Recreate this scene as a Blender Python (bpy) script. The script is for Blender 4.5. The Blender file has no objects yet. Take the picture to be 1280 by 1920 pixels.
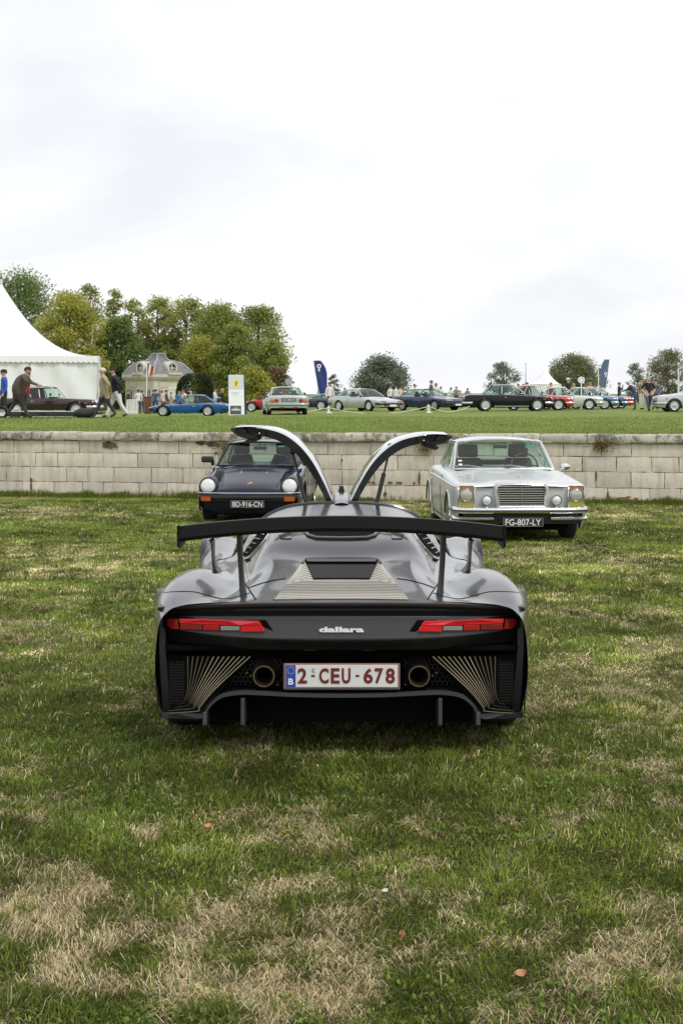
import bpy, bmesh, math, random
import numpy as np
from mathutils import Vector, Matrix, noise as mnoise

random.seed(7)
RNG = np.random.default_rng(11)
S = bpy.context.scene
COL = S.collection

# ------------------------------------------------------------------ camera
F = 2667.0          # focal length in photo pixels (50 mm on a 24 x 36 frame held upright)
CX, HZ = 640.0, 748.0
EYE = 1.63
cam_d = bpy.data.cameras.new('camera')
cam = bpy.data.objects.new('camera', cam_d)
COL.objects.link(cam)
cam.location = (0, 0, EYE)
cam.rotation_euler = (math.radians(90), 0, 0)
cam_d.sensor_fit = 'VERTICAL'
cam_d.sensor_height = 36.0
cam_d.sensor_width = 24.0
cam_d.lens = 50.0
cam_d.shift_y = (HZ - 960.0) / 1920.0
cam_d.clip_start = 0.1
cam_d.clip_end = 3000
cam_d.dof.use_dof = True
cam_d.dof.focus_distance = 6.7
cam_d.dof.aperture_fstop = 18.0
S.camera = cam

# ------------------------------------------------------------------ sky and sun
SUN_EL, SUN_AZ = math.radians(56), math.radians(145)    # azimuth from +Y towards +X
world = bpy.data.worlds.new('World')
S.world = world
world.use_nodes = True
wn, wl = world.node_tree.nodes, world.node_tree.links
wn.clear()
w_out = wn.new('ShaderNodeOutputWorld')
w_bg = wn.new('ShaderNodeBackground')
w_bg.inputs['Strength'].default_value = 0.10
sky = wn.new('ShaderNodeTexSky')
sky.sky_type = 'NISHITA'
sky.sun_disc = False
sky.sun_elevation = SUN_EL
sky.sun_rotation = SUN_AZ
sky.air_density = 1.0
sky.dust_density = 3.0
tc = wn.new('ShaderNodeTexCoord')
mp = wn.new('ShaderNodeMapping')
mp.inputs['Scale'].default_value = (-1.0, 1.0, 2.6)
mp.inputs['Location'].default_value = (0.35, 0.0, 0.12)
wl.new(tc.outputs['Generated'], mp.inputs['Vector'])
nz = wn.new('ShaderNodeTexNoise')
nz.inputs['Scale'].default_value = 2.3
nz.inputs['Detail'].default_value = 5.0
nz.inputs['Roughness'].default_value = 0.55
nz.inputs['Distortion'].default_value = 0.5
wl.new(mp.outputs['Vector'], nz.inputs['Vector'])
rp = wn.new('ShaderNodeValToRGB')
rp.color_ramp.elements[0].position = 0.34
rp.color_ramp.elements[0].color = (0.80, 0.82, 0.845, 1)
rp.color_ramp.elements[1].position = 0.56
rp.color_ramp.elements[1].color = (1.0, 1.0, 1.0, 1)
wl.new(nz.outputs['Fac'], rp.inputs['Fac'])
cl = wn.new('ShaderNodeMix'); cl.data_type = 'RGBA'; cl.blend_type = 'MULTIPLY'
cl.inputs[0].default_value = 1.0
wl.new(rp.outputs['Color'], cl.inputs[6])
cl.inputs[7].default_value = (9.9, 9.9, 10.0, 1)
mx = wn.new('ShaderNodeMix'); mx.data_type = 'RGBA'
mx.inputs[0].default_value = 0.93           # overcast: the cloud layer hides nearly all of the blue
wl.new(sky.outputs['Color'], mx.inputs[6])
wl.new(cl.outputs[2], mx.inputs[7])
wl.new(mx.outputs[2], w_bg.inputs['Color'])
wl.new(w_bg.outputs['Background'], w_out.inputs['Surface'])

sun_d = bpy.data.lights.new('sun', 'SUN')
sun_d.energy = 1.4
sun_d.angle = math.radians(14)
sun_d.color = (1.0, 0.97, 0.92)
sun = bpy.data.objects.new('sun', sun_d)
COL.objects.link(sun)
sd = Vector((math.sin(SUN_AZ) * math.cos(SUN_EL), math.cos(SUN_AZ) * math.cos(SUN_EL), math.sin(SUN_EL)))
sun.rotation_euler = (-sd).to_track_quat('-Z', 'Y').to_euler()

vs = S.view_settings
vs.view_transform = 'Standard'
vs.look = 'None'
vs.exposure = 0.22
vs.gamma = 1.0
vs.use_curve_mapping = False

S.render.engine = 'CYCLES'
S.cycles.max_bounces = 8
S.cycles.transparent_max_bounces = 24
S.cycles.use_denoising = True

# ------------------------------------------------------------------ helpers
def at(px, Y):
    """world X seen at photo column px at distance Y"""
    return (px - CX) * Y / F

def zat(py, Y):
    return EYE - (py - HZ) * Y / F

def empty(name, loc=(0, 0, 0), rz=0.0):
    o = bpy.data.objects.new(name, None)
    o.empty_display_size = 0.2
    COL.objects.link(o)
    o.location = loc
    o.rotation_euler = (0, 0, rz)
    return o

def tag(o, label=None, cat=None, group=None, kind=None):
    if label: o['label'] = label
    if cat: o['category'] = cat
    if group: o['group'] = group
    if kind: o['kind'] = kind
    return o

def finish(o, smooth, angle=35):
    me = o.data
    if smooth:
        me.polygons.foreach_set('use_smooth', [True] * len(me.polygons))
        try:
            me.set_sharp_from_angle(angle=math.radians(angle))
        except Exception:
            pass
    me.update()

def cr(p0, p1, p2, p3, t):
    """Catmull-Rom"""
    return 0.5 * ((2 * p1) + (-p0 + p2) * t + (2 * p0 - 5 * p1 + 4 * p2 - p3) * t * t + (-p0 + 3 * p1 - 3 * p2 + p3) * t ** 3)

def spline(pts, n):
    """n samples per span of an open Catmull-Rom spline through pts (any dimension)"""
    P = [np.array(p, float) for p in pts]
    out = []
    for i in range(len(P) - 1):
        a = P[i - 1] if i > 0 else 2 * P[0] - P[1]
        d = P[i + 2] if i + 2 < len(P) else 2 * P[-1] - P[-2]
        for k in range(n):
            out.append(cr(a, P[i], P[i + 1], d, k / n))
    out.append(P[-1])
    return np.array(out)

class MB:
    """collects shapes into one mesh"""
    def __init__(self):
        self.v, self.f, self.mi = [], [], []
        self.m = 0
    def add(self, vs, fs):
        b = len(self.v)
        self.v.extend([tuple(map(float, p)) for p in vs])
        for q in fs:
            self.f.append(tuple(b + i for i in q))
            self.mi.append(self.m)
        return self
    def box(self, c, s, rot=None):
        x, y, z = s[0] / 2, s[1] / 2, s[2] / 2
        vs = [Vector((i * x, j * y, k * z)) for k in (-1, 1) for j in (-1, 1) for i in (-1, 1)]
        if rot is not None:
            R = rot if isinstance(rot, Matrix) else Matrix.Rotation(rot, 3, 'Z')
            vs = [R @ p for p in vs]
        vs = [p + Vector(c) for p in vs]
        return self.add(vs, [(0, 2, 3, 1), (4, 5, 7, 6), (0, 1, 5, 4), (2, 6, 7, 3), (0, 4, 6, 2), (1, 3, 7, 5)])
    def tube(self, pts, r, n=8, cap=True, sx=1.0):
        P = [Vector(p) for p in pts]
        rs = r if isinstance(r, (list, tuple)) else [r] * len(P)
        vs, fs = [], []
        up = None
        for i, p in enumerate(P):
            d = (P[min(i + 1, len(P) - 1)] - P[max(i - 1, 0)])
            if d.length < 1e-9: d = Vector((0, 0, 1))
            d.normalize()
            if up is None:
                up = Vector((0, 0, 1)) if abs(d.z) < 0.9 else Vector((0, 1, 0))
            a = d.cross(up)
            if a.length < 1e-6: a = d.cross(Vector((1, 0, 0)))
            a.normalize(); b = a.cross(d); b.normalize(); up = b
            for k in range(n):
                t = 2 * math.pi * k / n
                vs.append(p + (a * math.cos(t) * sx + b * math.sin(t)) * rs[i])
        for i in range(len(P) - 1):
            for k in range(n):
                fs.append((i * n + k, i * n + (k + 1) % n, (i + 1) * n + (k + 1) % n, (i + 1) * n + k))
        if cap:
            fs.append(tuple(range(n))[::-1])
            fs.append(tuple((len(P) - 1) * n + k for k in range(n)))
        return self.add(vs, fs)
    def lathe(self, prof, c=(0, 0, 0), axis='Z', n=20, rot=None, arc=None, cap=True):
        """prof: list of (r, h) revolved about the axis"""
        vs, fs = [], []
        m = n if arc is None else n + 1
        for (r, h) in prof:
            for k in range(m):
                t = 2 * math.pi * k / n if arc is None else arc[0] + (arc[1] - arc[0]) * k / n
                a, b = r * math.cos(t), r * math.sin(t)
                p = {'Z': (a, b, h), 'Y': (a, h, b), 'X': (h, a, b)}[axis]
                vs.append(Vector(p))
        if rot is not None: vs = [rot @ p for p in vs]
        vs = [p + Vector(c) for p in vs]
        for i in range(len(prof) - 1):
            for k in range(n):
                k2 = (k + 1) % n if arc is None else k + 1
                fs.append((i * m + k, i * m + k2, (i + 1) * m + k2, (i + 1) * m + k))
        if arc is None and cap:
            for i in (0, len(prof) - 1):
                if prof[i][0] > 1e-6: fs.append(tuple(i * n + k for k in range(n)))
        return self.add(vs, fs)
    def prism(self, poly, a, b, axis='Y'):
        """polygon in the plane across axis, extruded from a to b. Y: (x,z)  X: (y,z)  Z: (x,y)"""
        def pt(p, h): return {'Y': (p[0], h, p[1]), 'X': (h, p[0], p[1]), 'Z': (p[0], p[1], h)}[axis]
        n = len(poly)
        vs = [pt(p, a) for p in poly] + [pt(p, b) for p in poly]
        fs = [tuple(range(n))[::-1], tuple(range(n, 2 * n))]
        fs += [(i, (i + 1) % n, n + (i + 1) % n, n + i) for i in range(n)]
        return self.add(vs, fs)
    def grid(self, G, flip=False, close_u=False):
        """G: rows of points"""
        R, C = len(G), len(G[0])
        vs = [p for row in G for p in row]
        fs = []
        for i in range(R - 1):
            for j in range(C if close_u else C - 1):
                j2 = (j + 1) % C
                q = (i * C + j, i * C + j2, (i + 1) * C + j2, (i + 1) * C + j)
                fs.append(q[::-1] if flip else q)
        return self.add(vs, fs)
    def slab(self, G, t, direction=None):
        """sheet G with thickness: second copy shifted by t along direction (a vector)"""
        d = Vector(direction) * t
        G2 = [[Vector(p) + d for p in row] for row in G]
        self.grid(G); self.grid(G2, flip=True)
        R, C = len(G), len(G[0])
        for a, b in ((G[0], G2[0]), (G[-1], G2[-1]), ([r[0] for r in G], [r[0] for r in G2]), ([r[-1] for r in G], [r[-1] for r in G2])):
            self.grid([a, b])
        return self
    def ball(self, c, r, n=12, m=8, rot=None):
        rx, ry, rz = r if isinstance(r, (tuple, list)) else (r, r, r)
        G = []
        for i in range(m + 1):
            t = math.pi * i / m
            row = []
            for k in range(n):
                p = 2 * math.pi * k / n
                v = Vector((rx * math.sin(t) * math.cos(p), ry * math.sin(t) * math.sin(p), rz * math.cos(t)))
                if rot is not None: v = rot @ v
                row.append(v + Vector(c))
            G.append(row)
        return self.grid(G, close_u=True)
    def build(self, name, mat, parent=None, smooth=True, angle=35, bevel=0.0, seg=2, weld=True):
        me = bpy.data.meshes.new(name)
        me.from_pydata(self.v, [], self.f)
        mats = mat if isinstance(mat, (list, tuple)) else [mat]
        for m in mats: me.materials.append(m)
        if len(mats) > 1: me.polygons.foreach_set('material_index', self.mi)
        if weld:
            bm = bmesh.new(); bm.from_mesh(me)
            bmesh.ops.remove_doubles(bm, verts=bm.verts, dist=1e-5)
            bmesh.ops.recalc_face_normals(bm, faces=bm.faces)
            bm.to_mesh(me); bm.free()
        o = bpy.data.objects.new(name, me)
        COL.objects.link(o)
        if parent is not None: o.parent = parent
        finish(o, smooth, angle)
        if bevel > 0:
            b = o.modifiers.new('bevel', 'BEVEL')
            b.width = bevel; b.segments = seg; b.limit_method = 'ANGLE'; b.angle_limit = math.radians(40)
        return o

# ------------------------------------------------------------------ materials
MATS = {}
def _n(nt, t): return nt.nodes.new(t)
def M(name, col, r=0.5, met=0.0, coat=0.0, var=0.0, vs=6.0, bump=0.0, bs=60.0, spec=0.5, coat_r=0.04, sheen=0.0, flake=0.0, rvar=0.0):
    if name in MATS: return MATS[name]
    m = bpy.data.materials.new(name)
    m.use_nodes = True
    nt = m.node_tree
    b = nt.nodes['Principled BSDF']
    b.inputs['Base Color'].default_value = (*col, 1)
    b.inputs['Roughness'].default_value = r
    b.inputs['Metallic'].default_value = met
    b.inputs['Coat Weight'].default_value = coat
    b.inputs['Coat Roughness'].default_value = coat_r
    b.inputs['Specular IOR Level'].default_value = spec
    if sheen: b.inputs['Sheen Weight'].default_value = sheen
    t = _n(nt, 'ShaderNodeTexCoord')
    if var > 0 or rvar > 0:
        nz = _n(nt, 'ShaderNodeTexNoise')
        nz.inputs['Scale'].default_value = vs
        nz.inputs['Detail'].default_value = 6
        nz.inputs['Roughness'].default_value = 0.65
        nt.links.new(t.outputs['Object'], nz.inputs['Vector'])
        if var > 0:
            rp = _n(nt, 'ShaderNodeValToRGB')
            rp.color_ramp.elements[0].position = 0.28
            rp.color_ramp.elements[1].position = 0.72
            rp.color_ramp.elements[0].color = (*[c * (1 - var) for c in col], 1)
            rp.color_ramp.elements[1].color = (*[min(1, c * (1 + var)) for c in col], 1)
            nt.links.new(nz.outputs['Fac'], rp.inputs['Fac'])
            nt.links.new(rp.outputs['Color'], b.inputs['Base Color'])
        if rvar > 0:
            mr = _n(nt, 'ShaderNodeMapRange')
            mr.inputs['From Min'].default_value = 0.3; mr.inputs['From Max'].default_value = 0.7
            mr.inputs['To Min'].default_value = max(0.02, r - rvar); mr.inputs['To Max'].default_value = r + rvar
            nt.links.new(nz.outputs['Fac'], mr.inputs['Value'])
            nt.links.new(mr.outputs['Result'], b.inputs['Roughness'])
    if bump > 0:
        n2 = _n(nt, 'ShaderNodeTexNoise')
        n2.inputs['Scale'].default_value = bs
        n2.inputs['Detail'].default_value = 4
        nt.links.new(t.outputs['Object'], n2.inputs['Vector'])
        bp = _n(nt, 'ShaderNodeBump')
        bp.inputs['Strength'].default_value = bump
        bp.inputs['Distance'].default_value = 0.01
        nt.links.new(n2.outputs['Fac'], bp.inputs['Height'])
        nt.links.new(bp.outputs['Normal'], b.inputs['Normal'])
    MATS[name] = m
    return m

def glass(name, tint=(0.75, 0.85, 0.8), refl=0.6):
    if name in MATS: return MATS[name]
    m = bpy.data.materials.new(name); m.use_nodes = True
    nt = m.node_tree; nt.nodes.clear()
    o = _n(nt, 'ShaderNodeOutputMaterial')
    tr = _n(nt, 'ShaderNodeBsdfTransparent'); tr.inputs['Color'].default_value = (*tint, 1)
    gl = _n(nt, 'ShaderNodeBsdfGlossy'); gl.inputs['Roughness'].default_value = 0.02
    lw = _n(nt, 'ShaderNodeLayerWeight')
    pw_ = _n(nt, 'ShaderNodeMath'); pw_.operation = 'POWER'; pw_.inputs[1].default_value = 4.5
    lw.inputs['Blend'].default_value = 0.5
    nt.links.new(lw.outputs['Facing'], pw_.inputs[0])
    mr = _n(nt, 'ShaderNodeMapRange')
    mr.inputs['To Min'].default_value = 0.045; mr.inputs['To Max'].default_value = refl
    nt.links.new(pw_.outputs[0], mr.inputs['Value'])
    mx = _n(nt, 'ShaderNodeMixShader')
    nt.links.new(mr.outputs['Result'], mx.inputs[0])
    nt.links.new(tr.outputs[0], mx.inputs[1]); nt.links.new(gl.outputs[0], mx.inputs[2])
    nt.links.new(mx.outputs[0], o.inputs['Surface'])
    MATS[name] = m
    return m

def attr_mat(name, r=0.6, transl=0.35, spec=0.3, noise=0.0):
    """material coloured by the point attribute 'col' (the colour of each blade or leaf)"""
    m = bpy.data.materials.new(name); m.use_nodes = True
    nt = m.node_tree
    b = nt.nodes['Principled BSDF']
    out = nt.nodes['Material Output']
    a = _n(nt, 'ShaderNodeAttribute'); a.attribute_name = 'col'
    nt.links.new(a.outputs['Color'], b.inputs['Base Color'])
    b.inputs['Roughness'].default_value = r
    b.inputs['Specular IOR Level'].default_value = spec
    if transl > 0:
        tl = _n(nt, 'ShaderNodeBsdfTranslucent')
        nt.links.new(a.outputs['Color'], tl.inputs['Color'])
        mx = _n(nt, 'ShaderNodeMixShader'); mx.inputs[0].default_value = transl
        nt.links.new(b.outputs[0], mx.inputs[1]); nt.links.new(tl.outputs[0], mx.inputs[2])
        nt.links.new(mx.outputs[0], out.inputs['Surface'])
    return m

chrome = M('chrome', (0.72, 0.73, 0.74), r=0.12, met=1.0)
rubber = M('rubber', (0.022, 0.022, 0.023), r=0.75, bump=0.2, bs=120, rvar=0.1)
black_trim = M('black_trim', (0.018, 0.018, 0.02), r=0.45, rvar=0.08)
black_matt = M('black_matt', (0.012, 0.012, 0.013), r=0.8)
alloy = M('alloy', (0.62, 0.63, 0.64), r=0.3, met=0.85)
dark_cloth = M('dark_cloth', (0.03, 0.03, 0.033), r=0.85, bump=0.3, bs=90)
brown_leather = M('brown_leather', (0.10, 0.065, 0.045), r=0.55, var=0.2)
white_paint = M('white_paint', (0.78, 0.78, 0.76), r=0.5, var=0.05)
amber = M('amber_lens', (0.45, 0.09, 0.008), r=0.15, coat=0.5)
def ribbed(name, col, dark, scale=90, r=.14):
    m = bpy.data.materials.new(name); m.use_nodes = True
    nt = m.node_tree; b = nt.nodes['Principled BSDF']; L = nt.links.new
    t = _n(nt, 'ShaderNodeTexCoord')
    w = _n(nt, 'ShaderNodeTexWave'); w.inputs['Scale'].default_value = scale; w.bands_direction = 'X'; w.inputs['Distortion'].default_value = .6; w.inputs['Detail'].default_value = 1
    L(t.outputs['Object'], w.inputs['Vector'])
    n = _n(nt, 'ShaderNodeTexNoise'); n.inputs['Scale'].default_value = 14; n.inputs['Detail'].default_value = 3; L(t.outputs['Object'], n.inputs['Vector'])
    ad = _n(nt, 'ShaderNodeMath'); ad.operation = 'MULTIPLY_ADD'; ad.inputs[1].default_value = .45; L(w.outputs['Fac'], ad.inputs[0])
    sc_ = _n(nt, 'ShaderNodeMath'); sc_.operation = 'MULTIPLY'; sc_.inputs[1].default_value = .9; L(n.outputs['Fac'], sc_.inputs[0]); L(sc_.outputs[0], ad.inputs[2])
    r_ = _n(nt, 'ShaderNodeValToRGB'); r_.color_ramp.elements[0].position = .3; r_.color_ramp.elements[1].position = .85
    r_.color_ramp.elements[0].color = (*dark, 1); r_.color_ramp.elements[1].color = (*col, 1)
    L(ad.outputs[0], r_.inputs['Fac']); L(r_.outputs['Color'], b.inputs['Base Color'])
    b.inputs['Roughness'].default_value = r; b.inputs['Coat Weight'].default_value = .7; b.inputs['Coat Roughness'].default_value = .03
    MATS[name] = m
    return m
red_lens = ribbed('red_lens', (0.55, 0.012, 0.015), (.16, .004, .006))
clear_lens = M('clear_lens', (0.72, 0.74, 0.72), r=0.08, coat=1.0, met=0.3)
clear_glass = glass('car_glass', (0.72, 0.86, 0.80), 0.7)
dark_glass = glass('smoked_glass', (0.25, 0.30, 0.29), 0.7)

# ------------------------------------------------------------------ noise (numpy value noise)
_TAB = RNG.random((256, 256))
def vnoise(x, y):
    xi, yi = np.floor(x).astype(int), np.floor(y).astype(int)
    fx, fy = x - xi, y - yi
    fx = fx * fx * (3 - 2 * fx); fy = fy * fy * (3 - 2 * fy)
    g = lambda a, b: _TAB[a % 256, b % 256]
    return (g(xi, yi) * (1 - fx) + g(xi + 1, yi) * fx) * (1 - fy) + (g(xi, yi + 1) * (1 - fx) + g(xi + 1, yi + 1) * fx) * fy
def fbm(x, y, o=4):
    s, a, t = 0.0, 1.0, 0.0
    for k in range(o):
        s = s + a * vnoise(x * 2 ** k + 17.3 * k, y * 2 ** k + 5.1 * k); t += a; a *= 0.55
    return s / t
def sstep(a, b, x):
    t = np.clip((x - a) / (b - a), 0, 1)
    return t * t * (3 - 2 * t)

def raw_mesh(name, V, T, mat, colors=None, parent=None, smooth=False):
    """triangles straight from numpy"""
    me = bpy.data.meshes.new(name)
    me.vertices.add(len(V)); me.vertices.foreach_set('co', np.asarray(V, np.float32).ravel())
    n = len(T)
    me.loops.add(3 * n); me.loops.foreach_set('vertex_index', np.asarray(T, np.int32).ravel())
    me.polygons.add(n)
    me.polygons.foreach_set('loop_start', np.arange(0, 3 * n, 3, dtype=np.int32))
    me.polygons.foreach_set('loop_total', np.full(n, 3, np.int32))
    if smooth: me.polygons.foreach_set('use_smooth', np.ones(n, bool))
    me.update(calc_edges=True)
    if colors is not None:
        a = me.attributes.new('col', 'FLOAT_COLOR', 'POINT')
        c = np.ones((len(V), 4), np.float32); c[:, :3] = colors
        a.data.foreach_set('color', c.ravel())
    me.materials.append(mat)
    o = bpy.data.objects.new(name, me)
    COL.objects.link(o)
    if parent is not None: o.parent = parent
    return o

_texts = {}
def text_mesh(s, size=1.0, ext=0.0, bold=0.0):
    """lettering as a mesh: returns (verts, faces, width) lying in x (right) / y (up), left aligned at 0"""
    key = (s, ext, bold)
    if key not in _texts:
        c = bpy.data.curves.new('lettering', 'FONT')
        c.body = s; c.size = 1.0; c.extrude = ext; c.offset = bold; c.resolution_u = 4
        o = bpy.data.objects.new('lettering', c)
        COL.objects.link(o)
        dg = bpy.context.evaluated_depsgraph_get()
        me = bpy.data.meshes.new_from_object(o.evaluated_get(dg))
        V = [v.co.copy() for v in me.vertices]; Fc = [tuple(p.vertices) for p in me.polygons]
        bpy.data.objects.remove(o); bpy.data.curves.remove(c); bpy.data.meshes.remove(me)
        x0 = min(v.x for v in V); x1 = max(v.x for v in V); y0 = min(v.y for v in V); y1 = max(v.y for v in V)
        _texts[key] = ([Vector((v.x - x0, v.y - y0, v.z)) for v in V], Fc, x1 - x0, y1 - y0)
    return _texts[key]

def put_text(mb, s, x, z, w, h, y, bold=0.0, depth=0.002, face=-1):
    """letters filling a box w x h with lower left corner (x, z), in the plane y, facing -Y (face=-1) or +Y"""
    V, Fc, tw, th = text_mesh(s, ext=0.02, bold=bold)
    out = []
    for v in V:
        px = x + v.x / tw * w
        if face > 0: px = 2 * x + w - px
        out.append((px, y + face * (v.z / 0.02) * depth, z + v.y / th * h))
    mb.add(out, Fc)
# ------------------------------------------------------------------ ground
def gz(X, Y):
    X = np.asarray(X, float); Y = np.asarray(Y, float)
    return -0.30 * sstep(7.0, 23.5, Y) + 0.03 * (fbm(X * 0.9 + 40, Y * 0.9 + 12, 3) - 0.5) * sstep(0.2, 1.5, np.abs(X) + np.abs(Y - 8) * 0.15) + 0.05 * (fbm(X * 3.6 + 5, Y * 3.2 + 9, 3) - 0.5) * sstep(15, 6, Y)
WALL_A = math.atan(-0.1894)
def wall_y(X): return 27.49 - 0.1894 * X
TZ = 0.97
def terr(X, Y):
    X = np.asarray(X, float); Y = np.asarray(Y, float)
    return TZ - 0.02 - (0.27 * sstep(50, 80, Y) + 0.13 * sstep(82, 106, Y)) * sstep(1.5, 8.5, -X) + 0.06 * sstep(60, 80, Y) * sstep(3, 9, X)

# dry (+) and lush (-) patches seen in the photo: column, row, half width, half height, amount
PATCH = [(100, 1745, 210, 55, 1.1), (300, 1835, 220, 58, 1.15), (450, 1880, 190, 45, .55), (690, 1760, 180, 45, .12), (1170, 1810, 140, 50, .55), (1030, 1890, 160, 50, .6),
         (1180, 1725, 120, 35, .5), (110, 957, 130, 9, .8), (40, 1045, 170, 17, .55), (170, 1075, 150, 28, .55), (1100, 1062, 200, 36, .55), (1200, 1230, 120, 36, .6),
         (1120, 1275, 190, 36, .55), (760, 944, 110, 14, .95), (320, 1562, 40, 12, .6), (680, 1650, 120, 26, .25), (1060, 1440, 150, 24, .5), (20, 1185, 120, 25, .5),
         (560, 1560, 150, 30, .2), (1180, 1420, 120, 30, .35), (700, 1560, 80, 20, .45), (620, 1885, 120, 60, .3), (1060, 1140, 120, 25, .4), (1180, 960, 80, 8, .7),
         (230, 1600, 190, 60, -.6), (100, 1350, 220, 70, -.6), (640, 1450, 330, 45, -.7), (1060, 1630, 170, 46, -.7), (270, 1505, 130, 30, -.9), (900, 1480, 160, 35, -.5),
         (120, 998, 260, 18, -.7), (1160, 1022, 160, 24, -.7), (850, 1880, 140, 50, -.8), (110, 1875, 110, 35, -.8), (300, 1650, 140, 30, -.5), (60, 1270, 150, 40, -.5), (300, 940, 300, 7, -.8)]
PW = []
for (px_, py_, rx_, ry_, am_) in PATCH:
    Yp = F * EYE / (py_ - HZ)
    if Yp > 12: Yp = F * (EYE + 0.27) / (py_ - HZ)
    PW.append((at(px_, Yp), Yp, rx_ * Yp / F, ry_ * Yp * Yp / (F * EYE), am_))
def dryness(X, Y):
    d = 0.06 + 0.80 * (fbm(X * 1.1 + 3, Y * 0.75 + 9, 4) - 0.47) + 1.0 * (fbm(X * 4.7 + 13, Y * 3.4 + 2, 4) - 0.5) + 1.5 * (fbm(X * 11 + 3, Y * 8 + 7, 3) - 0.5)
    wx = X + 0.5 * (fbm(X * 1.7, Y * 1.7 + 50, 3) - 0.5); wy = Y + 0.9 * (fbm(X * 1.7 + 31, Y * 1.7, 3) - 0.5)
    for (x, y, rx, ry, am) in PW:
        d = d + am * (0.66 if am > 0 else .5) * np.exp(-(((wx - x) / rx) ** 2 + ((wy - y) / ry) ** 2))
    return np.clip(d, 0, 1)

GREEN_A, GREEN_B = np.array([0.272, 0.322, 0.050]), np.array([0.082, 0.116, 0.020])
DRY_A, DRY_B = np.array([0.84, 0.73, 0.46]), np.array([0.36, 0.28, 0.14])
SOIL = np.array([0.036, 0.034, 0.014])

def lawn_mat(name):
    m = bpy.data.materials.new(name); m.use_nodes = True
    nt = m.node_tree; b = nt.nodes['Principled BSDF']
    b.inputs['Roughness'].default_value = 0.9; b.inputs['Specular IOR Level'].default_value = 0.1
    a = _n(nt, 'ShaderNodeAttribute'); a.attribute_name = 'col'
    g = _n(nt, 'ShaderNodeNewGeometry')
    nz = _n(nt, 'ShaderNodeTexNoise'); nz.inputs['Scale'].default_value = 9; nz.inputs['Detail'].default_value = 8; nz.inputs['Roughness'].default_value = 0.75
    nt.links.new(g.outputs['Position'], nz.inputs['Vector'])
    mr = _n(nt, 'ShaderNodeMapRange'); mr.inputs['From Min'].default_value = .3; mr.inputs['From Max'].default_value = .7
    mr.inputs['To Min'].default_value = .45; mr.inputs['To Max'].default_value = 1.5
    nt.links.new(nz.outputs['Fac'], mr.inputs['Value'])
    mx = _n(nt, 'ShaderNodeMix'); mx.data_type = 'RGBA'; mx.blend_type = 'MULTIPLY'; mx.inputs[0].default_value = 1
    nt.links.new(a.outputs['Color'], mx.inputs[6]); nt.links.new(mr.outputs['Result'], mx.inputs[7])
    nt.links.new(mx.outputs[2], b.inputs['Base Color'])
    bp = _n(nt, 'ShaderNodeBump'); bp.inputs['Strength'].default_value = .8; bp.inputs['Distance'].default_value = .04
    nt.links.new(nz.outputs['Fac'], bp.inputs['Height']); nt.links.new(bp.outputs['Normal'], b.inputs['Normal'])
    return m
lawn_m = lawn_mat('lawn_soil')

def sheet(name, xs, rows, zfun, cfun, mat, label=None):
    """rows: list of functions of x giving y, or constants"""
    xs = np.array(xs)
    X = np.array([xs for r in rows]); Y = np.array([(r(xs) if callable(r) else np.full(len(xs), r)) for r in rows])
    Z = zfun(X, Y); C = cfun(X, Y)
    R, K = X.shape
    V = np.stack([X, Y, Z], -1).reshape(-1, 3)
    i, j = np.meshgrid(np.arange(R - 1), np.arange(K - 1), indexing='ij')
    a = (i * K + j).ravel(); b = a + 1; c = a + K; d = c + 1
    T = np.concatenate([np.stack([a, b, d], 1), np.stack([a, d, c], 1)])
    o = raw_mesh(name, V, T, mat, C.reshape(-1, 3), smooth=True)
    return tag(o, kind='structure')

xs_low = np.concatenate([np.linspace(-60, -9, 14), np.linspace(-8.4, 8.4, 169), np.linspace(9, 60, 14)])
rows_low = [-30, -20, -10, -4, 0, 1.5] + [float(v) for v in np.arange(2.5, 9, 0.07)] + [float(v) for v in np.arange(9, 24, 0.25)] + [24.5, 25.2, (lambda x: np.maximum(25.3, wall_y(x) - 0.6)), (lambda x: np.maximum(25.35, wall_y(x) + 0.12))]
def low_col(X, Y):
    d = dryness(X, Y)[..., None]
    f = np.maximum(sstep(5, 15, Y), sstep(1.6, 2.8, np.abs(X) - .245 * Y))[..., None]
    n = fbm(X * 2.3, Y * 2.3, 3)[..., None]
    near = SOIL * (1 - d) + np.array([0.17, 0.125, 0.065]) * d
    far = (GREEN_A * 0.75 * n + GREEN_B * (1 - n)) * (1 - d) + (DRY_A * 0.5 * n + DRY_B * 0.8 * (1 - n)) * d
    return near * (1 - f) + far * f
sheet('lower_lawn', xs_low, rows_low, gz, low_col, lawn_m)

xs_t = np.concatenate([np.linspace(-900, -60, 12), np.linspace(-50, 50, 101), np.linspace(60, 900, 12)])
rows_t = [(lambda x, k=k: wall_y(x) * sstep(60, 0, np.abs(x)) + 27.5 * (1 - sstep(60, 0, np.abs(x))) + 0.34 + k) for k in [0, .3, .7, 1.2, 2, 3, 4.5, 6, 8, 10, 13, 16]] + [50, 55, 60, 65, 70, 75, 80, 85, 90, 100, 115, 140, 180, 300, 600, 1500]
TG_A, TG_B = np.array([0.200, 0.255, 0.066]), np.array([0.135, 0.180, 0.045])
def ter_col(X, Y):
    n = np.clip(1.6 * (fbm(X * 0.5 + 7, Y * 0.11 + 3, 4) - 0.5) + 0.5, 0, 1)[..., None]
    d = np.clip(2.2 * (fbm(X * 0.35 + 77, Y * 0.12 + 31, 3) - 0.62), 0, 0.6)[..., None]
    return (TG_A * n + TG_B * (1 - n)) * (1 - d) + np.array([0.30, 0.27, 0.12]) * d
sheet('upper_lawn', xs_t, rows_t, terr, ter_col, lawn_m)

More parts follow.
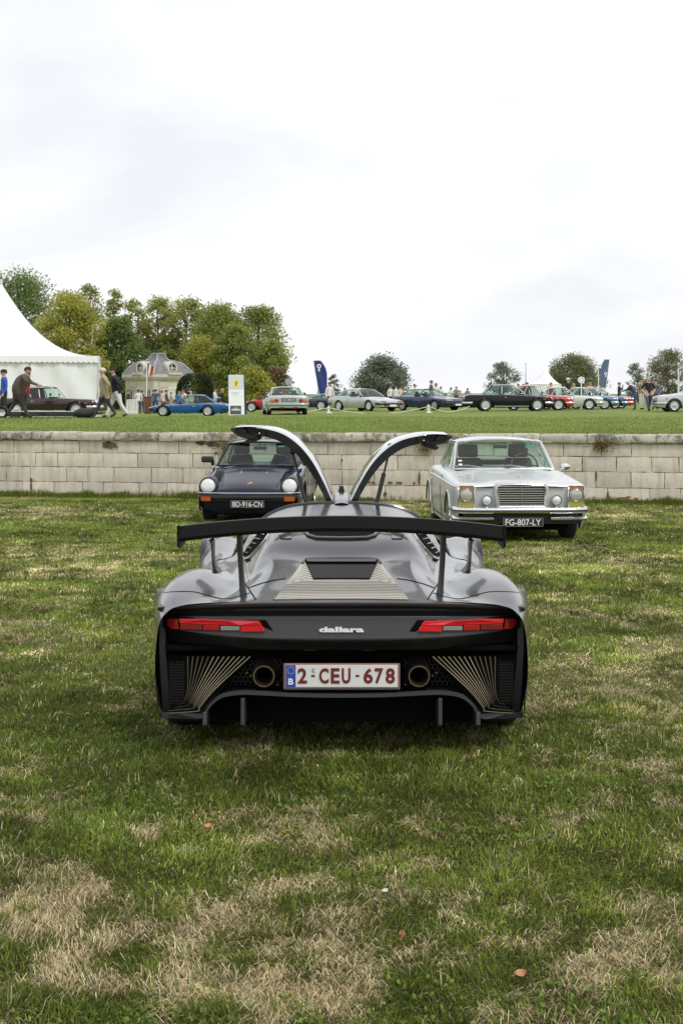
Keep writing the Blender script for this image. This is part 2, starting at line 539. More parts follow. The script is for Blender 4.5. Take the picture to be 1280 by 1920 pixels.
# ------------------------------------------------------------------ stone retaining wall
def stone_mat(name, base, dark, tint=0.16, lichen=0.0):
    m = bpy.data.materials.new(name); m.use_nodes = True
    nt = m.node_tree; b = nt.nodes['Principled BSDF']; L = nt.links.new
    b.inputs['Roughness'].default_value = 0.9; b.inputs['Specular IOR Level'].default_value = 0.2
    g = _n(nt, 'ShaderNodeNewGeometry'); oi = _n(nt, 'ShaderNodeObjectInfo')
    n1 = _n(nt, 'ShaderNodeTexNoise'); n1.inputs['Scale'].default_value = 2.2; n1.inputs['Detail'].default_value = 9; n1.inputs['Roughness'].default_value = .7
    L(g.outputs['Position'], n1.inputs['Vector'])
    r1 = _n(nt, 'ShaderNodeValToRGB'); r1.color_ramp.elements[0].position = .3; r1.color_ramp.elements[1].position = .62
    r1.color_ramp.elements[0].color = (*[c * .78 for c in base], 1); r1.color_ramp.elements[1].color = (*base, 1)
    L(n1.outputs['Fac'], r1.inputs['Fac'])
    # rain streaks: noise stretched downwards
    mp_ = _n(nt, 'ShaderNodeMapping'); mp_.inputs['Scale'].default_value = (7, 7, .9)
    L(g.outputs['Position'], mp_.inputs['Vector'])
    n2 = _n(nt, 'ShaderNodeTexNoise'); n2.inputs['Scale'].default_value = 1.3; n2.inputs['Detail'].default_value = 6; n2.inputs['Roughness'].default_value = .65
    L(mp_.outputs['Vector'], n2.inputs['Vector'])
    r2 = _n(nt, 'ShaderNodeValToRGB'); r2.color_ramp.elements[0].position = .48; r2.color_ramp.elements[1].position = .74
    r2.color_ramp.elements[0].color = (0, 0, 0, 1); r2.color_ramp.elements[1].color = (.62, .62, .62, 1)
    L(n2.outputs['Fac'], r2.inputs['Fac'])
    mx = _n(nt, 'ShaderNodeMix'); mx.data_type = 'RGBA'
    L(r2.outputs['Color'], mx.inputs[0]); L(r1.outputs['Color'], mx.inputs[6]); mx.inputs[7].default_value = (*dark, 1)
    # each stone a little lighter or darker
    mr = _n(nt, 'ShaderNodeMapRange'); mr.inputs['To Min'].default_value = 1 - tint; mr.inputs['To Max'].default_value = 1 + tint * .6
    L(oi.outputs['Random'], mr.inputs['Value'])
    m2 = _n(nt, 'ShaderNodeMix'); m2.data_type = 'RGBA'; m2.blend_type = 'MULTIPLY'; m2.inputs[0].default_value = 1
    L(mx.outputs[2], m2.inputs[6]); L(mr.outputs['Result'], m2.inputs[7])
    last = m2.outputs[2]
    if lichen > 0:
        n3 = _n(nt, 'ShaderNodeTexNoise'); n3.inputs['Scale'].default_value = 9; n3.inputs['Detail'].default_value = 7; n3.inputs['Roughness'].default_value = .7
        L(g.outputs['Position'], n3.inputs['Vector'])
        n4 = _n(nt, 'ShaderNodeTexNoise'); n4.inputs['Scale'].default_value = 1.1; n4.inputs['Detail'].default_value = 2
        L(g.outputs['Position'], n4.inputs['Vector'])
        ad = _n(nt, 'ShaderNodeMath'); ad.operation = 'MULTIPLY_ADD'; ad.inputs[1].default_value = .75
        L(n4.outputs['Fac'], ad.inputs[0]); L(n3.outputs['Fac'], ad.inputs[2])
        r3 = _n(nt, 'ShaderNodeValToRGB'); r3.color_ramp.elements[0].position = .86; r3.color_ramp.elements[1].position = .93
        r3.color_ramp.elements[0].color = (0, 0, 0, 1); r3.color_ramp.elements[1].color = (lichen,) * 3 + (1,)
        L(ad.outputs[0], r3.inputs['Fac'])
        n5 = _n(nt, 'ShaderNodeTexNoise'); n5.inputs['Scale'].default_value = 3
        L(g.outputs['Position'], n5.inputs['Vector'])
        r5 = _n(nt, 'ShaderNodeValToRGB'); r5.color_ramp.elements[0].position = .48; r5.color_ramp.elements[1].position = .6
        r5.color_ramp.elements[0].color = (.035, .032, .03, 1); r5.color_ramp.elements[1].color = (.14, .115, .05, 1)
        L(n5.outputs['Fac'], r5.inputs['Fac'])
        m3 = _n(nt, 'ShaderNodeMix'); m3.data_type = 'RGBA'
        L(r3.outputs['Color'], m3.inputs[0]); L(last, m3.inputs[6]); L(r5.outputs['Color'], m3.inputs[7])
        last = m3.outputs[2]
    L(last, b.inputs['Base Color'])
    nb = _n(nt, 'ShaderNodeTexNoise'); nb.inputs['Scale'].default_value = 28; nb.inputs['Detail'].default_value = 6
    L(g.outputs['Position'], nb.inputs['Vector'])
    bp = _n(nt, 'ShaderNodeBump'); bp.inputs['Strength'].default_value = .55; bp.inputs['Distance'].default_value = .012
    L(nb.outputs['Fac'], bp.inputs['Height']); L(bp.outputs['Normal'], b.inputs['Normal'])
    return m
limestone = stone_mat('limestone', (.70, .645, .54), (.34, .285, .205), 0.13)
capstone = stone_mat('coping_limestone', (.52, .485, .41), (.24, .205, .15), 0.14, lichen=0.65)
rubble = M('rubble', (.11, .085, .06), r=.95, var=.5, vs=9, bump=.8, bs=18)
mortar = M('mortar', (.06, .055, .045), r=.95, var=.4, vs=14)

wall = empty('stone_wall', (0, 27.49, 0), WALL_A)
tag(wall, 'long low retaining wall of pale limestone blocks with mossy coping below the upper lawn', 'wall')
CA = math.cos(WALL_A)
def wu(px):
    k = (px - CX) / F
    return 27.49 * k / (1 + 0.1894 * k) / CA
core = MB().box((0, 0.23, 0.10), (110, 0.40, 1.72))
core.build('wall_core', mortar, wall, smooth=False)

def stone(name, u0, u1, z0, z1, mat, depth=0.12, rough=0.004, back=0.06, nx=5, nz=3, skew=0.0, front=0.0):
    """one dressed block: a front face of its own unevenness, chipped edges, sides into the joint"""
    mb = MB()
    G = []
    for j in range(nz + 1):
        row = []
        for i in range(nx + 1):
            edge = (i in (0, nx)) + (j in (0, nz))
            u = u0 + (u1 - u0) * i / nx; z = z0 + (z1 - z0) * j / nz
            y = front + random.uniform(-rough, rough) + (0.010 if edge == 1 else 0.016 if edge == 2 else 0)
            if edge:
                u += random.uniform(-rough, rough) * 1.2; z += random.uniform(-rough, rough) * 1.2
            row.append((u, y, z))
        G.append(row)
    mb.grid(G, flip=False)
    ring = G[0] + [r[-1] for r in G[1:]] + G[-1][::-1][1:] + [r[0] for r in G[::-1]][1:-1]
    mb.grid([ring, [(p[0], back + depth, p[2]) for p in ring]], close_u=True)
    return mb.build(name, mat, wall, smooth=True, angle=28)

COURSES = [(0.797, 0.552), (0.552, 0.268), (0.268, -0.030), (-0.030, -0.42)]
JOINTS = [
    [26, 80, 149, 220, 335, 420, 497, 614, 694, 760, 840, 925, 990, 1056, 1127, 1183, 1290],
    [26, 67, 108, 193, 258, 315, 361, 410, 455, 520, 575, 640, 745, 812, 880, 950, 1020, 1091, 1155, 1221, 1272],
    [12, 57, 125, 165, 214, 284, 343, 420, 485, 560, 641, 701, 786, 850, 915, 990, 1060, 1116, 1182, 1245],
    [43, 101, 155, 193, 261, 313, 390, 470, 540, 610, 722, 800, 870, 940, 1010, 1075, 1138, 1217, 1275]]
for (zt, zb), js in zip(COURSES, JOINTS):
    us = [wu(p) for p in js]
    while us[0] > -11: us.insert(0, us[0] - random.uniform(.55, 1.05))
    while us[-1] < 11: us.append(us[-1] + random.uniform(.55, 1.05))
    for a, b in zip(us[:-1], us[1:]):
        g = 0.006
        stone('stone_block', a + g, b - g, zb + 0.005, zt - 0.005, limestone, front=random.uniform(-.006, .006))
    # the plain run beyond what the photo shows
caps = [-30, 72, 147, 217, 300, 384, 470, 566, 640, 725, 800, 880, 960, 1012, 1100, 1145, 1230, 1320]
us = [wu(p) for p in caps]
while us[0] > -11: us.insert(0, us[0] - random.uniform(.7, 1.1))
while us[-1] < 11: us.append(us[-1] + random.uniform(.7, 1.1))
def cap_stone(u0, u1):
    mb = MB(); nx = 10
    G = []
    dz = random.uniform(-.006, .006); dy = random.uniform(-.012, .012)
    prof = [(.03, .0), (-.055, .004), (-.068, .03), (-.070, .07), (-.066, .12), (-.056, .15), (-.030, .168), (.10, .172), (.42, .172)]
    for i in range(nx + 1):
        u = u0 + (u1 - u0) * i / nx
        row = []
        for k, (y, z) in enumerate(prof):
            j = 0.011 if 1 <= k <= 6 else 0.003
            e = 0.008 if i in (0, nx) and k > 0 else 0
            row.append((u + random.uniform(-.003, .003), y + dy + e + random.uniform(-j, j), .798 + dz + z * (1.0 + .02 * u / 7) - e * (k > 5) + random.uniform(-j, j) * .7))
        G.append(row)
    mb.grid(G)
    for row in (G[0], G[-1]): mb.add(row, [tuple(range(len(row)))])
    return mb.build('coping_stone', capstone, wall, smooth=True, angle=50)
for a, b in zip(us[:-1], us[1:]): cap_stone(a + .004, b - .004)

def blotch(name, px, py, rx, ry, mat, off=-.012, n=14, jag=.35, thick=.014):
    """irregular eroded patch: broken stone showing the rubble behind"""
    u = wu(px); Yw = 27.49 + math.sin(WALL_A) * u; z = zat(py, Yw); s = Yw / F
    mb = MB(); ring = []
    for k in range(n):
        t = 2 * math.pi * k / n; q = 1 + random.uniform(-jag, jag)
        ring.append((u + math.cos(t) * rx * s * q, z + math.sin(t) * ry * s * q))
    mb.add([(a, off + random.uniform(-.004, .004), b) for a, b in ring] + [(u, off + .008, z)] + [(a, off + thick + .02, b) for a, b in ring],
           [(k, (k + 1) % n, n) for k in range(n)] + [(k, (k + 1) % n, n + 1 + (k + 1) % n, n + 1 + k) for k in range(n)])
    return mb.build(name, mat, wall, smooth=False)
for a in [(205, 834, 15, 8), (376, 831, 9, 4), (400, 833, 14, 3.5), (59, 900, 2.5, 3), (59, 912, 1.5, 9), (693, 860, 1.2, 3), (722, 926, 3, 4), (692, 904, 2, 1.6), (700, 905, 3, 2),
          (731, 905, 4, 2.2), (748, 905, 5, 1.6), (776, 906, 2, 2), (786, 897, 1.5, 9), (1117, 893, 1.6, 9), (1139, 930, 1.5, 8), (641, 863, 1, 3), (405, 850, 2, 2)]:
    blotch('broken_patch', *a, rubble)
rust = M('rust_stain', (.30, .17, .09), r=.95, var=.35, vs=20)
for a in [(1172, 937, 12, 6), (1108, 935, 8, 5), (1190, 938, 8, 4)]:
    blotch('stained_patch', *a, rust, off=-.009, jag=.5)
# ------------------------------------------------------------------ grass blades (uncountable: one object each lawn)
blade_m = attr_mat('grass_blade', r=.6, transl=.35, spec=.10)
def blades(X, Y, Z, length, width, lean, colors, seed=1, flow=0.0):
    rg = np.random.default_rng(seed)
    n = len(X)
    th = rg.random(n) * 2 * np.pi                      # heading of the lean
    fl = fbm(X * 2.2 + 90, Y * 2.2 + 14, 3) * 4 * np.pi + rg.normal(0, .55, n)
    th = np.where(rg.random(n) < flow, fl, th)
    fc = th + np.pi / 2 + rg.normal(0, .5, n)           # blade face
    dx, dy = np.cos(th), np.sin(th); wx, wy = np.cos(fc) * width / 2, np.sin(fc) * width / 2
    h1, h2 = length * .55 * np.cos(lean * .6), length * np.cos(lean)
    o1, o2 = length * .55 * np.sin(lean * .6), length * np.sin(lean)
    V = np.empty((n, 5, 3))
    V[:, 0] = np.stack([X - wx, Y - wy, Z - .004], 1); V[:, 1] = np.stack([X + wx, Y + wy, Z - .004], 1)
    V[:, 2] = np.stack([X + dx * o1 - wx * .8, Y + dy * o1 - wy * .8, Z + h1], 1)
    V[:, 3] = np.stack([X + dx * o1 + wx * .8, Y + dy * o1 + wy * .8, Z + h1], 1)
    V[:, 4] = np.stack([X + dx * o2, Y + dy * o2, Z + h2], 1)
    b = np.arange(n)[:, None] * 5
    T = np.concatenate([b + np.array([0, 1, 3]), b + np.array([0, 3, 2]), b + np.array([2, 3, 4])], 0)
    C = np.repeat(colors[:, None, :], 5, 1)
    return V.reshape(-1, 3), T, C.reshape(-1, 3)

def scatter(n, y0, y1, power, margin, rg):
    """points in the widening view wedge, density falling with distance as y^-power"""
    u = rg.random(n * 2); e = 2 - power
    Y = (y0 ** e + u * (y1 ** e - y0 ** e)) ** (1 / e)
    X = (rg.random(n * 2) * 2 - 1)
    wd = .245 * Y + margin
    X = X * wd
    return X, Y

rg = np.random.default_rng(5)
GV, GT, GC = [], [], []
off = 0
def push(V, T, C):
    global off
    GV.append(V); GT.append(T + off); GC.append(C); off += len(V)
# main sward
X, Y = scatter(310000, 3.2, 27.0, 1.35, .9, rg)
xs_, ys_ = scatter(150000, 3.2, 27.0, 1.35, 2.8, rg)
out_ = np.abs(xs_) > .245 * ys_ + .9
X, Y = np.concatenate([X, xs_[out_]]), np.concatenate([Y, ys_[out_]])
k = Y < wall_y(X) - .12
X, Y = X[k], Y[k]
d = dryness(X, Y)
tuft = fbm(X * 5.5 + 3, Y * 5.5 + 8, 3)
keep = rg.random(len(X)) < np.clip(.45 + 1.1 * tuft - .25 * d, .2, 1)
X, Y, d, tuft = X[keep], Y[keep], d[keep], tuft[keep]
n = len(X)
isdry = rg.random(n) < np.clip(d * 1.0 + .04, 0, .86)
mix = np.clip(1.9 * (fbm(X * 1.6 + 60, Y * 1.3, 4) - .5) + .5 + rg.normal(0, .22, n), 0, 1)[:, None]
green = GREEN_A * mix + GREEN_B * (1 - mix)
clover = np.exp(-(((X - at(270, 5.75)) / .30) ** 2 + ((Y - 5.75) / .32) ** 2))[:, None]
green = green * (1 - .6 * clover) + np.array([.10, .17, .02]) * .6 * clover
blue = (rg.random(n) < .25)[:, None]
green = np.where(blue, green * np.array([.75, .95, 1.5]), green)
mixd = np.clip(rg.random(n)[:, None] * .8 + .25 * mix, 0, 1)
dry = DRY_A * mixd + DRY_B * (1 - mixd)
col = np.where(isdry[:, None], dry, green) * (.50 + 1.0 * rg.random(n))[:, None] * np.clip(1 + 1.9 * (fbm(X * 2.9 + 71, Y * 2.3 + 37, 3) - .5), .45, 1.75)[:, None]
ln = np.where(isdry, .032, .030) * (.35 + 1.0 * rg.random(n)) * (.25 + 1.6 * tuft)
ln *= 1 + .5 * np.exp(-((Y - 6.25) / .5) ** 2) * (np.abs(X) < 1.1)          # unmown around the car's tail
lean = np.where(isdry, rg.uniform(1.15, 1.53, n), np.clip(rg.normal(1.0, .33, n), .1, 1.45))
wid = (.0022 + .0018 * rg.random(n)) * np.clip(Y / 5.5, .8, 3.4)
V, T, C = blades(X, Y, gz(X, Y), ln * np.clip(Y / 9, 1, 1.4), wid, lean, col, 21, .45)
push(V, T, C)
# close-up band: a second, finer layer of flattened straw and short green
X, Y = scatter(90000, 3.2, 8.0, 1.2, .5, rg)
d = dryness(X, Y); n = len(X)
isdry = rg.random(n) < np.clip(d * 1.2, 0, 1)
mixd = rg.random(n)[:, None]
dry = DRY_A * mixd + DRY_B * (1 - mixd)
green = GREEN_A * mixd * .9 + GREEN_B * (1 - mixd)
col = np.where(isdry[:, None], dry, green) * (.45 + 1.05 * rg.random(n))[:, None]
ln = np.where(isdry, rg.uniform(.02, .065, n), rg.uniform(.012, .03, n))
lean = np.where(isdry, rg.uniform(1.3, 1.55, n), rg.uniform(.7, 1.4, n))
wid = .0014 + .0016 * rg.random(n)
V, T, C = blades(X, Y, gz(X, Y) + rg.random(n) * .008, ln, wid, lean, col, 22, .55)
push(V, T, C)
# tussocks: rank darker bunches the mower left
nt_ = 420
tx, ty = scatter(nt_, 3.4, 16.0, 1.0, .6, rg)
tx, ty = tx[:nt_], ty[:nt_]
per = 46
X = np.repeat(tx, per) + rg.normal(0, .028, nt_ * per) * np.repeat(rg.uniform(.6, 1.6, nt_), per); Y = np.repeat(ty, per) + rg.normal(0, .028, nt_ * per)
k = np.repeat(np.abs(tx) > .95, per) | (Y < 6.2) | (Y > 11)
X, Y = X[k], Y[k]; n = len(X)
mix = rg.random(n)[:, None]
tone = np.repeat(rg.random(nt_), per)[k][:, None]
col = (GREEN_A * .75 * mix + GREEN_B * (1 - mix)) * (.7 + .6 * tone)
straw = rg.random(n) < .18
col = np.where(straw[:, None], DRY_A * .7, col)
V, T, C = blades(X, Y, gz(X, Y), rg.uniform(.03, .075, n), (.0026 + .002 * rg.random(n)) * np.clip(Y / 5.5, .8, 2.5), np.clip(rg.normal(.75, .35, n), .05, 1.4), col, 31)
push(V, T, C)
# broad clover leaflets in the greener spots
n = 9000
X, Y = scatter(n, 3.3, 9.0, 1.2, .5, rg)
k = (fbm(X * 1.9 + 21, Y * 1.9 + 4, 3) > .56) | (np.exp(-(((X - at(270, 5.75)) / .30) ** 2 + ((Y - 5.75) / .32) ** 2)) > .4)
X, Y = X[k], Y[k]; n = len(X)
col = np.array([.17, .26, .045]) * (.5 + .8 * rg.random(n))[:, None]
V, T, C = blades(X, Y, gz(X, Y) + rg.uniform(.004, .024, n), rg.uniform(.010, .018, n), rg.uniform(.007, .012, n), rg.uniform(1.1, 1.5, n), col, 32)
push(V, T, C)
# tall fringe along the foot of the wall
n = 30000
X = rg.uniform(-8, 8, n); Y = wall_y(X) - .10 - np.abs(rg.normal(0, .33, n))
ok = (fbm(X * 1.5 + 5, Y * 0 + 3, 3) + rg.normal(0, .12, n) > .36) & ~((X > .6) & (X < 2.3) & (rg.random(n) < .8))
X, Y = X[ok], Y[ok]; n = len(X)
mix = rg.random(n)[:, None]
col = (GREEN_A * mix * .7 + GREEN_B * (1 - mix)) * .9
V, T, C = blades(X, Y, gz(X, Y), rg.uniform(.03, .14, n) * (.5 + fbm(X * 3, Y * 0, 2)), np.full(n, .009), np.clip(rg.normal(.4, .3, n), 0, 1.2), col, 23)
push(V, T, C)
g = raw_mesh('grass', np.concatenate(GV), np.concatenate(GT), blade_m, np.concatenate(GC))
tag(g, 'short patchy grass, part green and part straw, over the lower lawn', 'grass', kind='stuff')
# upper lawn: blades along the wall and thinning into the distance
n = 60000
u = rg.random(n) ** 1.6
X = rg.uniform(-1, 1, n); Y = 27.6 + u * 26
X = X * (.26 * Y + 1.5)
k = Y > wall_y(X) + .42
X, Y = X[k], Y[k]; n = len(X)
mix = np.clip(fbm(X * .7, Y * .25 + 9, 3) * 1.4 - .2 + rg.normal(0, .2, n), 0, 1)[:, None]
col = (TG_A * 1.45 * mix + TG_B * 1.3 * (1 - mix)) * (.75 + .5 * rg.random(n))[:, None]
V, T, C = blades(X, Y, terr(X, Y), rg.uniform(.025, .06, n), np.full(n, .012) * (Y / 28), np.clip(rg.normal(.7, .3, n), .1, 1.3), col, 24)
g = raw_mesh('grass', V, T, blade_m, C)
tag(g, 'even bright green grass on the upper lawn behind the wall', 'grass', kind='stuff')

# fallen leaves lying on the lower lawn
def leaf(px, py, size, col, label, curl=.25, rz=0.0):
    Y = F * EYE / (py - HZ); X = at(px, Y)
    mb = MB(); G = []
    for i in range(9):
        t = i / 8; w = math.sin(math.pi * min(1, t * .98 + .02)) ** .7 * .42
        row = []
        for j in range(5):
            s = (j - 2) / 2
            row.append(((t - .5) * size, s * w * size * (1 + .1 * random.uniform(-1, 1)), size * (curl * s * s + curl * .5 * (t - .5) ** 2 * 4)))
        G.append(row)
    mb.slab(G, .0006, (0, 0, -1))
    mb.tube([(-size * .5, 0, size * curl * .5), (-size * .75, .004, size * .1)], .0012, 5)
    o = mb.build('fallen_leaf', M('leaf_%s' % label[:14], col, r=.6, var=.3, vs=40))
    o.location = (X, Y, float(gz(X, Y)) + .028); o.rotation_euler = (.25, -.2, rz)
    tag(o, label, 'leaf')
leaf(391, 1558, .034, (.48, .20, .085), 'small orange leaf left of centre below the dark car tail', rz=.3)
leaf(752, 1780, .026, (.40, .20, .11), 'tiny rust leaf standing in straw near the bottom edge', curl=.5, rz=1.5)
leaf(976, 1844, .036, (.44, .22, .10), 'tan brown leaf on dark green grass at lower right', rz=.2)
leaf(722, 1690, .022, (.50, .52, .46), 'pale silvery blade scrap on the grass in the lower middle', curl=.1, rz=.3)
# ------------------------------------------------------------------ the dark supercar in the middle
CY = 6.4                                   # its tail stands 6.4 m from the camera
sc = empty('sports_car', (0, CY, 0))
tag(sc, 'low silver and black supercar seen from behind with doors raised and a big rear wing', 'car')

def car_paint(name, col, met, rough, flake=.35, coat=1.0, coat_r=.05):
    m = bpy.data.materials.new(name); m.use_nodes = True
    nt = m.node_tree; b = nt.nodes['Principled BSDF']; L = nt.links.new
    t = _n(nt, 'ShaderNodeTexCoord')
    nz = _n(nt, 'ShaderNodeTexVoronoi'); nz.inputs['Scale'].default_value = 900
    L(t.outputs['Object'], nz.inputs['Vector'])
    mr = _n(nt, 'ShaderNodeMapRange'); mr.inputs['To Min'].default_value = 1 - flake; mr.inputs['To Max'].default_value = 1 + flake
    L(nz.outputs['Color'], mr.inputs['Value'])
    mx = _n(nt, 'ShaderNodeMix'); mx.data_type = 'RGBA'; mx.blend_type = 'MULTIPLY'; mx.inputs[0].default_value = 1
    mx.inputs[6].default_value = (*col, 1); L(mr.outputs['Result'], mx.inputs[7]); L(mx.outputs[2], b.inputs['Base Color'])
    n2 = _n(nt, 'ShaderNodeTexNoise'); n2.inputs['Scale'].default_value = 5; n2.inputs['Detail'].default_value = 5
    L(t.outputs['Object'], n2.inputs['Vector'])
    m2 = _n(nt, 'ShaderNodeMapRange'); m2.inputs['From Min'].default_value = .3; m2.inputs['From Max'].default_value = .7
    m2.inputs['To Min'].default_value = rough * .85; m2.inputs['To Max'].default_value = rough * 1.2
    L(n2.outputs['Fac'], m2.inputs['Value']); L(m2.outputs['Result'], b.inputs['Roughness'])
    b.inputs['Metallic'].default_value = met
    b.inputs['Coat Weight'].default_value = coat; b.inputs['Coat Roughness'].default_value = coat_r
    return m
silver = car_paint('gunmetal_paint', (.105, .107, .116), .88, .27, .07, .6, .07)
matt_carbon = M('satin_black', (.032, .032, .034), r=.38, spec=.5, rvar=.06, vs=12, bump=.05, bs=400)
gloss_carbon = M('gloss_black', (.014, .014, .015), r=.18, coat=.7)
tar = M('black_recess', (.005, .005, .005), r=.95, spec=.08)
sky_sheen_silver = car_paint('silver_with_sky_sheen', (.46, .47, .48), .75, .22, .06)  # body silver lightened for the doors: the sky's reflection put into the colour
gold_fin = M('champagne_fin', (.33, .285, .185), r=.42, met=.3, var=.08, vs=30)
dim_gap = M('panel_gap', (.008, .008, .009), r=.9)

# half sections of the tail and engine deck, from the centre line out and down: (y, [(x, z) ...])
DECK = [
 (.055, [(0, .716), (.15, .716), (.30, .715), (.42, .713), (.50, .710), (.58, .706), (.66, .701), (.725, .692), (.785, .668), (.828, .60), (.845, .42), (.83, .20)]),
 (.25, [(0, .730), (.15, .731), (.28, .731), (.38, .727), (.46, .712), (.55, .698), (.63, .712), (.72, .731), (.815, .708), (.868, .61), (.872, .40), (.85, .2)]),
 (.50, [(0, .752), (.15, .756), (.27, .760), (.36, .755), (.44, .724), (.52, .692), (.61, .722), (.72, .762), (.83, .736), (.902, .62), (.903, .40), (.88, .17)]),
 (.80, [(0, .782), (.15, .786), (.26, .793), (.35, .790), (.42, .745), (.50, .690), (.60, .722), (.71, .766), (.83, .735), (.915, .60), (.922, .4), (.9, .16)]),
 (.98, [(0, .806), (.15, .812), (.27, .822), (.36, .822), (.43, .775), (.50, .698), (.595, .712), (.70, .752), (.825, .722), (.918, .59), (.922, .39), (.9, .155)]),
 (1.16, [(0, .884), (.15, .888), (.28, .892), (.375, .872), (.44, .800), (.505, .708), (.59, .702), (.69, .735), (.82, .705), (.92, .58), (.925, .38), (.9, .15)]),
 (1.5, [(0, .926), (.15, .928), (.29, .925), (.385, .897), (.46, .815), (.525, .716), (.60, .690), (.68, .692), (.78, .665), (.87, .55), (.90, .35), (.9, .15)]),
 (1.9, [(0, .966), (.15, .966), (.30, .955), (.415, .912), (.50, .825), (.56, .724), (.62, .682), (.69, .668), (.77, .64), (.85, .52), (.90, .33), (.9, .15)]),
 (2.2, [(0, 1.0), (.15, .998), (.32, .978), (.45, .922), (.54, .832), (.60, .732), (.65, .685), (.70, .665), (.77, .64), (.85, .52), (.90, .33), (.9, .15)]),
]
FRONT = [
 (2.205, [(0, .42), (.15, .42), (.3, .42), (.45, .43), (.54, .44), (.60, .47), (.66, .63), (.71, .663), (.77, .64), (.85, .52), (.90, .33), (.9, .15)]),
 (2.6, [(0, .42), (.15, .42), (.3, .42), (.45, .43), (.54, .44), (.60, .47), (.66, .63), (.72, .665), (.79, .64), (.87, .52), (.91, .33), (.9, .15)]),
 (2.95, [(0, .60), (.15, .60), (.3, .60), (.45, .60), (.54, .60), (.60, .62), (.68, .665), (.76, .690), (.84, .665), (.92, .55), (.925, .35), (.9, .15)]),
 (3.24, [(0, .64), (.15, .64), (.3, .635), (.45, .62), (.54, .61), (.62, .635), (.70, .675), (.78, .695), (.86, .665), (.93, .55), (.93, .35), (.9, .15)]),
 (3.7, [(0, .55), (.15, .55), (.3, .545), (.45, .53), (.54, .53), (.62, .55), (.70, .575), (.78, .58), (.86, .55), (.915, .46), (.915, .32), (.88, .15)]),
 (4.18, [(0, .34), (.15, .34), (.3, .335), (.45, .33), (.54, .32), (.60, .315), (.65, .31), (.69, .30), (.72, .29), (.74, .26), (.74, .22), (.72, .15)]),
]
def densify(secs, ny, nx):
    ys = [s[0] for s in secs]
    P = np.array([s[1] for s in secs])                     # stations x points x 2
    cols = [spline(np.concatenate([np.array(ys)[:, None], P[:, k, :]], 1), ny) for k in range(P.shape[1])]
    A = np.stack(cols, 1)                                   # rows x points x (y, x, z)
    out = []
    for row in A:
        # mirror through the centre line so that the crown is smooth, then refine across
        half = [(-row[1][1], row[1][2])] + [(q[1], q[2]) for q in row]
        s = spline(half, nx)[nx:]
        out.append([(float(p[0]), float(row[0][0]), float(p[1])) for p in s])
    return out
def wheel_lift(rows, wheels, gap=.02):
    """pull the lower edge of the body side up into round wheel openings"""
    out = []
    for row in rows:
        r = []
        for (x, y, z) in row:
            if abs(x) > .5:
                for (wy, wz, R) in wheels:
                    q = R * R - (y - wy) ** 2
                    if q > 0: z = max(z, wz + math.sqrt(q))
            r.append((x, y, z))
        out.append(r)
    return out
def mirror_rows(rows):
    return [[(-x, y, z) for (x, y, z) in r[::-1][:-1]] + list(r) for r in rows]

DR = densify(DECK, 14, 6)
FR = densify(FRONT, 12, 5)
_dx = np.array([[p[0] for p in r] for r in DR]); _dz = np.array([[p[2] for p in r] for r in DR]); _dy = np.array([r[0][1] for r in DR])
def zsurf(x, y):
    x = abs(x); i = int(np.clip(np.searchsorted(_dy, y) - 1, 0, len(_dy) - 2))
    t = (y - _dy[i]) / (_dy[i + 1] - _dy[i])
    def one(k):
        n = int(np.argmax(_dx[k])) + 1
        return float(np.interp(x, _dx[k][:n], _dz[k][:n]))
    return one(i) * (1 - t) + one(i + 1) * t
def on_deck(px, py, lift=.003):
    """the point of the deck seen at a photo pixel"""
    prev = None
    for y in np.arange(.06, 2.19, .01):
        Y = CY + y; x = at(px, Y); d = zat(py, Y) - zsurf(x, y)
        if prev is not None and prev[0] >= 0 and d < 0:
            t = prev[0] / (prev[0] - d); yy = prev[1] + .01 * t
            xx = at(px, CY + yy)
            return (xx, yy, zsurf(xx, yy) + lift)
        if prev is None and d < 0: return (x, y, zsurf(x, y) + lift)
        prev = (d, y)
    y = 2.19; return (at(px, CY + y), y, zsurf(at(px, CY + y), y) + lift)
def deck_patch(mb, a, b, c, d, nu=10, nv=6, lift=.003):
    G = []
    for j in range(nv + 1):
        v = j / nv; row = []
        for i in range(nu + 1):
            u = i / nu
            px = (a[0] * (1 - u) + b[0] * u) * (1 - v) + (d[0] * (1 - u) + c[0] * u) * v
            py = (a[1] * (1 - u) + b[1] * u) * (1 - v) + (d[1] * (1 - u) + c[1] * u) * v
            row.append(on_deck(px, py, lift))
        G.append(row)
    mb.grid(G)
def R_(px): return 2 * CX - px

RW = (.78, .325, .345); FW = (3.235, .325, .36)
mb = MB(); mb.grid(mirror_rows(wheel_lift(DR, [RW])))
body = mb.build('body', silver, sc, angle=60)
mb = MB(); mb.grid(mirror_rows(wheel_lift(FR, [FW])))
mb.build('front_body', silver, sc, angle=60)
under = MB()
under.box((0, 1.9, .21), (1.24, 3.4, .16)).box((0, 3.9, .2), (1.3, .3, .1)).box((0, .78, .40), (1.1, .9, .42)).box((0, 3.2, .36), (1.1, .8, .36))
under.build('underbody', tar, sc, smooth=False)

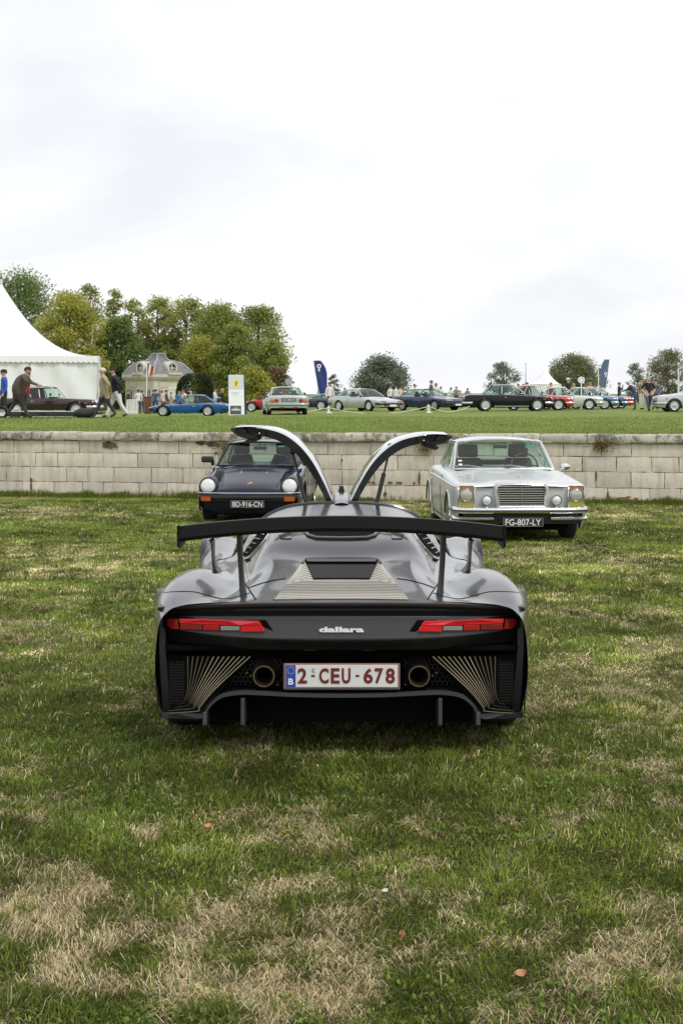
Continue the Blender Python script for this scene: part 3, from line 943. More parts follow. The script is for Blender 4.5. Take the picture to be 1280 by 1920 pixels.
# tyres and rims
def wheel(parent, c, R, w, rimr, rim_mat, style='five', side=1, name='wheel', n=28):
    """an upright wheel, its axle along x; side = +1: the outside faces +x"""
    mb = MB()
    h = w / 2
    mb.lathe([(rimr, -h * .8), (rimr + .01, -h * .98), (R * .90, -h), (R * .975, -h * .82), (R, -h * .5), (R, h * .5), (R * .975, h * .82), (R * .90, h), (rimr + .01, h * .98), (rimr, h * .8)], axis='X', n=n, cap=False)
    t = mb.build(name, rubber, parent, angle=50); t.location = c
    mb = MB(); s = side
    mb.lathe([(rimr + .004, s * h * .84), (rimr * .97, s * h * .96), (rimr * .90, s * h * .88), (rimr * .84, s * h * .45), (rimr * .5, s * h * .3), (0, s * h * .3)], axis='X', n=n)
    if style == 'cap':
        mb.lathe([(rimr * .62, s * h * .42), (rimr * .60, s * h * .72), (rimr * .35, s * h * .92), (0, s * h * .97)], axis='X', n=n)
    elif style == 'wire':
        for k in range(16):
            a = 2 * math.pi * k / 16
            mb.tube([(s * h * .8, .12 * rimr * math.cos(a), .12 * rimr * math.sin(a)), (s * h * .6, .9 * rimr * math.cos(a + .25), .9 * rimr * math.sin(a + .25))], .008, 4)
        mb.lathe([(rimr * .16, s * h * .4), (rimr * .16, s * h * .95), (0, s * h * 1.02)], axis='X', n=10)
    else:
        k_ = 5 if style == 'five' else 8
        for k in range(k_):
            a = 2 * math.pi * k / k_ + .3
            ca, sa = math.cos(a), math.sin(a)
            wv = .16 * rimr if style == 'five' else .10 * rimr
            pts = [(-sa * q + ca * r_, ca * q + sa * r_) for r_, q in ((.12 * rimr, -wv), (.92 * rimr, -wv * .8), (.92 * rimr, wv * .8), (.12 * rimr, wv))]
            mb.prism(pts, s * h * .45, s * h * .82, axis='X')
        mb.lathe([(rimr * .24, s * h * .4), (rimr * .22, s * h * .9), (0, s * h * .93)], axis='X', n=12)
    r = mb.build('rim', rim_mat, t, angle=40)
    return t
dark_alloy = M('dark_alloy', (.10, .10, .105), r=.35, met=.8)
for sx in (-1, 1):
    wheel(sc, (sx * .755, RW[0], .325), .325, .25, .228, dark_alloy, 'eight', sx)
    wheel(sc, (sx * .80, FW[0], .325), .325, .22, .225, dark_alloy, 'eight', sx)

# --- rear fascia: rows follow its profile downwards, each bent round in plan
def bow(x): return .17 * (abs(x) / .86) ** 3.0
xs = np.linspace(-.845, .845, 61)
def zrow(x, z, drop): return z - drop * (abs(x) / .86) ** 3
PROF = [  # (y, z centre, end drop, shrink)
 (.075, .719, .047, 1.0), (.0, .716, .047, 1.0), (-.008, .708, .045, 1.0), (.004, .695, .045, 1.0), (.075, .684, .045, .995), (.082, .662, .035, .99), (.03, .650, .028, .985),
 (.022, .645, .025, .985), (.018, .62, .020, .985), (.004, .565, -.02, .98), (.0, .547, -.035, .975), (.012, .536, -.035, .97), (.075, .50, -.02, .955), (.115, .478, .0, .945), (.24, .476, .0, .94)]
prof = spline(PROF, 3)
mb = MB()
mb.grid([[(x * q[3], q[0] + bow(x), zrow(x, q[1], q[2])) for x in xs] for q in prof])
fas = mb.build('rear_fascia', matt_carbon, sc, angle=50)

# outer uprights of the bumper: from the lip down to the splitter corners
for sx in (-1, 1):
    mb = MB(); G = []
    for (z, xo, xi, yo) in [(.672, .838, .785, .18), (.60, .850, .80, .17), (.50, .852, .80, .15), (.42, .848, .795, .14), (.32, .842, .785, .135), (.24, .836, .78, .135), (.195, .832, .775, .14)]:
        G.append([(sx * xo, yo + .16, z), (sx * (xo + .004), yo + .05, z), (sx * xo, yo + .012, z), (sx * (xo - .015), yo - .004, z), (sx * (xi + .01), yo + .004, z), (sx * xi, yo + .03, z), (sx * (xi - .01), yo + .16, z)])
    G2 = spline([np.array(r).ravel() for r in G], 4).reshape(-1, 7, 3)
    mb.grid([[tuple(p) for p in r] for r in G2])
    mb.build('bumper_upright', M('upright_black', (.009, .009, .010), r=.38, spec=.3), sc, angle=45)

# --- tail lights
def PX(px, py, y): return (at(px, CY + y), y, zat(py, CY + y))
def face_poly(mb, pts, y, d, bowed=True):
    """prism standing on the bowed fascia: pts in photo pixels, depth d towards the camera"""
    P = []
    for (a, b) in pts:
        x = at(a, CY + y); yy = y + (bow(x) if bowed else 0)
        P.append((at(a, CY + yy), yy, zat(b, CY + yy)))
    n = len(P)
    mb.add([(x, q - d, z) for x, q, z in P] + [(x, q + .03, z) for x, q, z in P],
           [tuple(range(n))] + [(i, n + i, n + (i + 1) % n, (i + 1) % n) for i in range(n)])
brake_red = ribbed('brake_red', (.78, .018, .03), (.42, .008, .015), 60)
dark_red = ribbed('dark_red_lens', (.34, .008, .012), (.09, .004, .006), 70)
for sx in (-1, 1):
    X = (lambda a: a) if sx < 0 else R_
    mb = MB()
    face_poly(mb, [(X(a), b) for a, b in [(308, 1155), (498, 1163), (520, 1193), (505, 1196), (420, 1193), (330, 1186), (310, 1176)]], .014, .006)
    h = mb.build('tail_light', tar, sc, smooth=False)
    def piece(name, pts, mat, d):
        q = MB(); face_poly(q, [(X(a), b) for a, b in pts], .006, d); o = q.build(name, mat, h, smooth=False, bevel=.002); return o
    piece('light_strip', [(336, 1159.5), (380, 1160.5), (430, 1163), (485, 1164), (491, 1171), (450, 1171.8), (380, 1170), (338, 1168)], brake_red, .016)
    piece('corner_lens', [(313, 1162), (320, 1159), (334, 1159.5), (336, 1179), (322, 1178.5), (314, 1172)], dark_red, .013)
    piece('side_lens', [(338, 1168.8), (380, 1170.8), (380, 1180.5), (338, 1179.5)], dark_red, .012)
    piece('side_lens', [(381.5, 1171), (412, 1172), (412, 1182), (381.5, 1180.8)], red_lens, .012)
    piece('reversing_lens', [(414, 1173), (450, 1173), (450, 1181.5), (414, 1181.5)], M('reversing_lens', (.26, .24, .24), r=.2, coat=.5), .012)
    piece('inner_lens', [(452, 1166.5), (484, 1165.5), (494, 1176), (497, 1183.5), (452, 1184)], brake_red, .013)

# badge lettering
mb = MB()
for s_, a, b in (('dallara', 598, 682),):
    put_text(mb, s_, at(a, CY - .002), zat(1185.5, CY), at(b, CY) - at(a, CY), 9.5 / 416.7, .004, bold=.045, depth=.006)
mb.build('badge', M('badge_silver', (.85, .86, .88), r=.35, met=.1), sc, smooth=False)
mb = MB()
for a in (580, 692):
    mb = MB(); mb.box((at(a, CY), .105, .484), (.05, .01, .006))
    mb.build('plate_lamp', M('lamp_housing', (.08, .08, .08), r=.4), sc, smooth=False)

# --- lower rear: black back panel, finned side panels, honeycomb, exhausts
mb = MB()
mb.box((0, .30, .375), (1.50, .02, .24))
mb.box((0, .275, .488), (1.6, .30, .02))
mb.build('back_panel', tar, sc, smooth=False)
hexm = M('mesh_black', (.02, .02, .021), r=.4)
def honeycomb(mb, x0, x1, z0, z1, y, a, r, inside, slope=0.0):
    """little open hexagons: bars along the cell edges"""
    w = a * math.sqrt(3); row = 0; z = z0
    while z < z1:
        x = x0 + (w / 2 if row % 2 else 0)
        while x < x1:
            if inside(x, z):
                yy = y + slope * (x - x0)
                P = [(x + a * math.sin(math.pi / 3 * k), z + a * math.cos(math.pi / 3 * k)) for k in range(4)]
                for p, q in zip(P[:-1], P[1:]):
                    d = np.array([q[0] - p[0], q[1] - p[1]]); d = d / (np.linalg.norm(d) + 1e-9); nrm = np.array([-d[1], d[0]]) * r
                    mb.add([(p[0] + nrm[0], yy, p[1] + nrm[1]), (p[0] - nrm[0], yy, p[1] - nrm[1]), (q[0] - nrm[0], yy, q[1] - nrm[1]), (q[0] + nrm[0], yy, q[1] + nrm[1])], [(0, 1, 2, 3)])
            x += w
        z += a * 1.5; row += 1
for sx in (-1, 1):
    X = (lambda a: a) if sx < 0 else R_
    # finned panel base
    mb = MB()
    ya, yb = .10, .20
    mb.grid([[PX(X(340), 1229, .16), PX(X(400), 1229, .18), PX(X(474), 1229, .235)],
             [PX(X(342), 1262, .16), PX(X(395), 1262, .17), PX(X(446), 1262, .21)],
             [PX(X(344), 1298, .15), PX(X(385), 1298, .16), PX(X(412), 1298, .175)],
             [PX(X(344), 1320, .14), PX(X(370), 1322, .14), PX(X(386), 1328, .14)],
             [PX(X(310), 1341, .12), PX(X(352), 1341, .12), PX(X(374), 1341, .12)]])
    mb.build('fin_panel', tar, sc, smooth=True, angle=60)
    # fins: strips that fall, bend at the foot and run outwards
    N = 13
    for i in range(N):
        t = i / (N - 1)
        top = (352 + 117 * t, 1231, .115 + .075 * t)
        mid = (349 + 54 * t ** 1.1 + (1 - t) * 3, 1288 + 4 * t, 0.112 + .028 * t)
        cor = (346 + 27 * t, 1316 + 16 * t, .110)
        end = (334 - 26 * t, 1322 + 16 * t, .110)
        pts = [top, mid, (cor[0] + .5, cor[1] - 4, cor[2])] if i % 4 else [top, mid, (cor[0] + .5, cor[1] - 4, cor[2]), (cor[0] - 2, cor[1] + 1.5, cor[2]), end]
        P = spline(pts, 5)
        wp = np.interp(np.linspace(0, 1, len(P)), [0, .5, .9, .95, 1] if i % 4 else [0, .3, .6, .75, 1], [1.6 + .5 * t, .85 + .3 * t, .30 + .4 * t ** 6, .14 + .6 * t ** 8, .14 + .6 * t ** 8])
        L_, Rr = [], []
        for k, q in enumerate(P):
            d = P[min(k + 1, len(P) - 1)] - P[max(k - 1, 0)]; nrm = np.array([-d[1], d[0]]) / (np.hypot(d[0], d[1]) + 1e-9) * wp[k] * .5
            L_.append(PX(X(q[0] + nrm[0]), q[1] + nrm[1], q[2])); Rr.append(PX(X(q[0] - nrm[0]), q[1] - nrm[1], q[2]))
        back = lambda r: [(a, b + .004, c) for a, b, c in r]
        mb = MB(); mb.grid([back(L_), L_, Rr, back(Rr)])
        mb.build('side_fin', gold_fin if i > 4 else M('bronze_fin', (.13, .10, .065), r=.4, met=.3), sc, smooth=False)
    # outer mesh vent
    mb = MB()
    p0, p1 = PX(X(318), 1318, .13), PX(X(345), 1240, .13)
    x0, x1 = min(p0[0], p1[0]), max(p0[0], p1[0])
    honeycomb(mb, x0, x1, zat(1316, CY + .13), zat(1238, CY + .13), .128, .0085, .0012, lambda x, z: True)
    o = mb.build('vent_mesh', hexm, sc, smooth=False); tag(o, kind='stuff')
    mb = MB(); mb.grid([[PX(X(312), 1228, .165), PX(X(350), 1228, .165)], [PX(X(306), 1342, .165), PX(X(350), 1342, .165)]]); mb.build('vent_back', tar, sc, smooth=False)
    # honeycomb round the exhaust
    mb = MB()
    tri = lambda x, z: (abs(x) < (.41 + .0) + (.475 - .36) * 0 + max(0, .0)) and True
    xa, xb = sorted((at(X(392), CY + .24), at(X(528), CY + .24)))
    def inside(x, z):
        pxx = CX + x * F / (CY + .24); pxx = pxx if sx < 0 else R_(pxx); pyy = HZ + (EYE - z) * F / (CY + .24)
        return pyy > 1236 and pyy < 1300 and pxx > 478 - (pyy - 1232) * 1.25 and (pxx - 496) ** 2 + (pyy - 1267) ** 2 > 26 ** 2 and pxx < 528
    honeycomb(mb, xa, xb, .30, .47, .25, .013, .0018, inside)
    o = mb.build('exhaust_mesh', hexm, sc, smooth=False); tag(o, kind='stuff')
    # exhaust
    ex = at(X(495), CY + .1); ez = zat(1267, CY + .1)
    mb = MB()
    mb.lathe([(.034, .36), (.040, .10), (.0405, .09), (.043, .086), (.0475, .088), (.050, .10), (.052, .14), (.056, .16), (.060, .30)], c=(ex, 0, ez), axis='Y', n=36)
    ep = mb.build('exhaust_pipe', M('exhaust_steel', (.30, .27, .24), r=.32, met=.95, var=.2, vs=20), sc, angle=60)
    mb = MB(); mb.lathe([(.0455, .0835), (.0478, .0835), (.0490, .088), (.0455, .088)], c=(ex, 0, ez), axis='Y', n=36, cap=False); mb.build('rim', M('heat_tint', (.55, .42, .24), r=.3, met=.95), ep)
    mb = MB(); mb.lathe([(.0395, .24), (0, .24)], c=(ex, 0, ez), axis='Y', n=20); mb.build('soot', tar, ep)
    # small bolts and brackets beside the pipe
    for a, b in ((463, 1262), (470, 1267), (520, 1284), (510, 1281)):
        mb = MB()
        p = PX(X(a), b, .22); mb.ball(p, .007, 8, 6)
        mb.tube([p, (p[0] + .02 * sx, p[1] + .05, p[2] + .01)], .004, 6)
        mb.build('bracket', M('bracket_steel', (.35, .28, .18), r=.35, met=.9), sc)

# diffuser: grey lip following the arch, floor running forward, strakes
lip = [(298, 1332), (299, 1343), (304, 1347), (340, 1347), (380, 1347), (386, 1338), (396, 1322), (414, 1308), (440, 1301.5), (475, 1300), (560, 1303), (640, 1304)]
lip = lip + [(R_(a), b) for a, b in lip[::-1][1:]]
P = [(at(a, CY + .05), zat(b, CY + .05)) for a, b in lip]
Pd = spline(P, 5)
mb = MB(); nf = len(Pd)
def lipy(x): return .03 + .12 * (abs(x) / .85) ** 3
top = [(x, lipy(x), z + .009) for x, z in Pd]; bot = [(x, lipy(x), z - .006) for x, z in Pd]
mb.grid([[(x, y + .03, z + .0) for x, y, z in top], top, bot])
mb.build('diffuser', M('diffuser_grey', (.045, .047, .050), r=.40), sc, angle=35)
mb = MB(); mb.grid([[(x, y + .012, z - .001) for x, y, z in bot], [(x, .55, max(.16, z - .02)) for x, y, z in bot], [(x, 1.2, .14) for x, y, z in bot]]); mb.build('diffuser_floor', tar, sc)
# strip of bodywork between fin panel and lip
for sx in (-1, 1):
    mb = MB()
    X = (lambda a: a) if sx < 0 else R_
    mb.grid([[PX(X(a), b - 5, .11) for a, b in [(300, 1341), (340, 1344), (376, 1344), (390, 1326), (412, 1306), (444, 1298), (480, 1297)]],
             [PX(X(a), b + 3, .08) for a, b in [(300, 1343), (340, 1345), (380, 1345), (392, 1328), (414, 1308), (444, 1301), (480, 1300)]]])
    mb.build('lip_edge', gloss_carbon, sc)
for a in (384, 455, R_(455), R_(384)):
    mb = MB(); x = at(a, CY + .03)
    zt = zat(1312 if a in (455, R_(455)) else 1338, CY); zb = zat(1366, CY)
    mb.prism([(.03, zt), (.02, zb + .01), (.035, zb), (.42, zb - .01), (.42, zt - .06)], x - .009, x + .009, axis='X')
    mb.build('strake', M('strake_grey', (.035, .036, .038), r=.5), sc, smooth=False, bevel=.003)

# --- number plate
pl = MB()
x0, x1 = at(530.5, CY), at(750.5, CY); z0, z1 = zat(1295.5, CY + .02), zat(1245.5, CY + .02)
pl.box(((x0 + x1) / 2, .045, (z0 + z1) / 2), (x1 - x0, .012, z1 - z0))
pw = pl.build('number_plate', M('plate_frame', (.17, .155, .15), r=.5), sc, smooth=False, bevel=.006, seg=3)
def plate_piece(name, a, b, c, d, y, mat, bev=.002):
    q = MB(); q.box(((at(a, CY) + at(b, CY)) / 2, y, (zat(c, CY) + zat(d, CY)) / 2), (at(b, CY) - at(a, CY), .004, abs(zat(c, CY) - zat(d, CY))))
    return q.build(name, mat, pw, smooth=False, bevel=bev)
maroon_ink = M('plate_ink', (.16, .018, .016), r=.4)
plate_piece('plate_border', 533, 748, 1247.5, 1293.5, .0375, M('plate_border', (.36, .12, .08), r=.4), .004)
plate_piece('plate_face', 535, 746, 1249.3, 1291.6, .0365, M('plate_white', (.68, .70, .68), r=.45, var=.05, vs=15), .003)
plate_piece('euro_band', 535.3, 554, 1249.6, 1291.3, .0355, M('euro_blue', (.025, .06, .38), r=.4))
mb = MB(); yt = .0335
def ptext(s, a, b, top, bot, bold=.03): put_text(mb, s, at(a, CY), zat(bot, CY), at(b, CY) - at(a, CY), zat(top, CY) - zat(bot, CY), yt, bold=bold, depth=.0015)
for ch, a, b in (('2', 557.5, 575), ('C', 598, 616), ('E', 620, 636.5), ('U', 640.5, 657), ('6', 681.5, 699), ('7', 702.5, 718.5), ('8', 723, 740.5)):
    ptext(ch, a, b, 1255.5, 1284.5)
for a, b in ((583, 590), (666.5, 673.5)):
    mb.box(((at(a, CY) + at(b, CY)) / 2, yt, zat(1270, CY)), (at(b, CY) - at(a, CY), .002, .0085))
mb.build('plate_letters', maroon_ink, pw, smooth=False)
mb = MB(); ptext('c', 584, 590, 1256, 1263.5, .0); mb.build('plate_sticker', M('sticker_ink', (.2, .19, .2), r=.5), pw, smooth=False)
mb = MB(); ptext('B', 540, 549.5, 1275, 1286.5, .03); mb.build('country_letter', white_paint, pw, smooth=False)
mb = MB()
for k in range(12):
    t = 2 * math.pi * k / 12
    mb.lathe([(.0022, 0), (0, -.0012)], c=(at(545, CY) + .0155 * math.cos(t), yt, zat(1260, CY) + .0155 * math.sin(t)), axis='Y', n=5)
mb.build('star_ring', M('star_yellow', (.6, .55, .25), r=.4), pw, smooth=False)

# --- engine cover vent with fins on the deck
mb = MB()
deck_patch(mb, (574, 1049.5), (706, 1049.5), (768, 1127), (512, 1127), 20, 16, .004)
cov = mb.build('engine_cover', M('cover_black', (.05, .05, .048), r=.5), sc, angle=60)
mb = MB()
cream_fin = M('cream_fin', (.66, .63, .54), r=.42, met=.3)
def fin(pts, w=1.15, lift=.007):
    A = [on_deck(a, b - w / 2, lift) for a, b in pts]; B = [on_deck(a, b + w / 2, lift) for a, b in pts]
    low = lambda r: [(p[0], p[1], p[2] - .006) for p in r]
    mb.grid([low(A), A, B, low(B)])
for k in range(12):
    y = 1091.5 + k * 3.0
    e = 512 + (1127 - y) * .80
    fin([(e + 1 + (R_(e) - 1 - e - 1) * i / 14, y - 1.2 * math.sin(math.pi * i / 14)) for i in range(15)])
for sx in (-1, 1):
    X = (lambda a: a) if sx < 0 else R_
    for k in range(12):
        y = 1053 + k * 3.2
        xin = 571 + max(0, (y - 1053)) * .45
        xo = 512 + (1127 - (y + 9)) * .80
        if xo > xin - 3: xo = xin - 4
        fin([(X(xin + (xo - xin) * i / 5), y + 9 * (i / 5) ** 1.3) for i in range(6)], 1.35)
o = mb.build('cover_fins', cream_fin, sc, smooth=False); tag(o, kind='stuff')
mb = MB(); deck_patch(mb, (571, 1053), (709, 1053), (693, 1088), (587, 1088), 16, 8, .010)
mb.build('vent_opening', tar, sc)
mb = MB()
for k in range(9):
    y = 1064 + k * 2.8; a = 577 + k * 1.15
    A = [on_deck(a + (R_(a) - a) * i / 10, y, .014) for i in range(11)]; B = [on_deck(a + (R_(a) - a) * i / 10, y + 1.4, .011) for i in range(11)]
    mb.grid([A, B])
o = mb.build('vent_slats', M('slat_black', (.012, .012, .012), r=.7), sc, smooth=False); tag(o, kind='stuff')
mb = MB(); deck_patch(mb, (574, 1054.5), (706, 1054.5), (704, 1060), (576, 1060), 16, 2, .020)
mb.build('high_brake_light', M('smoked_red', (.06, .035, .033), r=.4, spec=.3), sc)
mb = MB()
rim = [(566, 1060), (573, 1051.5), (590, 1050.5), (640, 1050), (690, 1050.5), (707, 1051.5), (714, 1060)]
mb.tube([on_deck(a, b, .010) for a, b in rim], .006, 6); mb.build('vent_rim', gloss_carbon, sc)

# panel gaps, drawn as thin dark beads let into the skin
def gap(pts, r=.0022):
    mb = MB(); mb.tube([on_deck(a, b, .0004) for a, b in [tuple(q) for q in spline(pts, 4)]], r, 5)
    mb.build('panel_gap', dim_gap, sc)
for sx in (-1, 1):
    X = (lambda a: a) if sx < 0 else R_
    gap([(X(a), b) for a, b in [(300, 1112), (330, 1109.5), (365, 1110), (395, 1118), (420, 1123), (445, 1119), (468, 1112)]])
    gap([(X(a), b) for a, b in [(465, 1103), (490, 1094), (515, 1088), (536, 1085)]], .003)
    gap([(X(a), b) for a, b in [(458, 1092), (468, 1107), (479, 1124)]], .0035)
    gap([(X(a), b) for a, b in [(400, 1019), (420, 1024), (440, 1030)]])
# side intakes with louvres and little deck windows
for sx in (-1, 1):
    X = (lambda a: a) if sx < 0 else R_
    mb = MB(); deck_patch(mb, (X(484), 1000), (X(505), 1000), (X(462), 1049), (X(453), 1042), 8, 8, .006)
    q = mb.build('side_intake', tar, sc)
    for k in range(5):
        mb = MB(); t = (k + .5) / 5
        a = [on_deck(X(484 - 30 * t + 16 * (1 - t) * i / 4 + 7 * t * i / 4), 1000 + 43 * t + i * .7, .014) for i in range(5)]
        mb.tube(a, .004, 5); mb.build('louvre', gloss_carbon, q)
    mb = MB(); mb.tube([on_deck(X(a), b, .006) for a, b in [(506, 1000), (497, 1014), (484, 1030), (468, 1046), (458, 1050)]], .007, 6)
    mb.build('intake_rim', chrome, q)
    mb = MB(); deck_patch(mb, (X(520), 1000), (X(548), 1000), (X(546), 1011), (X(526), 1011), 4, 3, .005)
    mb.build('deck_window', gloss_carbon, sc)
    mb = MB(); deck_patch(mb, (X(458), 1048), (X(466), 1044), (X(469), 1052), (X(460), 1056), 3, 3, .007)
    mb.build('latch', tar, sc)
mb = MB(); deck_patch(mb, (572, 996), (708, 996), (694, 1009), (586, 1009), 12, 4, .006)
mb.build('roof_scoop', tar, sc)
mb = MB(); mb.tube([on_deck(a, b, .008) for a, b in [(570, 997), (578, 1006), (592, 1010.5), (640, 1011.5), (688, 1010.5), (702, 1006), (710, 997)]], .008, 6)
mb.build('scoop_rim', gloss_carbon, sc)

# --- cockpit: black opening, rim, spine, seats, screen
mb = MB()
sec = [(x, z) for (x, y, z) in DR[-1]][:22]
ring = [(-x, z) for x, z in sec[::-1][:-1]] + sec
mb.tube([(x, 2.215, z + .002) for x, z in ring], .011, 6)
mb.build('cockpit_rim', gloss_carbon, sc)
mb = MB(); mb.grid([[(x, 2.20, z - .012) for x, z in ring], [(x, 2.20, .45) for x, z in ring]])
mb.build('bulkhead', dark_cloth, sc)
mb = MB()
sp = [(2.15, 1.0), (2.3, 1.02), (2.6, 1.035), (2.85, 1.01), (3.0, .93)]
G = [[(-.045, y, z - .03), (-.04, y, z), (0, y, z + .006), (.04, y, z), (.045, y, z - .03)] for y, z in spline(sp, 4)]
mb.grid(G); mb.build('roof_spine', silver, sc, angle=50)
mb = MB()
fr = [(-.68, 2.98, .66), (-.56, 2.9, .76), (-.46, 2.86, .86), (-.27, 2.84, .935), (0, 2.84, .955), (.27, 2.84, .935), (.46, 2.86, .86), (.56, 2.9, .76), (.68, 2.98, .66)]
mb.tube([tuple(p) for p in spline(fr, 4)], .02, 6); mb.build('screen_frame', gloss_carbon, sc)
mb = MB(); top = spline(fr, 3)
mb.grid([[tuple(p) for p in top], [(p[0] * 1.02, p[1] + .3, .66 - .05 * abs(p[0])) for p in top]]); mb.build('windscreen', clear_glass, sc)
for sx in (-1, 1):
    mb = MB()
    mb.slab([[(sx * x + sx * .30, y, z) for x in (-.21, -.1, .1, .21)] for y, z in [(2.62, .33), (2.40, .38), (2.31, .55), (2.27, .78), (2.265, .90)]], .07, (0, -1, .1))
    mb.build('seat', dark_cloth, sc, bevel=.02)
mb = MB(); mb.box((0, 2.66, 1.055), (.028, .05, .045)); mb.tube([(0, 2.66, 1.03), (0, 2.66, 1.06)], .02); mb.build('roof_antenna', black_trim, sc, bevel=.006)

# --- gull-wing doors
DOOR = [(-.045, .985), (-.075, 1.05), (-.125, 1.16), (-.185, 1.265), (-.26, 1.355), (-.35, 1.420), (-.45, 1.452), (-.56, 1.462), (-.645, 1.458)]
for sx in (-1, 1):
    ys = [2.24, 2.27, 2.35, 2.5, 2.65, 2.8, 2.9]
    DZ = lambda z: .985 + (z - .985) * (.985 if sx > 0 else .89)
    prof = spline([(a, DZ(b)) for a, b in DOOR], 6)
    outer, inner, lipr = [], [], []
    N = len(prof)
    for yi, y in enumerate(ys):
        sh = 1 - .03 * yi / 6
        ro, ri = [], []
        for k, (x, z) in enumerate(prof):
            a = prof[max(k - 1, 0)]; b = prof[min(k + 1, N - 1)]
            d = np.array([b[0] - a[0], b[1] - a[1]]); d /= np.linalg.norm(d); nrm = np.array([d[1], -d[0]])   # towards the outside (the sky side)
            nrm = nrm if nrm[1] > 0 or nrm[0] > 0 else -nrm
            t = k / (N - 1)
            th = .026 + .028 * math.sin(math.pi * min(1, t * 1.02)) ** .8 * (.5 + .7 * t)
            crown = .010 * math.sin(math.pi * yi / 6) + .008 * yi / 6
            ro.append((sx * (x + nrm[0] * crown), y + .10 * max(0, t - .75) * 4 * (yi == 0), z + nrm[1] * crown))
            ri.append((sx * (x - nrm[0] * (th - crown * .7)), y + .012 + .10 * max(0, t - .75) * 4 * (yi == 0), z - nrm[1] * (th - crown * .7)))
        outer.append(ro); inner.append(ri)
    mb = MB(); mb.grid(outer); d_ = mb.build('door', sky_sheen_silver, sc, angle=60)
    mb = MB(); mb.grid(inner); mb.grid([outer[0], inner[0]]); mb.grid([outer[-1], inner[-1]]); mb.grid([[r[-1] for r in outer], [r[-1] for r in inner]]); mb.grid([[r[0] for r in outer], [r[0] for r in inner]])
    mb.build('door_shell', gloss_carbon, d_, angle=40)
    # pointed quarter at the tip
    mb = MB()
    mb.prism([(sx * a_, DZ(b_)) for a_, b_ in [(-.60, 1.462), (-.672, 1.462), (-.682, 1.452), (-.655, 1.425), (-.625, 1.405), (-.56, 1.385), (-.49, 1.40)]], 2.31, 2.62, axis='Y')
    mb.prism([(sx * a_, DZ(b_)) for a_, b_ in [(-.52, 1.42), (-.60, 1.375), (-.58, 1.355), (-.50, 1.385)]], 2.33, 2.6, axis='Y')
    mb.build('door_tip', black_trim, d_, smooth=False, bevel=.006)
    mb = MB()
    for x, z in ((-.50, 1.425), (-.465, 1.424)):
        mb = MB(); mb.ball((sx * x, 2.272, DZ(z)), .006, 8, 6); mb.build('fixing', chrome, d_)
    # hinge and gas strut
    mb = MB()
    mb.tube([(sx * .06, 2.26, .985), (sx * .095, 2.25, 1.0), (sx * .11, 2.25, .96), (sx * .085, 2.25, .92)], .012, 6)
    mb.tube([(sx * .03, 2.25, .99), (sx * .075, 2.24, .955), (sx * .10, 2.24, .90)], .018, 6)
    mb.tube([(sx * .05, 2.22, .95), (sx * .06, 2.22, .90)], .02, 6)
    mb.build('door_hinge', black_trim, sc)
    mb = MB()
    a = Vector((sx * .21, 2.27, .975)); b = Vector((sx * .30, 2.32, DZ(1.345)))
    m_ = a.lerp(b, .55)
    mb.tube([a, m_], .013, 8); mb.ball(a, .02, 8, 6); mb.ball(b, .02, 8, 6); mb.tube([m_, b], .006, 8)
    mb.build('gas_strut', black_trim, sc)

# --- rear wing: bowed blade with a steep trailing flap, end fences and four supports
WZ = lambda x: 1.058 - .052 * (abs(x) / .74) ** 2
prof = [(-.015, .044), (.0, .046), (.06, .022), (.14, -.004), (.22, -.022), (.27, -.026), (.285, -.033), (.27, -.041), (.20, -.044), (.12, -.036), (.05, -.026), (.012, -.026), (-.004, -.026), (-.014, -.010)]
xs = np.linspace(-.735, .735, 41)
mb = MB()
G = []
for x in xs:
    t = abs(x) / .735
    G.append([(x, y + .02 + .06 * t * t, WZ(x) + z) for y, z in prof])
mb.grid(G, close_u=True)
for row in (G[0], G[-1]): mb.add(row, [tuple(range(len(row)))])
wing_black = M('wing_black', (.010, .010, .011), r=.45, spec=.25)
mb.build('rear_wing', wing_black, sc, angle=30)
for sx in (-1, 1):
    mb = MB(); z = WZ(.735)
    pol = [(.055, z + .048), (.075, z + .052), (.20, z + .02), (.36, z - .02), (.37, z - .05), (.30, z - .058), (.12, z - .062), (.07, z - .05)]
    mb.prism(pol, sx * .735, sx * .747, axis='X'); mb.build('wing_endplate', wing_black, sc, smooth=False, bevel=.003)
    # tall inner strut
    mb = MB(); G = []
    for (a, b, y, w, c) in [(446, 998, .13, .032, .16), (447, 1015, .14, .029, .15), (448, 1050, .16, .026, .13), (450.5, 1090, .17, .027, .12), (453.5, 1126, .17, .034, .16)]:
        a = a if sx < 0 else R_(a)
        x, _, z = PX(a, b, y)
        G.append([(x + w * .5 * math.cos(t), y + .10 + c * .5 * math.sin(t), z) for t in np.linspace(0, 2 * math.pi, 13)[:-1]])
    G = spline([np.array(r).ravel() for r in G], 4).reshape(-1, 12, 3)
    mb.grid([[tuple(p) for p in r] for r in G], close_u=True); mb.build('wing_strut', matt_carbon, sc, angle=60)
    # shorter outer strut standing on the haunch
    mb = MB(); G = []
    for (a, b, y, w, c) in [(394, 1014, .30, .030, .14), (397, 1022, .32, .020, .12), (398, 1045, .34, .016, .10), (400, 1062, .36, .022, .12), (405, 1075, .40, .05, .16)]:
        a = a if sx < 0 else R_(a)
        x, _, z = PX(a, b, y)
        G.append([(x + w * .5 * math.cos(t), y + .06 + c * .5 * math.sin(t), z) for t in np.linspace(0, 2 * math.pi, 13)[:-1]])
    G = spline([np.array(r).ravel() for r in G], 4).reshape(-1, 12, 3)
    mb.grid([[tuple(p) for p in r] for r in G], close_u=True); mb.build('wing_strut', silver, sc, angle=60)
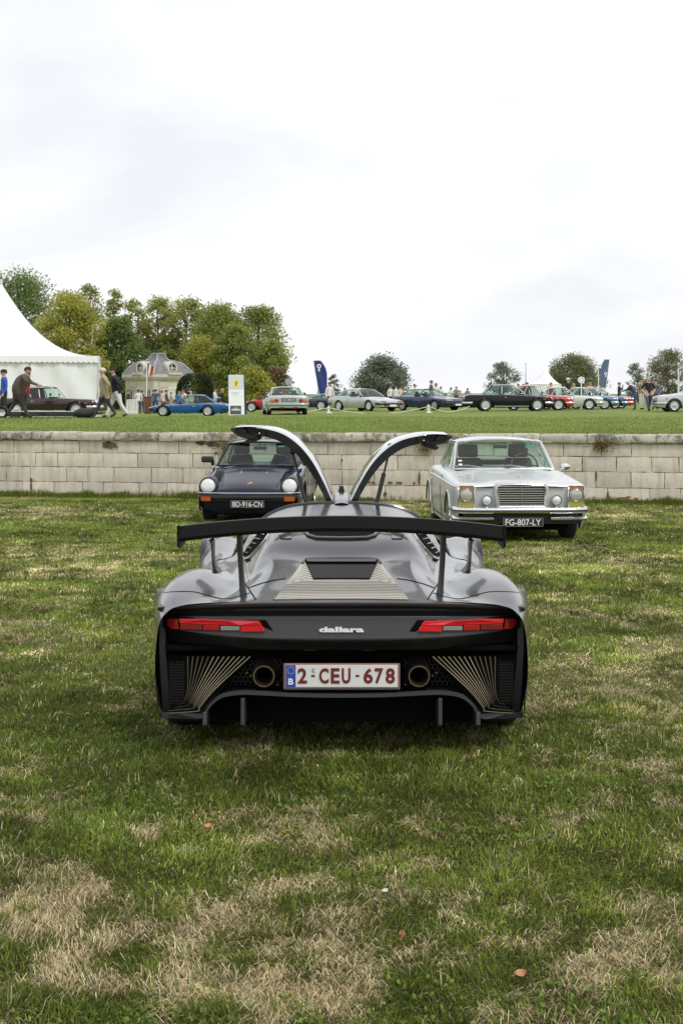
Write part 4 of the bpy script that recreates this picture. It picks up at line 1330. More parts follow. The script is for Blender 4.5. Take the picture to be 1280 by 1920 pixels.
# ------------------------------------------------------------------ builders shared by the other cars
# car frame: the nose at y = 0 looks towards -y, the tail at y = L, x to the photo's right
def loft_body(secs, ny, nx, wheels):
    rows = wheel_lift(densify(secs, ny, nx), wheels)
    return mirror_rows(rows)

def pane(mb, a, b, c, d, bulge=(0, 0, 0), nu=8, nv=5):
    """curved pane between four corners a b (bottom) and d c (top)"""
    A, B, C_, D = [np.array(p, float) for p in (a, b, c, d)]; bl = np.array(bulge, float)
    G = []
    for j in range(nv + 1):
        v = j / nv; row = []
        for i in range(nu + 1):
            u = i / nu
            p = (A * (1 - u) + B * u) * (1 - v) + (D * (1 - u) + C_ * u) * v
            p = p + bl * (4 * u * (1 - u)) * (.5 + .5 * 4 * v * (1 - v))
            row.append(tuple(p))
        G.append(row)
    mb.grid(G)

def greenhouse(root, g, paint, glass_m, trim=None, bpost=None, wide_c=0.0, pillar=.022, lod=1):
    """g: dict with corner triples (y, z, halfwidth): a0 screen foot, a1 screen top, c1 rear screen top, c0 rear screen foot; crown, dome"""
    a0, a1, c1, c0 = g['a0'], g['a1'], g['c1'], g['c0']
    P = lambda q, s: (s * q[2], q[0], q[1])
    crown, bow_ = g.get('crown', .035), g.get('bow', .06)
    # roof skin
    ys = np.linspace(0, 1, 9); rows = []
    for t in ys:
        y = a1[0] + (c1[0] - a1[0]) * t; z = a1[1] + (c1[1] - a1[1]) * t + g.get('arch', .02) * 4 * t * (1 - t); w = a1[2] + (c1[2] - a1[2]) * t + .02 * 4 * t * (1 - t)
        row = []
        for s in np.linspace(-1, 1, 13):
            yy = y + (-(1 - s * s) * bow_ * (1 - t) + (1 - s * s) * bow_ * t)
            row.append((s * w, yy, z + crown * (1 - abs(s) ** 2.6) - .012 * abs(s) ** 8))
        rows.append(row)
    mb = MB(); mb.slab(rows, .03, (0, 0, -1)); mb.build('roof', paint, root, angle=50)
    for s in (-1, 1):
        mb = MB(); mb.tube([P(a0, s), P(tuple((np.array(a0) + np.array(a1)) / 2 + np.array((0, .012, .0))), s), P(a1, s)], pillar, 6)
        mb.build('front_pillar', trim or paint, root)
        mb = MB()
        if wide_c > 0:
            pts = [(c0[0] - wide_c, c0[1], c0[2] + .02), (c0[0], c0[1], c0[2]), (c1[0], c1[1], c1[2]), (c1[0] - wide_c * .55, c1[1] + .005, c1[2] + .01)]
            Q = [[P(pts[0], s), P(pts[1], s)], [P(pts[3], s), P(pts[2], s)]]
            mb.slab(Q, .03, (-s, 0, 0))
        else:
            mb.tube([P(c0, s), P(c1, s)], pillar * 1.2, 6)
        mb.build('rear_pillar', paint, root, smooth=False, bevel=.004)
        mb = MB(); mb.tube([P(a1, s), (s * (a1[2] + .03), (a1[0] + c1[0]) / 2, (a1[1] + c1[1]) / 2 + g.get('arch', .02)), P(c1, s)], .014, 5)
        mb.build('roof_rail', trim or paint, root)
        # side glass
        yb0, yb1 = a0[0] + .10, c0[0] - wide_c - .02
        yt0, yt1 = a1[0] + .02, c1[0] - wide_c * .55 - .01
        def side(t0, t1, name='side_window'):
            q = MB()
            f = lambda t, top: ((a1[2] + (c1[2] - a1[2]) * t) * s, yt0 + (yt1 - yt0) * t, a1[1] - .01 + (c1[1] - a1[1]) * t) if top else ((a0[2] + (c0[2] - a0[2]) * t + g.get('beltout', .03) * 4 * t * (1 - t)) * s, yb0 + (yb1 - yb0) * t, a0[1] + (c0[1] - a0[1]) * t)
            pane(q, f(t0, 0), f(t1, 0), f(t1, 1), f(t0, 1), (s * .015, 0, 0), 4, 4)
            q.build(name, glass_m, root)
            return f
        posts = [0] + (bpost or []) + [1]
        for t0, t1 in zip(posts[:-1], posts[1:]):
            f = side(t0 + .008, t1 - .008)
        for t in (bpost or []):
            q = MB(); q.tube([f(t, 0), f(t, 1)], pillar * .8, 5); q.build('door_pillar', trim or paint, root)
    m = MB(); pane(m, P(a0, -1), P(a0, 1), P(a1, 1), P(a1, -1), (0, -bow_ * 1.5, .0)); m.build('windscreen', glass_m, root)
    m = MB(); pane(m, P(c0, -1), P(c0, 1), P(c1, 1), P(c1, -1), (0, bow_ * 1.3, .0)); m.build('rear_window', glass_m, root)
    if trim is not None:
        m = MB(); m.tube([P(a1, -1)] + [(s * a1[2], a1[0] - bow_ * (1 - s * s), a1[1] + crown * .8 * (1 - s * s)) for s in (-.6, -.3, 0, .3, .6)] + [P(a1, 1)], .012, 5); m.build('screen_trim', trim, root)
        m = MB(); m.tube([P(a0, -1)] + [(s * a0[2], a0[0] - bow_ * 1.5 * .5 * 2 * (1 - s * s) * .5, a0[1] + .004) for s in (-.6, -.3, 0, .3, .6)] + [P(a0, 1)], .012, 5); m.build('screen_trim', trim, root)

def seat(root, x, y, z, mat, w=.46, h=.62, head=True, facing=1):
    mb = MB(); G = []
    for t in np.linspace(0, 1, 7):
        ww = w * (1 - .25 * t * t)
        G.append([(x + s * ww / 2, y + facing * .20 * t + .02 * (s * s), z + h * t) for s in (-1, -.8, -.4, 0, .4, .8, 1)])
    mb.slab(G, .11, (0, facing, -.1)); o = mb.build('seat', mat, root, bevel=.03, seg=2)
    if head:
        mb = MB(); mb.box((x, y + facing * .26, z + h + .10), (w * .58, .09, .19)); mb.build('headrest', mat, root, bevel=.035, seg=3)
def steering(root, x, y, z, r=.19, mat=None):
    mb = MB(); N = 20
    R = Matrix.Rotation(math.radians(-25), 3, 'X')
    ring = [R @ Vector((r * math.cos(2 * math.pi * k / N), 0, r * math.sin(2 * math.pi * k / N))) + Vector((x, y, z)) for k in range(N + 1)]
    mb.tube(ring, .013, 6, cap=False); mb.tube([ring[0], ring[N // 2]], .012, 5); mb.tube([Vector((x, y, z)), Vector((x, y - .35, z - .22))], .02, 6)
    mb.build('steering_wheel', mat or black_trim, root)
def disc_lamp(root, name, c, r, lens, rim_m, tilt=0.0, depth=.03, yaw=0.0, bezel=.012):
    R = Matrix.Rotation(yaw, 3, 'Z') @ Matrix.Rotation(tilt, 3, 'X')
    mb = MB(); mb.lathe([(r * .02, -depth * 1.4), (r * .5, -depth * 1.25), (r * .85, -depth * .8), (r, -depth * .2), (r, .01)], c=c, axis='Y', n=24, rot=R)
    o = mb.build(name, lens, root, angle=60)
    mb = MB(); mb.lathe([(r, -depth * .1), (r + bezel * .4, -depth * .9), (r + bezel, -depth * .6), (r + bezel, .05)], c=c, axis='Y', n=24, rot=R, cap=False)
    mb.build('bezel', rim_m, o, angle=60)
    return o
def reflector_mat():
    if 'lamp_reflector' in MATS: return MATS['lamp_reflector']
    m = bpy.data.materials.new('lamp_reflector'); m.use_nodes = True
    nt = m.node_tree; b = nt.nodes['Principled BSDF']
    t = _n(nt, 'ShaderNodeTexCoord'); w = _n(nt, 'ShaderNodeTexWave'); w.inputs['Scale'].default_value = 22; w.inputs['Distortion'].default_value = 1.0
    nt.links.new(t.outputs['Object'], w.inputs['Vector'])
    r = _n(nt, 'ShaderNodeValToRGB'); r.color_ramp.elements[0].color = (.50, .53, .52, 1); r.color_ramp.elements[1].color = (.86, .88, .86, 1)
    nt.links.new(w.outputs['Fac'], r.inputs['Fac']); nt.links.new(r.outputs['Color'], b.inputs['Base Color'])
    b.inputs['Roughness'].default_value = .18; b.inputs['Metallic'].default_value = .1; b.inputs['Coat Weight'].default_value = 1.0
    MATS['lamp_reflector'] = m
    return m
lamp_glass = reflector_mat()
def french_plate(root, text, c, w, h, face_m, ink, yoff=-.006, facing=-1, frame=None):
    mb = MB(); mb.box(c, (w, .012, h)); p = mb.build('number_plate', face_m, root, smooth=False, bevel=.003)
    mb = MB(); put_text(mb, text, c[0] - w * .44, c[2] - h * .35, w * .88, h * .70, c[1] + facing * .0085, bold=.008, depth=.0015, face=facing); mb.build('plate_letters', ink, p, smooth=False)
    mb = MB(); t = .006
    for dx, dz, sx_, sz_ in ((0, h / 2 - t, w - .012, .004), (0, -h / 2 + t, w - .012, .004), (w / 2 - t, 0, .004, h - .016), (-w / 2 + t, 0, .004, h - .016)):
        mb.box((c[0] + dx, c[1] + facing * .0066, c[2] + dz), (sx_, .002, sz_))
    mb.build('plate_border', M('plate_line', (.30, .30, .29), r=.5), p, smooth=False)
plate_black = M('plate_black', (.02, .02, .02), r=.4)
plate_silver = M('plate_silver', (.78, .78, .76), r=.5)

# ------------------------------------------------------------------ the dark blue rear-engined coupe by the wall
PY = 21.9
navy = M('midnight_paint', (.010, .0125, .030), r=.12, spec=.28)
po = empty('coupe', (at(464, PY), PY, float(gz(-1.4, 22.5)) - .02), math.radians(-2.6))
tag(po, 'dark midnight blue rounded coupe with round headlamps parked nose out by the stone wall', 'car')
PZ = .955
def zs(secs, k): return [(y, [(x, z * k) for x, z in pts]) for y, pts in secs]
PS = [
 (.10, [(0, .50), (.25, .50), (.40, .495), (.47, .49), (.53, .49), (.62, .485), (.70, .47), (.75, .44), (.765, .38), (.765, .32), (.75, .24)]),
 (.16, [(0, .575), (.25, .572), (.40, .565), (.47, .56), (.53, .565), (.63, .57), (.72, .55), (.775, .50), (.785, .42), (.78, .33), (.77, .22)]),
 (.28, [(0, .635), (.25, .63), (.40, .615), (.47, .61), (.53, .66), (.63, .725), (.72, .69), (.785, .60), (.80, .48), (.80, .36), (.79, .22)]),
 (.45, [(0, .69), (.25, .685), (.4, .67), (.47, .665), (.53, .73), (.63, .785), (.73, .75), (.80, .65), (.812, .50), (.81, .37), (.80, .21)]),
 (.75, [(0, .765), (.25, .76), (.4, .745), (.48, .735), (.54, .775), (.63, .815), (.735, .78), (.805, .68), (.818, .53), (.81, .38), (.80, .20)]),
 (1.05, [(0, .84), (.25, .835), (.42, .815), (.5, .80), (.56, .82), (.64, .84), (.745, .80), (.812, .69), (.822, .54), (.815, .38), (.80, .20)]),
 (1.35, [(0, .905), (.25, .90), (.45, .88), (.55, .87), (.62, .87), (.68, .87), (.765, .82), (.817, .70), (.825, .54), (.82, .37), (.80, .20)]),
 (1.9, [(0, .91), (.25, .91), (.45, .905), (.58, .90), (.66, .895), (.72, .88), (.785, .82), (.820, .70), (.826, .54), (.82, .37), (.80, .20)]),
 (2.6, [(0, .92), (.25, .92), (.45, .915), (.58, .91), (.66, .905), (.72, .89), (.79, .83), (.830, .71), (.838, .54), (.83, .37), (.80, .20)]),
 (3.15, [(0, .94), (.25, .94), (.45, .93), (.56, .92), (.64, .905), (.73, .885), (.81, .82), (.865, .70), (.878, .54), (.865, .37), (.82, .22)]),
 (3.7, [(0, .84), (.25, .835), (.45, .82), (.55, .80), (.63, .785), (.71, .76), (.79, .70), (.83, .60), (.835, .48), (.82, .36), (.78, .25)]),
 (4.2, [(0, .56), (.25, .555), (.45, .55), (.55, .545), (.62, .535), (.67, .52), (.71, .50), (.73, .47), (.735, .42), (.73, .36), (.71, .28)]),
]
PW_ = [(.93, .30, .345), (3.20, .30, .345)]
mb = MB(); mb.grid(loft_body(zs(PS, PZ), 10, 4, PW_)); mb.build('body', navy, po, angle=50)
mb = MB(); mb.box((0, 2.1, .30), (1.2, 3.7, .30)).box((0, .93, .38), (1.1, .8, .4)).box((0, 3.2, .38), (1.1, .8, .4)).box((0, .18, .28), (1.40, .10, .24)); mb.build('underbody', tar, po, smooth=False)
for sx in (-1, 1):
    wheel(po, (sx * .70, .93, .305), .305, .20, .20, alloy, 'five', sx)
    wheel(po, (sx * .72, 3.20, .305), .305, .23, .20, alloy, 'five', sx)
greenhouse(po, dict(a0=(1.40, .865, .655), a1=(1.86, 1.205, .525), c1=(2.75, 1.185, .50), c0=(3.50, .86, .56), crown=.045, bow=.07, arch=.03, beltout=.05), navy, clear_glass, black_trim, bpost=[.10, .62], pillar=.018)
mb = MB(); mb.box((0, 2.0, .74), (1.1, 1.6, .02)); mb.box((0, 1.62, .82), (1.22, .30, .08)); mb.build('dashboard', dark_cloth, po, smooth=False, bevel=.02)
for x in (-.36, .36): seat(po, x, 2.10, .55, dark_cloth, w=.46, h=.46)
steering(po, .36, 1.78, .86, .17)
mb = MB(); mb.box((0, 1.90, 1.13), (.22, .02, .055)); mb.tube([(0, 1.9, 1.16), (0, 1.88, 1.21)], .008, 5); mb.build('rear_mirror', black_trim, po, bevel=.01)
# bumper with rubber band, indicators, bellows
mb = MB()
bx = [(-.80, .62), (-.79, .22), (-.74, .09), (-.60, .03), (-.3, .0), (0, -.012), (.3, .0), (.60, .03), (.74, .09), (.79, .22), (.80, .62)]
bp = spline(bx, 4)
mb.grid([[(x * k, y + dy, z * PZ) for x, y in bp] for k, dy, z in ((.975, .03, .52), (1.0, .0, .515), (1.0, -.004, .485))])
mb.build('bumper', navy, po, angle=40)
mb = MB(); mb.grid([[(x * k, y + dy, z * PZ) for x, y in bp] for k, dy, z in ((1.0, -.003, .486), (1.008, -.012, .475), (1.008, -.012, .445), (1.0, .0, .435), (.985, .02, .405), (.97, .05, .36))]); mb.build('bumper_band', black_trim, po, angle=40)
mb = MB(); mb.grid([[(x * .97, y + .03, .365 * PZ) for x, y in bp], [(x * .95, y + .05, .28 * PZ) for x, y in bp], [(x * .9, y + .12, .19) for x, y in bp]]); mb.build('front_apron', navy, po, angle=50)
mb = MB(); mb.tube([(x * 1.003, y - .004, .527 * PZ) for x, y in bp], .007, 5); mb.build('bumper_trim', chrome, po)
for sx in (-1, 1):
    mb = MB(); mb.grid([[(sx * (.575 + .14 * t), -.012 + .035 * 1.0 * t ** 2 + .022 * (t > -1) , z) for t in np.linspace(0, 1, 6)] for z in (.465 * PZ, .405 * PZ)])
    mb.grid([[(sx * (.57 + .155 * t), .004 + .045 * t ** 2 - .022, z) for t in np.linspace(0, 1, 6)] for z in (.470 * PZ, .400 * PZ)])
    mb.build('indicator', amber, po, angle=60)
    disc_lamp(po, 'headlight', (sx * .635, .178, .602), .122, lamp_glass, black_trim, tilt=math.radians(-14), depth=.035, bezel=.014)
    mb = MB(); mb.lathe([(.134, .0), (.146, .02), (.152, .07), (.155, .16)], c=(sx * .635, .178, .602), axis='Y', n=24, rot=Matrix.Rotation(math.radians(-14), 3, 'X'), cap=False); mb.build('headlight_bucket', navy, po)
    mb = MB(); mb.box((sx * .47, .10, .315), (.15, .03, .075)); mb.build('fog_lamp', clear_lens, po, bevel=.01)
    # mirror on the door
    mb = MB(); mb.box((sx * .845, 1.62, .955), (.20, .09, .105)); mb.box((sx * .76, 1.64, .90), (.06, .05, .10)); mb.build('door_mirror', black_trim, po, bevel=.025, seg=3)
    mb = MB(); mb.tube([(sx * .832, 2.36, .735), (sx * .845, 2.44, .735), (sx * .832, 2.52, .735)], .012, 6); mb.build('door_handle', black_trim, po)
    mb = MB(); mb.tube([(sx * .834, 1.38, .80), (sx * .842, 1.385, .50), (sx * .83, 1.40, .24)], .004, 5); mb.build('door_gap', dim_gap, po)
    mb = MB(); mb.tube([(sx * .842, 2.62, .84), (sx * .852, 2.62, .50), (sx * .84, 2.6, .24)], .004, 5); mb.build('door_gap', dim_gap, po)
    mb = MB(); mb.box((sx * .823, .62, .52), (.012, .06, .03)); mb.build('side_repeater', amber, po, bevel=.004)
# bonnet lines, cowl vent, crest, wipers
def hood_z(x, y):
    ys = [s[0] for s in PS]
    zz = [float(np.interp(abs(x), [p[0] for p in s[1][:7]], [p[1] for p in s[1][:7]])) * PZ for s in PS]
    return float(np.interp(y, ys, zz))
for sx in (-1, 1):
    mb = MB(); mb.tube([(sx * x, y, hood_z(x, y) + .002) for x, y in [(.40, .15), (.43, .3), (.455, .6), (.49, 1.0), (.54, 1.32)]], .0045, 5); mb.build('bonnet_gap', dim_gap, po)
    mb = MB(); mb.grid([[(sx * (.20 + d), y, hood_z(.2, y) + .003) for d in (0, .012)] for y in (.90, 1.0, 1.1, 1.2)]); mb.build('washer_line', chrome, po)
    mb = MB(); a = (sx * .42 - .12, 1.36, .87); mb.tube([a, (a[0] + .30, 1.42, .885), (a[0] + .52, 1.46, .90)], .008, 5); mb.tube([(a[0] + .1, 1.39, .885), (a[0] + .5, 1.47, .93)], .005, 4); mb.build('wiper', black_trim, po)
mb = MB(); mb.slab([[(x, y, hood_z(x, y) + .008) for x in np.linspace(-.30, .30, 7)] for y in (1.10, 1.18, 1.27)], .01, (0, 0, -1)); mb.build('cowl_vent', black_trim, po)
mb = MB(); cz = hood_z(0, .34)
mb.prism([(-.033, .040), (.033, .040), (.034, .0), (.026, -.028), (0, -.046), (-.026, -.028), (-.034, .0)], 0, .008, axis='Z')
o = mb.build('bonnet_crest', M('crest_gold', (.62, .44, .10), r=.3, met=.7), po, smooth=False)
o.location = (0, .34, cz + .004); o.rotation_euler = (math.radians(22), 0, 0)
q = MB()
q.box((-.014, .016, .0095), (.022, .028, .003)); q.build('crest_field', M('crest_red', (.25, .02, .02), r=.4), o, smooth=False)
q = MB(); q.box((0, -.002, .0105), (.014, .02, .003)); q.build('crest_field', black_trim, o, smooth=False)
q = MB(); q.box((.014, -.022, .0095), (.018, .018, .003)); q.build('crest_field', black_trim, o, smooth=False)
french_plate(po, 'BD-916-CN', (0, -.012, .335), .52, .115, plate_black, plate_silver)
mb = MB(); mb.box((.36, 1.79, 1.165), (.10, .003, .03)); mb.build('sticker', M('turquoise', (.02, .30, .32), r=.4), po, smooth=False)

# ------------------------------------------------------------------ the silver upright-grille coupe
MY = 18.3
merc = M('silver_paint', (.56, .575, .575), r=.36, met=.3, coat=.5)
me_ = empty('coupe', (at(973, MY + .3), MY, float(gz(2.4, 19)) - .01), math.radians(2.0))
tag(me_, 'silver vintage coupe with wide chrome grille and tall headlamps parked nose out', 'car')
MZ = .945
MS = [
 (.14, [(0, .80), (.20, .80), (.34, .795), (.45, .79), (.56, .785), (.66, .785), (.78, .78), (.815, .76), (.82, .62), (.815, .48), (.80, .34), (.78, .22)]),
 (.20, [(0, .855), (.20, .853), (.34, .845), (.45, .835), (.56, .83), (.66, .832), (.785, .825), (.835, .79), (.845, .64), (.84, .48), (.83, .34), (.80, .20)]),
 (.45, [(0, .885), (.20, .883), (.34, .875), (.45, .855), (.56, .847), (.66, .852), (.79, .848), (.85, .80), (.868, .66), (.862, .48), (.85, .34), (.81, .20)]),
 (.85, [(0, .915), (.20, .913), (.34, .905), (.45, .88), (.56, .868), (.66, .873), (.79, .870), (.86, .82), (.880, .67), (.875, .48), (.86, .34), (.81, .20)]),
 (1.25, [(0, .945), (.20, .943), (.36, .935), (.48, .91), (.58, .895), (.68, .897), (.80, .893), (.865, .84), (.885, .68), (.88, .48), (.865, .34), (.81, .20)]),
 (1.55, [(0, .965), (.20, .965), (.40, .96), (.52, .945), (.62, .93), (.72, .925), (.81, .912), (.866, .85), (.886, .68), (.88, .48), (.865, .34), (.81, .20)]),
 (2.4, [(0, .94), (.20, .94), (.40, .94), (.52, .94), (.62, .94), (.72, .935), (.81, .92), (.865, .86), (.886, .68), (.88, .48), (.865, .34), (.81, .20)]),
 (3.2, [(0, .95), (.20, .95), (.40, .95), (.52, .95), (.62, .95), (.72, .94), (.80, .92), (.855, .86), (.876, .68), (.87, .48), (.855, .34), (.80, .20)]),
 (3.8, [(0, .96), (.20, .958), (.40, .952), (.52, .945), (.62, .935), (.70, .925), (.77, .905), (.82, .85), (.85, .68), (.845, .48), (.83, .34), (.78, .22)]),
 (4.55, [(0, .88), (.20, .878), (.40, .874), (.52, .87), (.60, .865), (.67, .855), (.72, .84), (.76, .80), (.78, .66), (.78, .5), (.77, .36), (.74, .28)]),
 (4.66, [(0, .74), (.20, .738), (.40, .736), (.52, .733), (.60, .73), (.66, .72), (.70, .70), (.72, .68), (.73, .60), (.73, .5), (.72, .40), (.70, .32)]),
]
MW = [(.83, .30, .355), (3.56, .30, .355)]
mb = MB(); mb.grid(loft_body(zs(MS, MZ), 10, 4, MW)); mb.build('body', merc, me_, angle=40)
mb = MB(); mb.box((0, 2.3, .33), (1.25, 4.2, .30)).box((0, .83, .42), (1.15, .85, .4)).box((0, 3.56, .42), (1.15, .85, .4)); mb.build('underbody', tar, me_, smooth=False)
for sx in (-1, 1):
    wheel(me_, (sx * .735, .83, .315), .315, .18, .20, chrome, 'cap', sx)
    wheel(me_, (sx * .725, 3.56, .315), .315, .18, .20, chrome, 'cap', sx)
    for wy, wz, R in MW:
        mb = MB(); mb.tube([(sx * (.875 if wy < 2 else .862), wy + (R + .004) * math.cos(t), wz + (R + .004) * math.sin(t)) for t in np.linspace(.1, math.pi - .1, 14)], .013, 5); mb.build('arch_trim', chrome, me_)
# flat nose panel behind the lamps
mb = MB()
mb.slab([[(x, .15 - .02 * (1 - (x / .82) ** 2), z) for x in np.linspace(-.81, .81, 17)] for z in (.44, .54, .64, .735)], .03, (0, 1, 0)); mb.build('nose_panel', merc, me_, angle=50)
greenhouse(me_, dict(a0=(1.60, .905, .70), a1=(2.08, 1.268, .60), c1=(3.02, 1.262, .585), c0=(3.66, .90, .66), crown=.060, bow=.05, arch=.012, beltout=.06), merc, clear_glass, chrome, bpost=[.11, .60], pillar=.018)
mb = MB(); mb.box((0, 2.45, .75), (1.2, 1.9, .02)); mb.box((0, 1.80, .865), (1.34, .34, .06)); mb.box((0, 3.3, .84), (1.2, .5, .03)); mb.build('dashboard', M('dash_brown', (.05, .032, .022), r=.6), me_, smooth=False, bevel=.02)
for x in (-.37, .37): seat(me_, x, 2.42, .52, brown_leather, w=.50, h=.50)
mb = MB(); mb.slab([[(x, 3.05 + .15 * t, .55 + .42 * t) for x in (-.58, -.3, -.03, .03, .3, .58)] for t in (0, .5, .9, 1)], .12, (0, 1, 0)); mb.build('rear_seat', brown_leather, me_, bevel=.03)
steering(me_, .36, 2.02, .93, .19, brown_leather)
mb = MB(); mb.box((.02, 2.08, 1.20), (.20, .02, .05)); mb.build('rear_mirror', black_trim, me_, bevel=.01)
# grille: chrome shell, dark field, horizontal bars, centre rib
gx0, gx1 = -.345, .345
mb = MB()
shell = [(-.325, .478), (.325, .478), (.335, .60), (.350, .735), (.345, .775), (.30, .800), (.10, .808), (-.10, .808), (-.30, .800), (-.345, .775), (-.350, .735), (-.335, .60)]
inner = [(x * .90, (z - .64) * .86 + .634) for x, z in shell]
n = len(shell)
mb.add([(x, .055, z) for x, z in shell] + [(x, .05, z) for x, z in inner] + [(x, .22, z) for x, z in shell] + [(x, .12, z) for x, z in inner],
       [(i, (i + 1) % n, n + (i + 1) % n, n + i) for i in range(n)] + [(2 * n + i, 2 * n + (i + 1) % n, (i + 1) % n, i) for i in range(n)] + [(n + i, n + (i + 1) % n, 3 * n + (i + 1) % n, 3 * n + i) for i in range(n)])
gr = mb.build('grille', merc, me_, angle=30, bevel=.008)
mb = MB(); mb.prism(inner, .11, .13); mb.build('grille_back', tar, gr, smooth=False)
for k in range(9):
    z = .512 + k * .030
    mb = MB(); mb.box((0, .085, z), (.61, .03, .011)); mb.build('grille_bar', alloy, gr, smooth=False)
mb = MB(); mb.box((0, .066, .632), (.016, .02, .27)); mb.build('grille_rib', chrome, gr, smooth=False)
mb = MB(); mb.tube([(x, .048, z) for x, z in inner + inner[:1]], .009, 6); mb.build('grille_surround', chrome, gr)
# bonnet star: ring with three arms on a stem
mb = MB(); c = Vector((0, .17, .875))
ring = [c + Vector((.038 * math.cos(t), 0, .038 * math.sin(t))) for t in np.linspace(0, 2 * math.pi, 21)]
mb.tube(ring, .0045, 5, cap=False)
for k in range(3):
    t = math.pi / 2 + k * 2 * math.pi / 3; mb.tube([c, c + Vector((.038 * math.cos(t), 0, .038 * math.sin(t)))], [.007, .003], 5)
mb.tube([c - Vector((0, 0, .038)), Vector((0, .18, .80))], .008, 6); mb.build('bonnet_star', chrome, me_)
for sx in (-1, 1):
    # tall lamp unit: amber strip, round lamp behind glass, yellow foot
    cx = sx * .712
    mb = MB(); pr = [(cx - .095, .475), (cx + .095, .475), (cx + .102, .50), (cx + .102, .745), (cx + .09, .765), (cx - .09, .765), (cx - .102, .745), (cx - .102, .50)]
    mb.prism(pr, .075, .20); hl = mb.build('headlight', M('lamp_shell', (.45, .47, .46), r=.2, met=.6), me_, smooth=False, bevel=.014, seg=3)
    mb = MB(); mb.prism([(cx - .088, .715), (cx + .088, .715), (cx + .088, .742), (cx + .075, .753), (cx - .075, .753), (cx - .088, .742)], .068, .09); mb.build('indicator', M('orange_glass', (.36, .17, .08), r=.12, coat=1.0), hl, smooth=False)
    mb = MB(); mb.prism([(cx - .086, .487), (cx + .086, .487), (cx + .090, .505), (cx + .090, .548), (cx - .090, .548), (cx - .090, .505)], .0675, .09); mb.build('fog_lens', M('yellow_glass', (.34, .31, .07), r=.12, coat=1.0), hl, smooth=False)
    mb = MB(); mb.prism([(cx - .088, .552), (cx + .088, .552), (cx + .090, .58), (cx + .090, .712), (cx - .090, .712), (cx - .090, .58)], .0665, .09); mb.build('lamp_lens', M('lamp_lens', (.30, .28, .22), r=.1, met=.3, coat=1.0), hl, smooth=False)
    disc_lamp(hl, 'main_lamp', (cx, .066, .642), .080, M('main_lamp_lens', (.46, .44, .37), r=.15, met=.2, coat=1.0), chrome, depth=.012, bezel=.006)
    mb = MB(); mb.tube([(p[0], .070, p[1]) for p in pr + pr[:1]], .008, 5); mb.build('lamp_surround', chrome, hl)
    disc_lamp(me_, 'driving_lamp', (sx * .452, .05, .575), .062, lamp_glass, chrome, depth=.03, bezel=.008)
    mb = MB(); mb.tube([(sx * .452, .08, .52), (sx * .452, .05, .47)], .014, 6); mb.build('lamp_bracket', chrome, me_)
    mb = MB(); mb.box((sx * .47, .125, .738), (.20, .03, .010)); mb.build('air_slot', black_trim, me_, smooth=False)
    # waist crease trim, sill trim, door gaps, handle
    mb = MB(); mb.tube([(sx * x, y, z) for x, y, z in [(.842, .22, .735), (.868, .6, .75), (.882, 1.2, .77), (.884, 2.4, .78), (.874, 3.3, .775), (.845, 3.9, .76)]], .012, 5); mb.build('waist_trim', chrome, me_)
    mb = MB(); mb.tube([(sx * .868, 1.2, .225), (sx * .868, 3.2, .225)], .016, 5); mb.build('sill_trim', chrome, me_)
    mb = MB(); mb.tube([(sx * .866, 1.62, .82), (sx * .89, 1.62, .64), (sx * .872, 1.63, .26)], .004, 5); mb.build('door_gap', dim_gap, me_)
    mb = MB(); mb.tube([(sx * .862, 2.9, .82), (sx * .886, 2.9, .64), (sx * .868, 2.9, .26)], .004, 5); mb.build('door_gap', dim_gap, me_)
    mb = MB(); mb.tube([(sx * .885, 2.66, .72), (sx * .908, 2.70, .724), (sx * .908, 2.78, .724), (sx * .885, 2.82, .72)], .011, 6); mb.build('door_handle', chrome, me_)
    mb = MB(); a = (sx * .30 + .02, 1.50, .925); mb.tube([a, (a[0] - .22, 1.53, .955), (a[0] - .46, 1.58, .945)], .009, 5); mb.build('wiper', chrome, me_)
mb = MB(); mb.ball((.90, 1.80, .925), (.075, .05, .05), 12, 8); mb.tube([(.83, 1.8, .87), (.88, 1.81, .90)], .014, 6); mb.build('door_mirror', chrome, me_)
# bumper: two chrome blades wrapped round the corners
def blade(name, z0, z1, out, x1, xin=0.0):
    B = [(xin, -.01), (.3, -.008), (.55, .0), (.72, .02), (.82, .07), (.872, .16), (.885, .34), (.885, .62)]
    def mk(sg):
        b = [(sg * x, y) for x, y in B if x >= xin]
        return spline(b, 4)
    return mk
for name, z0, z1, o in (('bumper', .405, .485, .03), ('lower_bumper', .315, .365, .02)):
    B = [(-.885, .62), (-.885, .34), (-.872, .16), (-.82, .07), (-.72, .02), (-.55, .0), (-.3, -.008), (0, -.01), (.3, -.008), (.55, .0), (.72, .02), (.82, .07), (.872, .16), (.885, .34), (.885, .62)]
    bp = spline(B, 4); zm = (z0 + z1) / 2
    spans = [bp] if name == 'bumper' else [bp[:24], bp[-24:]]
    for q in spans:
        mb = MB(); mb.grid([[(x * k, y + dy, z) for x, y in q] for k, dy, z in ((.985, .05, z1 + .004), (.99, .012, z1 + .004), (1.0, -.012, z1 - .012), (1.006, -.024, zm), (1.0, -.012, z0 + .012), (.99, .012, z0), (.985, .05, z0))])
        mb.build('bumper', chrome, me_, angle=50)
mb = MB(); mb.tube([(x * 1.008, y - .026, .447) for x, y in spline(B, 4)], .009, 5); mb.build('bumper_strip', black_trim, me_)
mb = MB(); mb.box((0, .09, .37), (1.5, .05, .20)); mb.build('front_valance', M('valance_grey', (.012, .012, .013), r=.6), me_, smooth=False)
french_plate(me_, 'FG-807-LY', (.005, -.035, .300), .52, .115, plate_black, plate_silver)
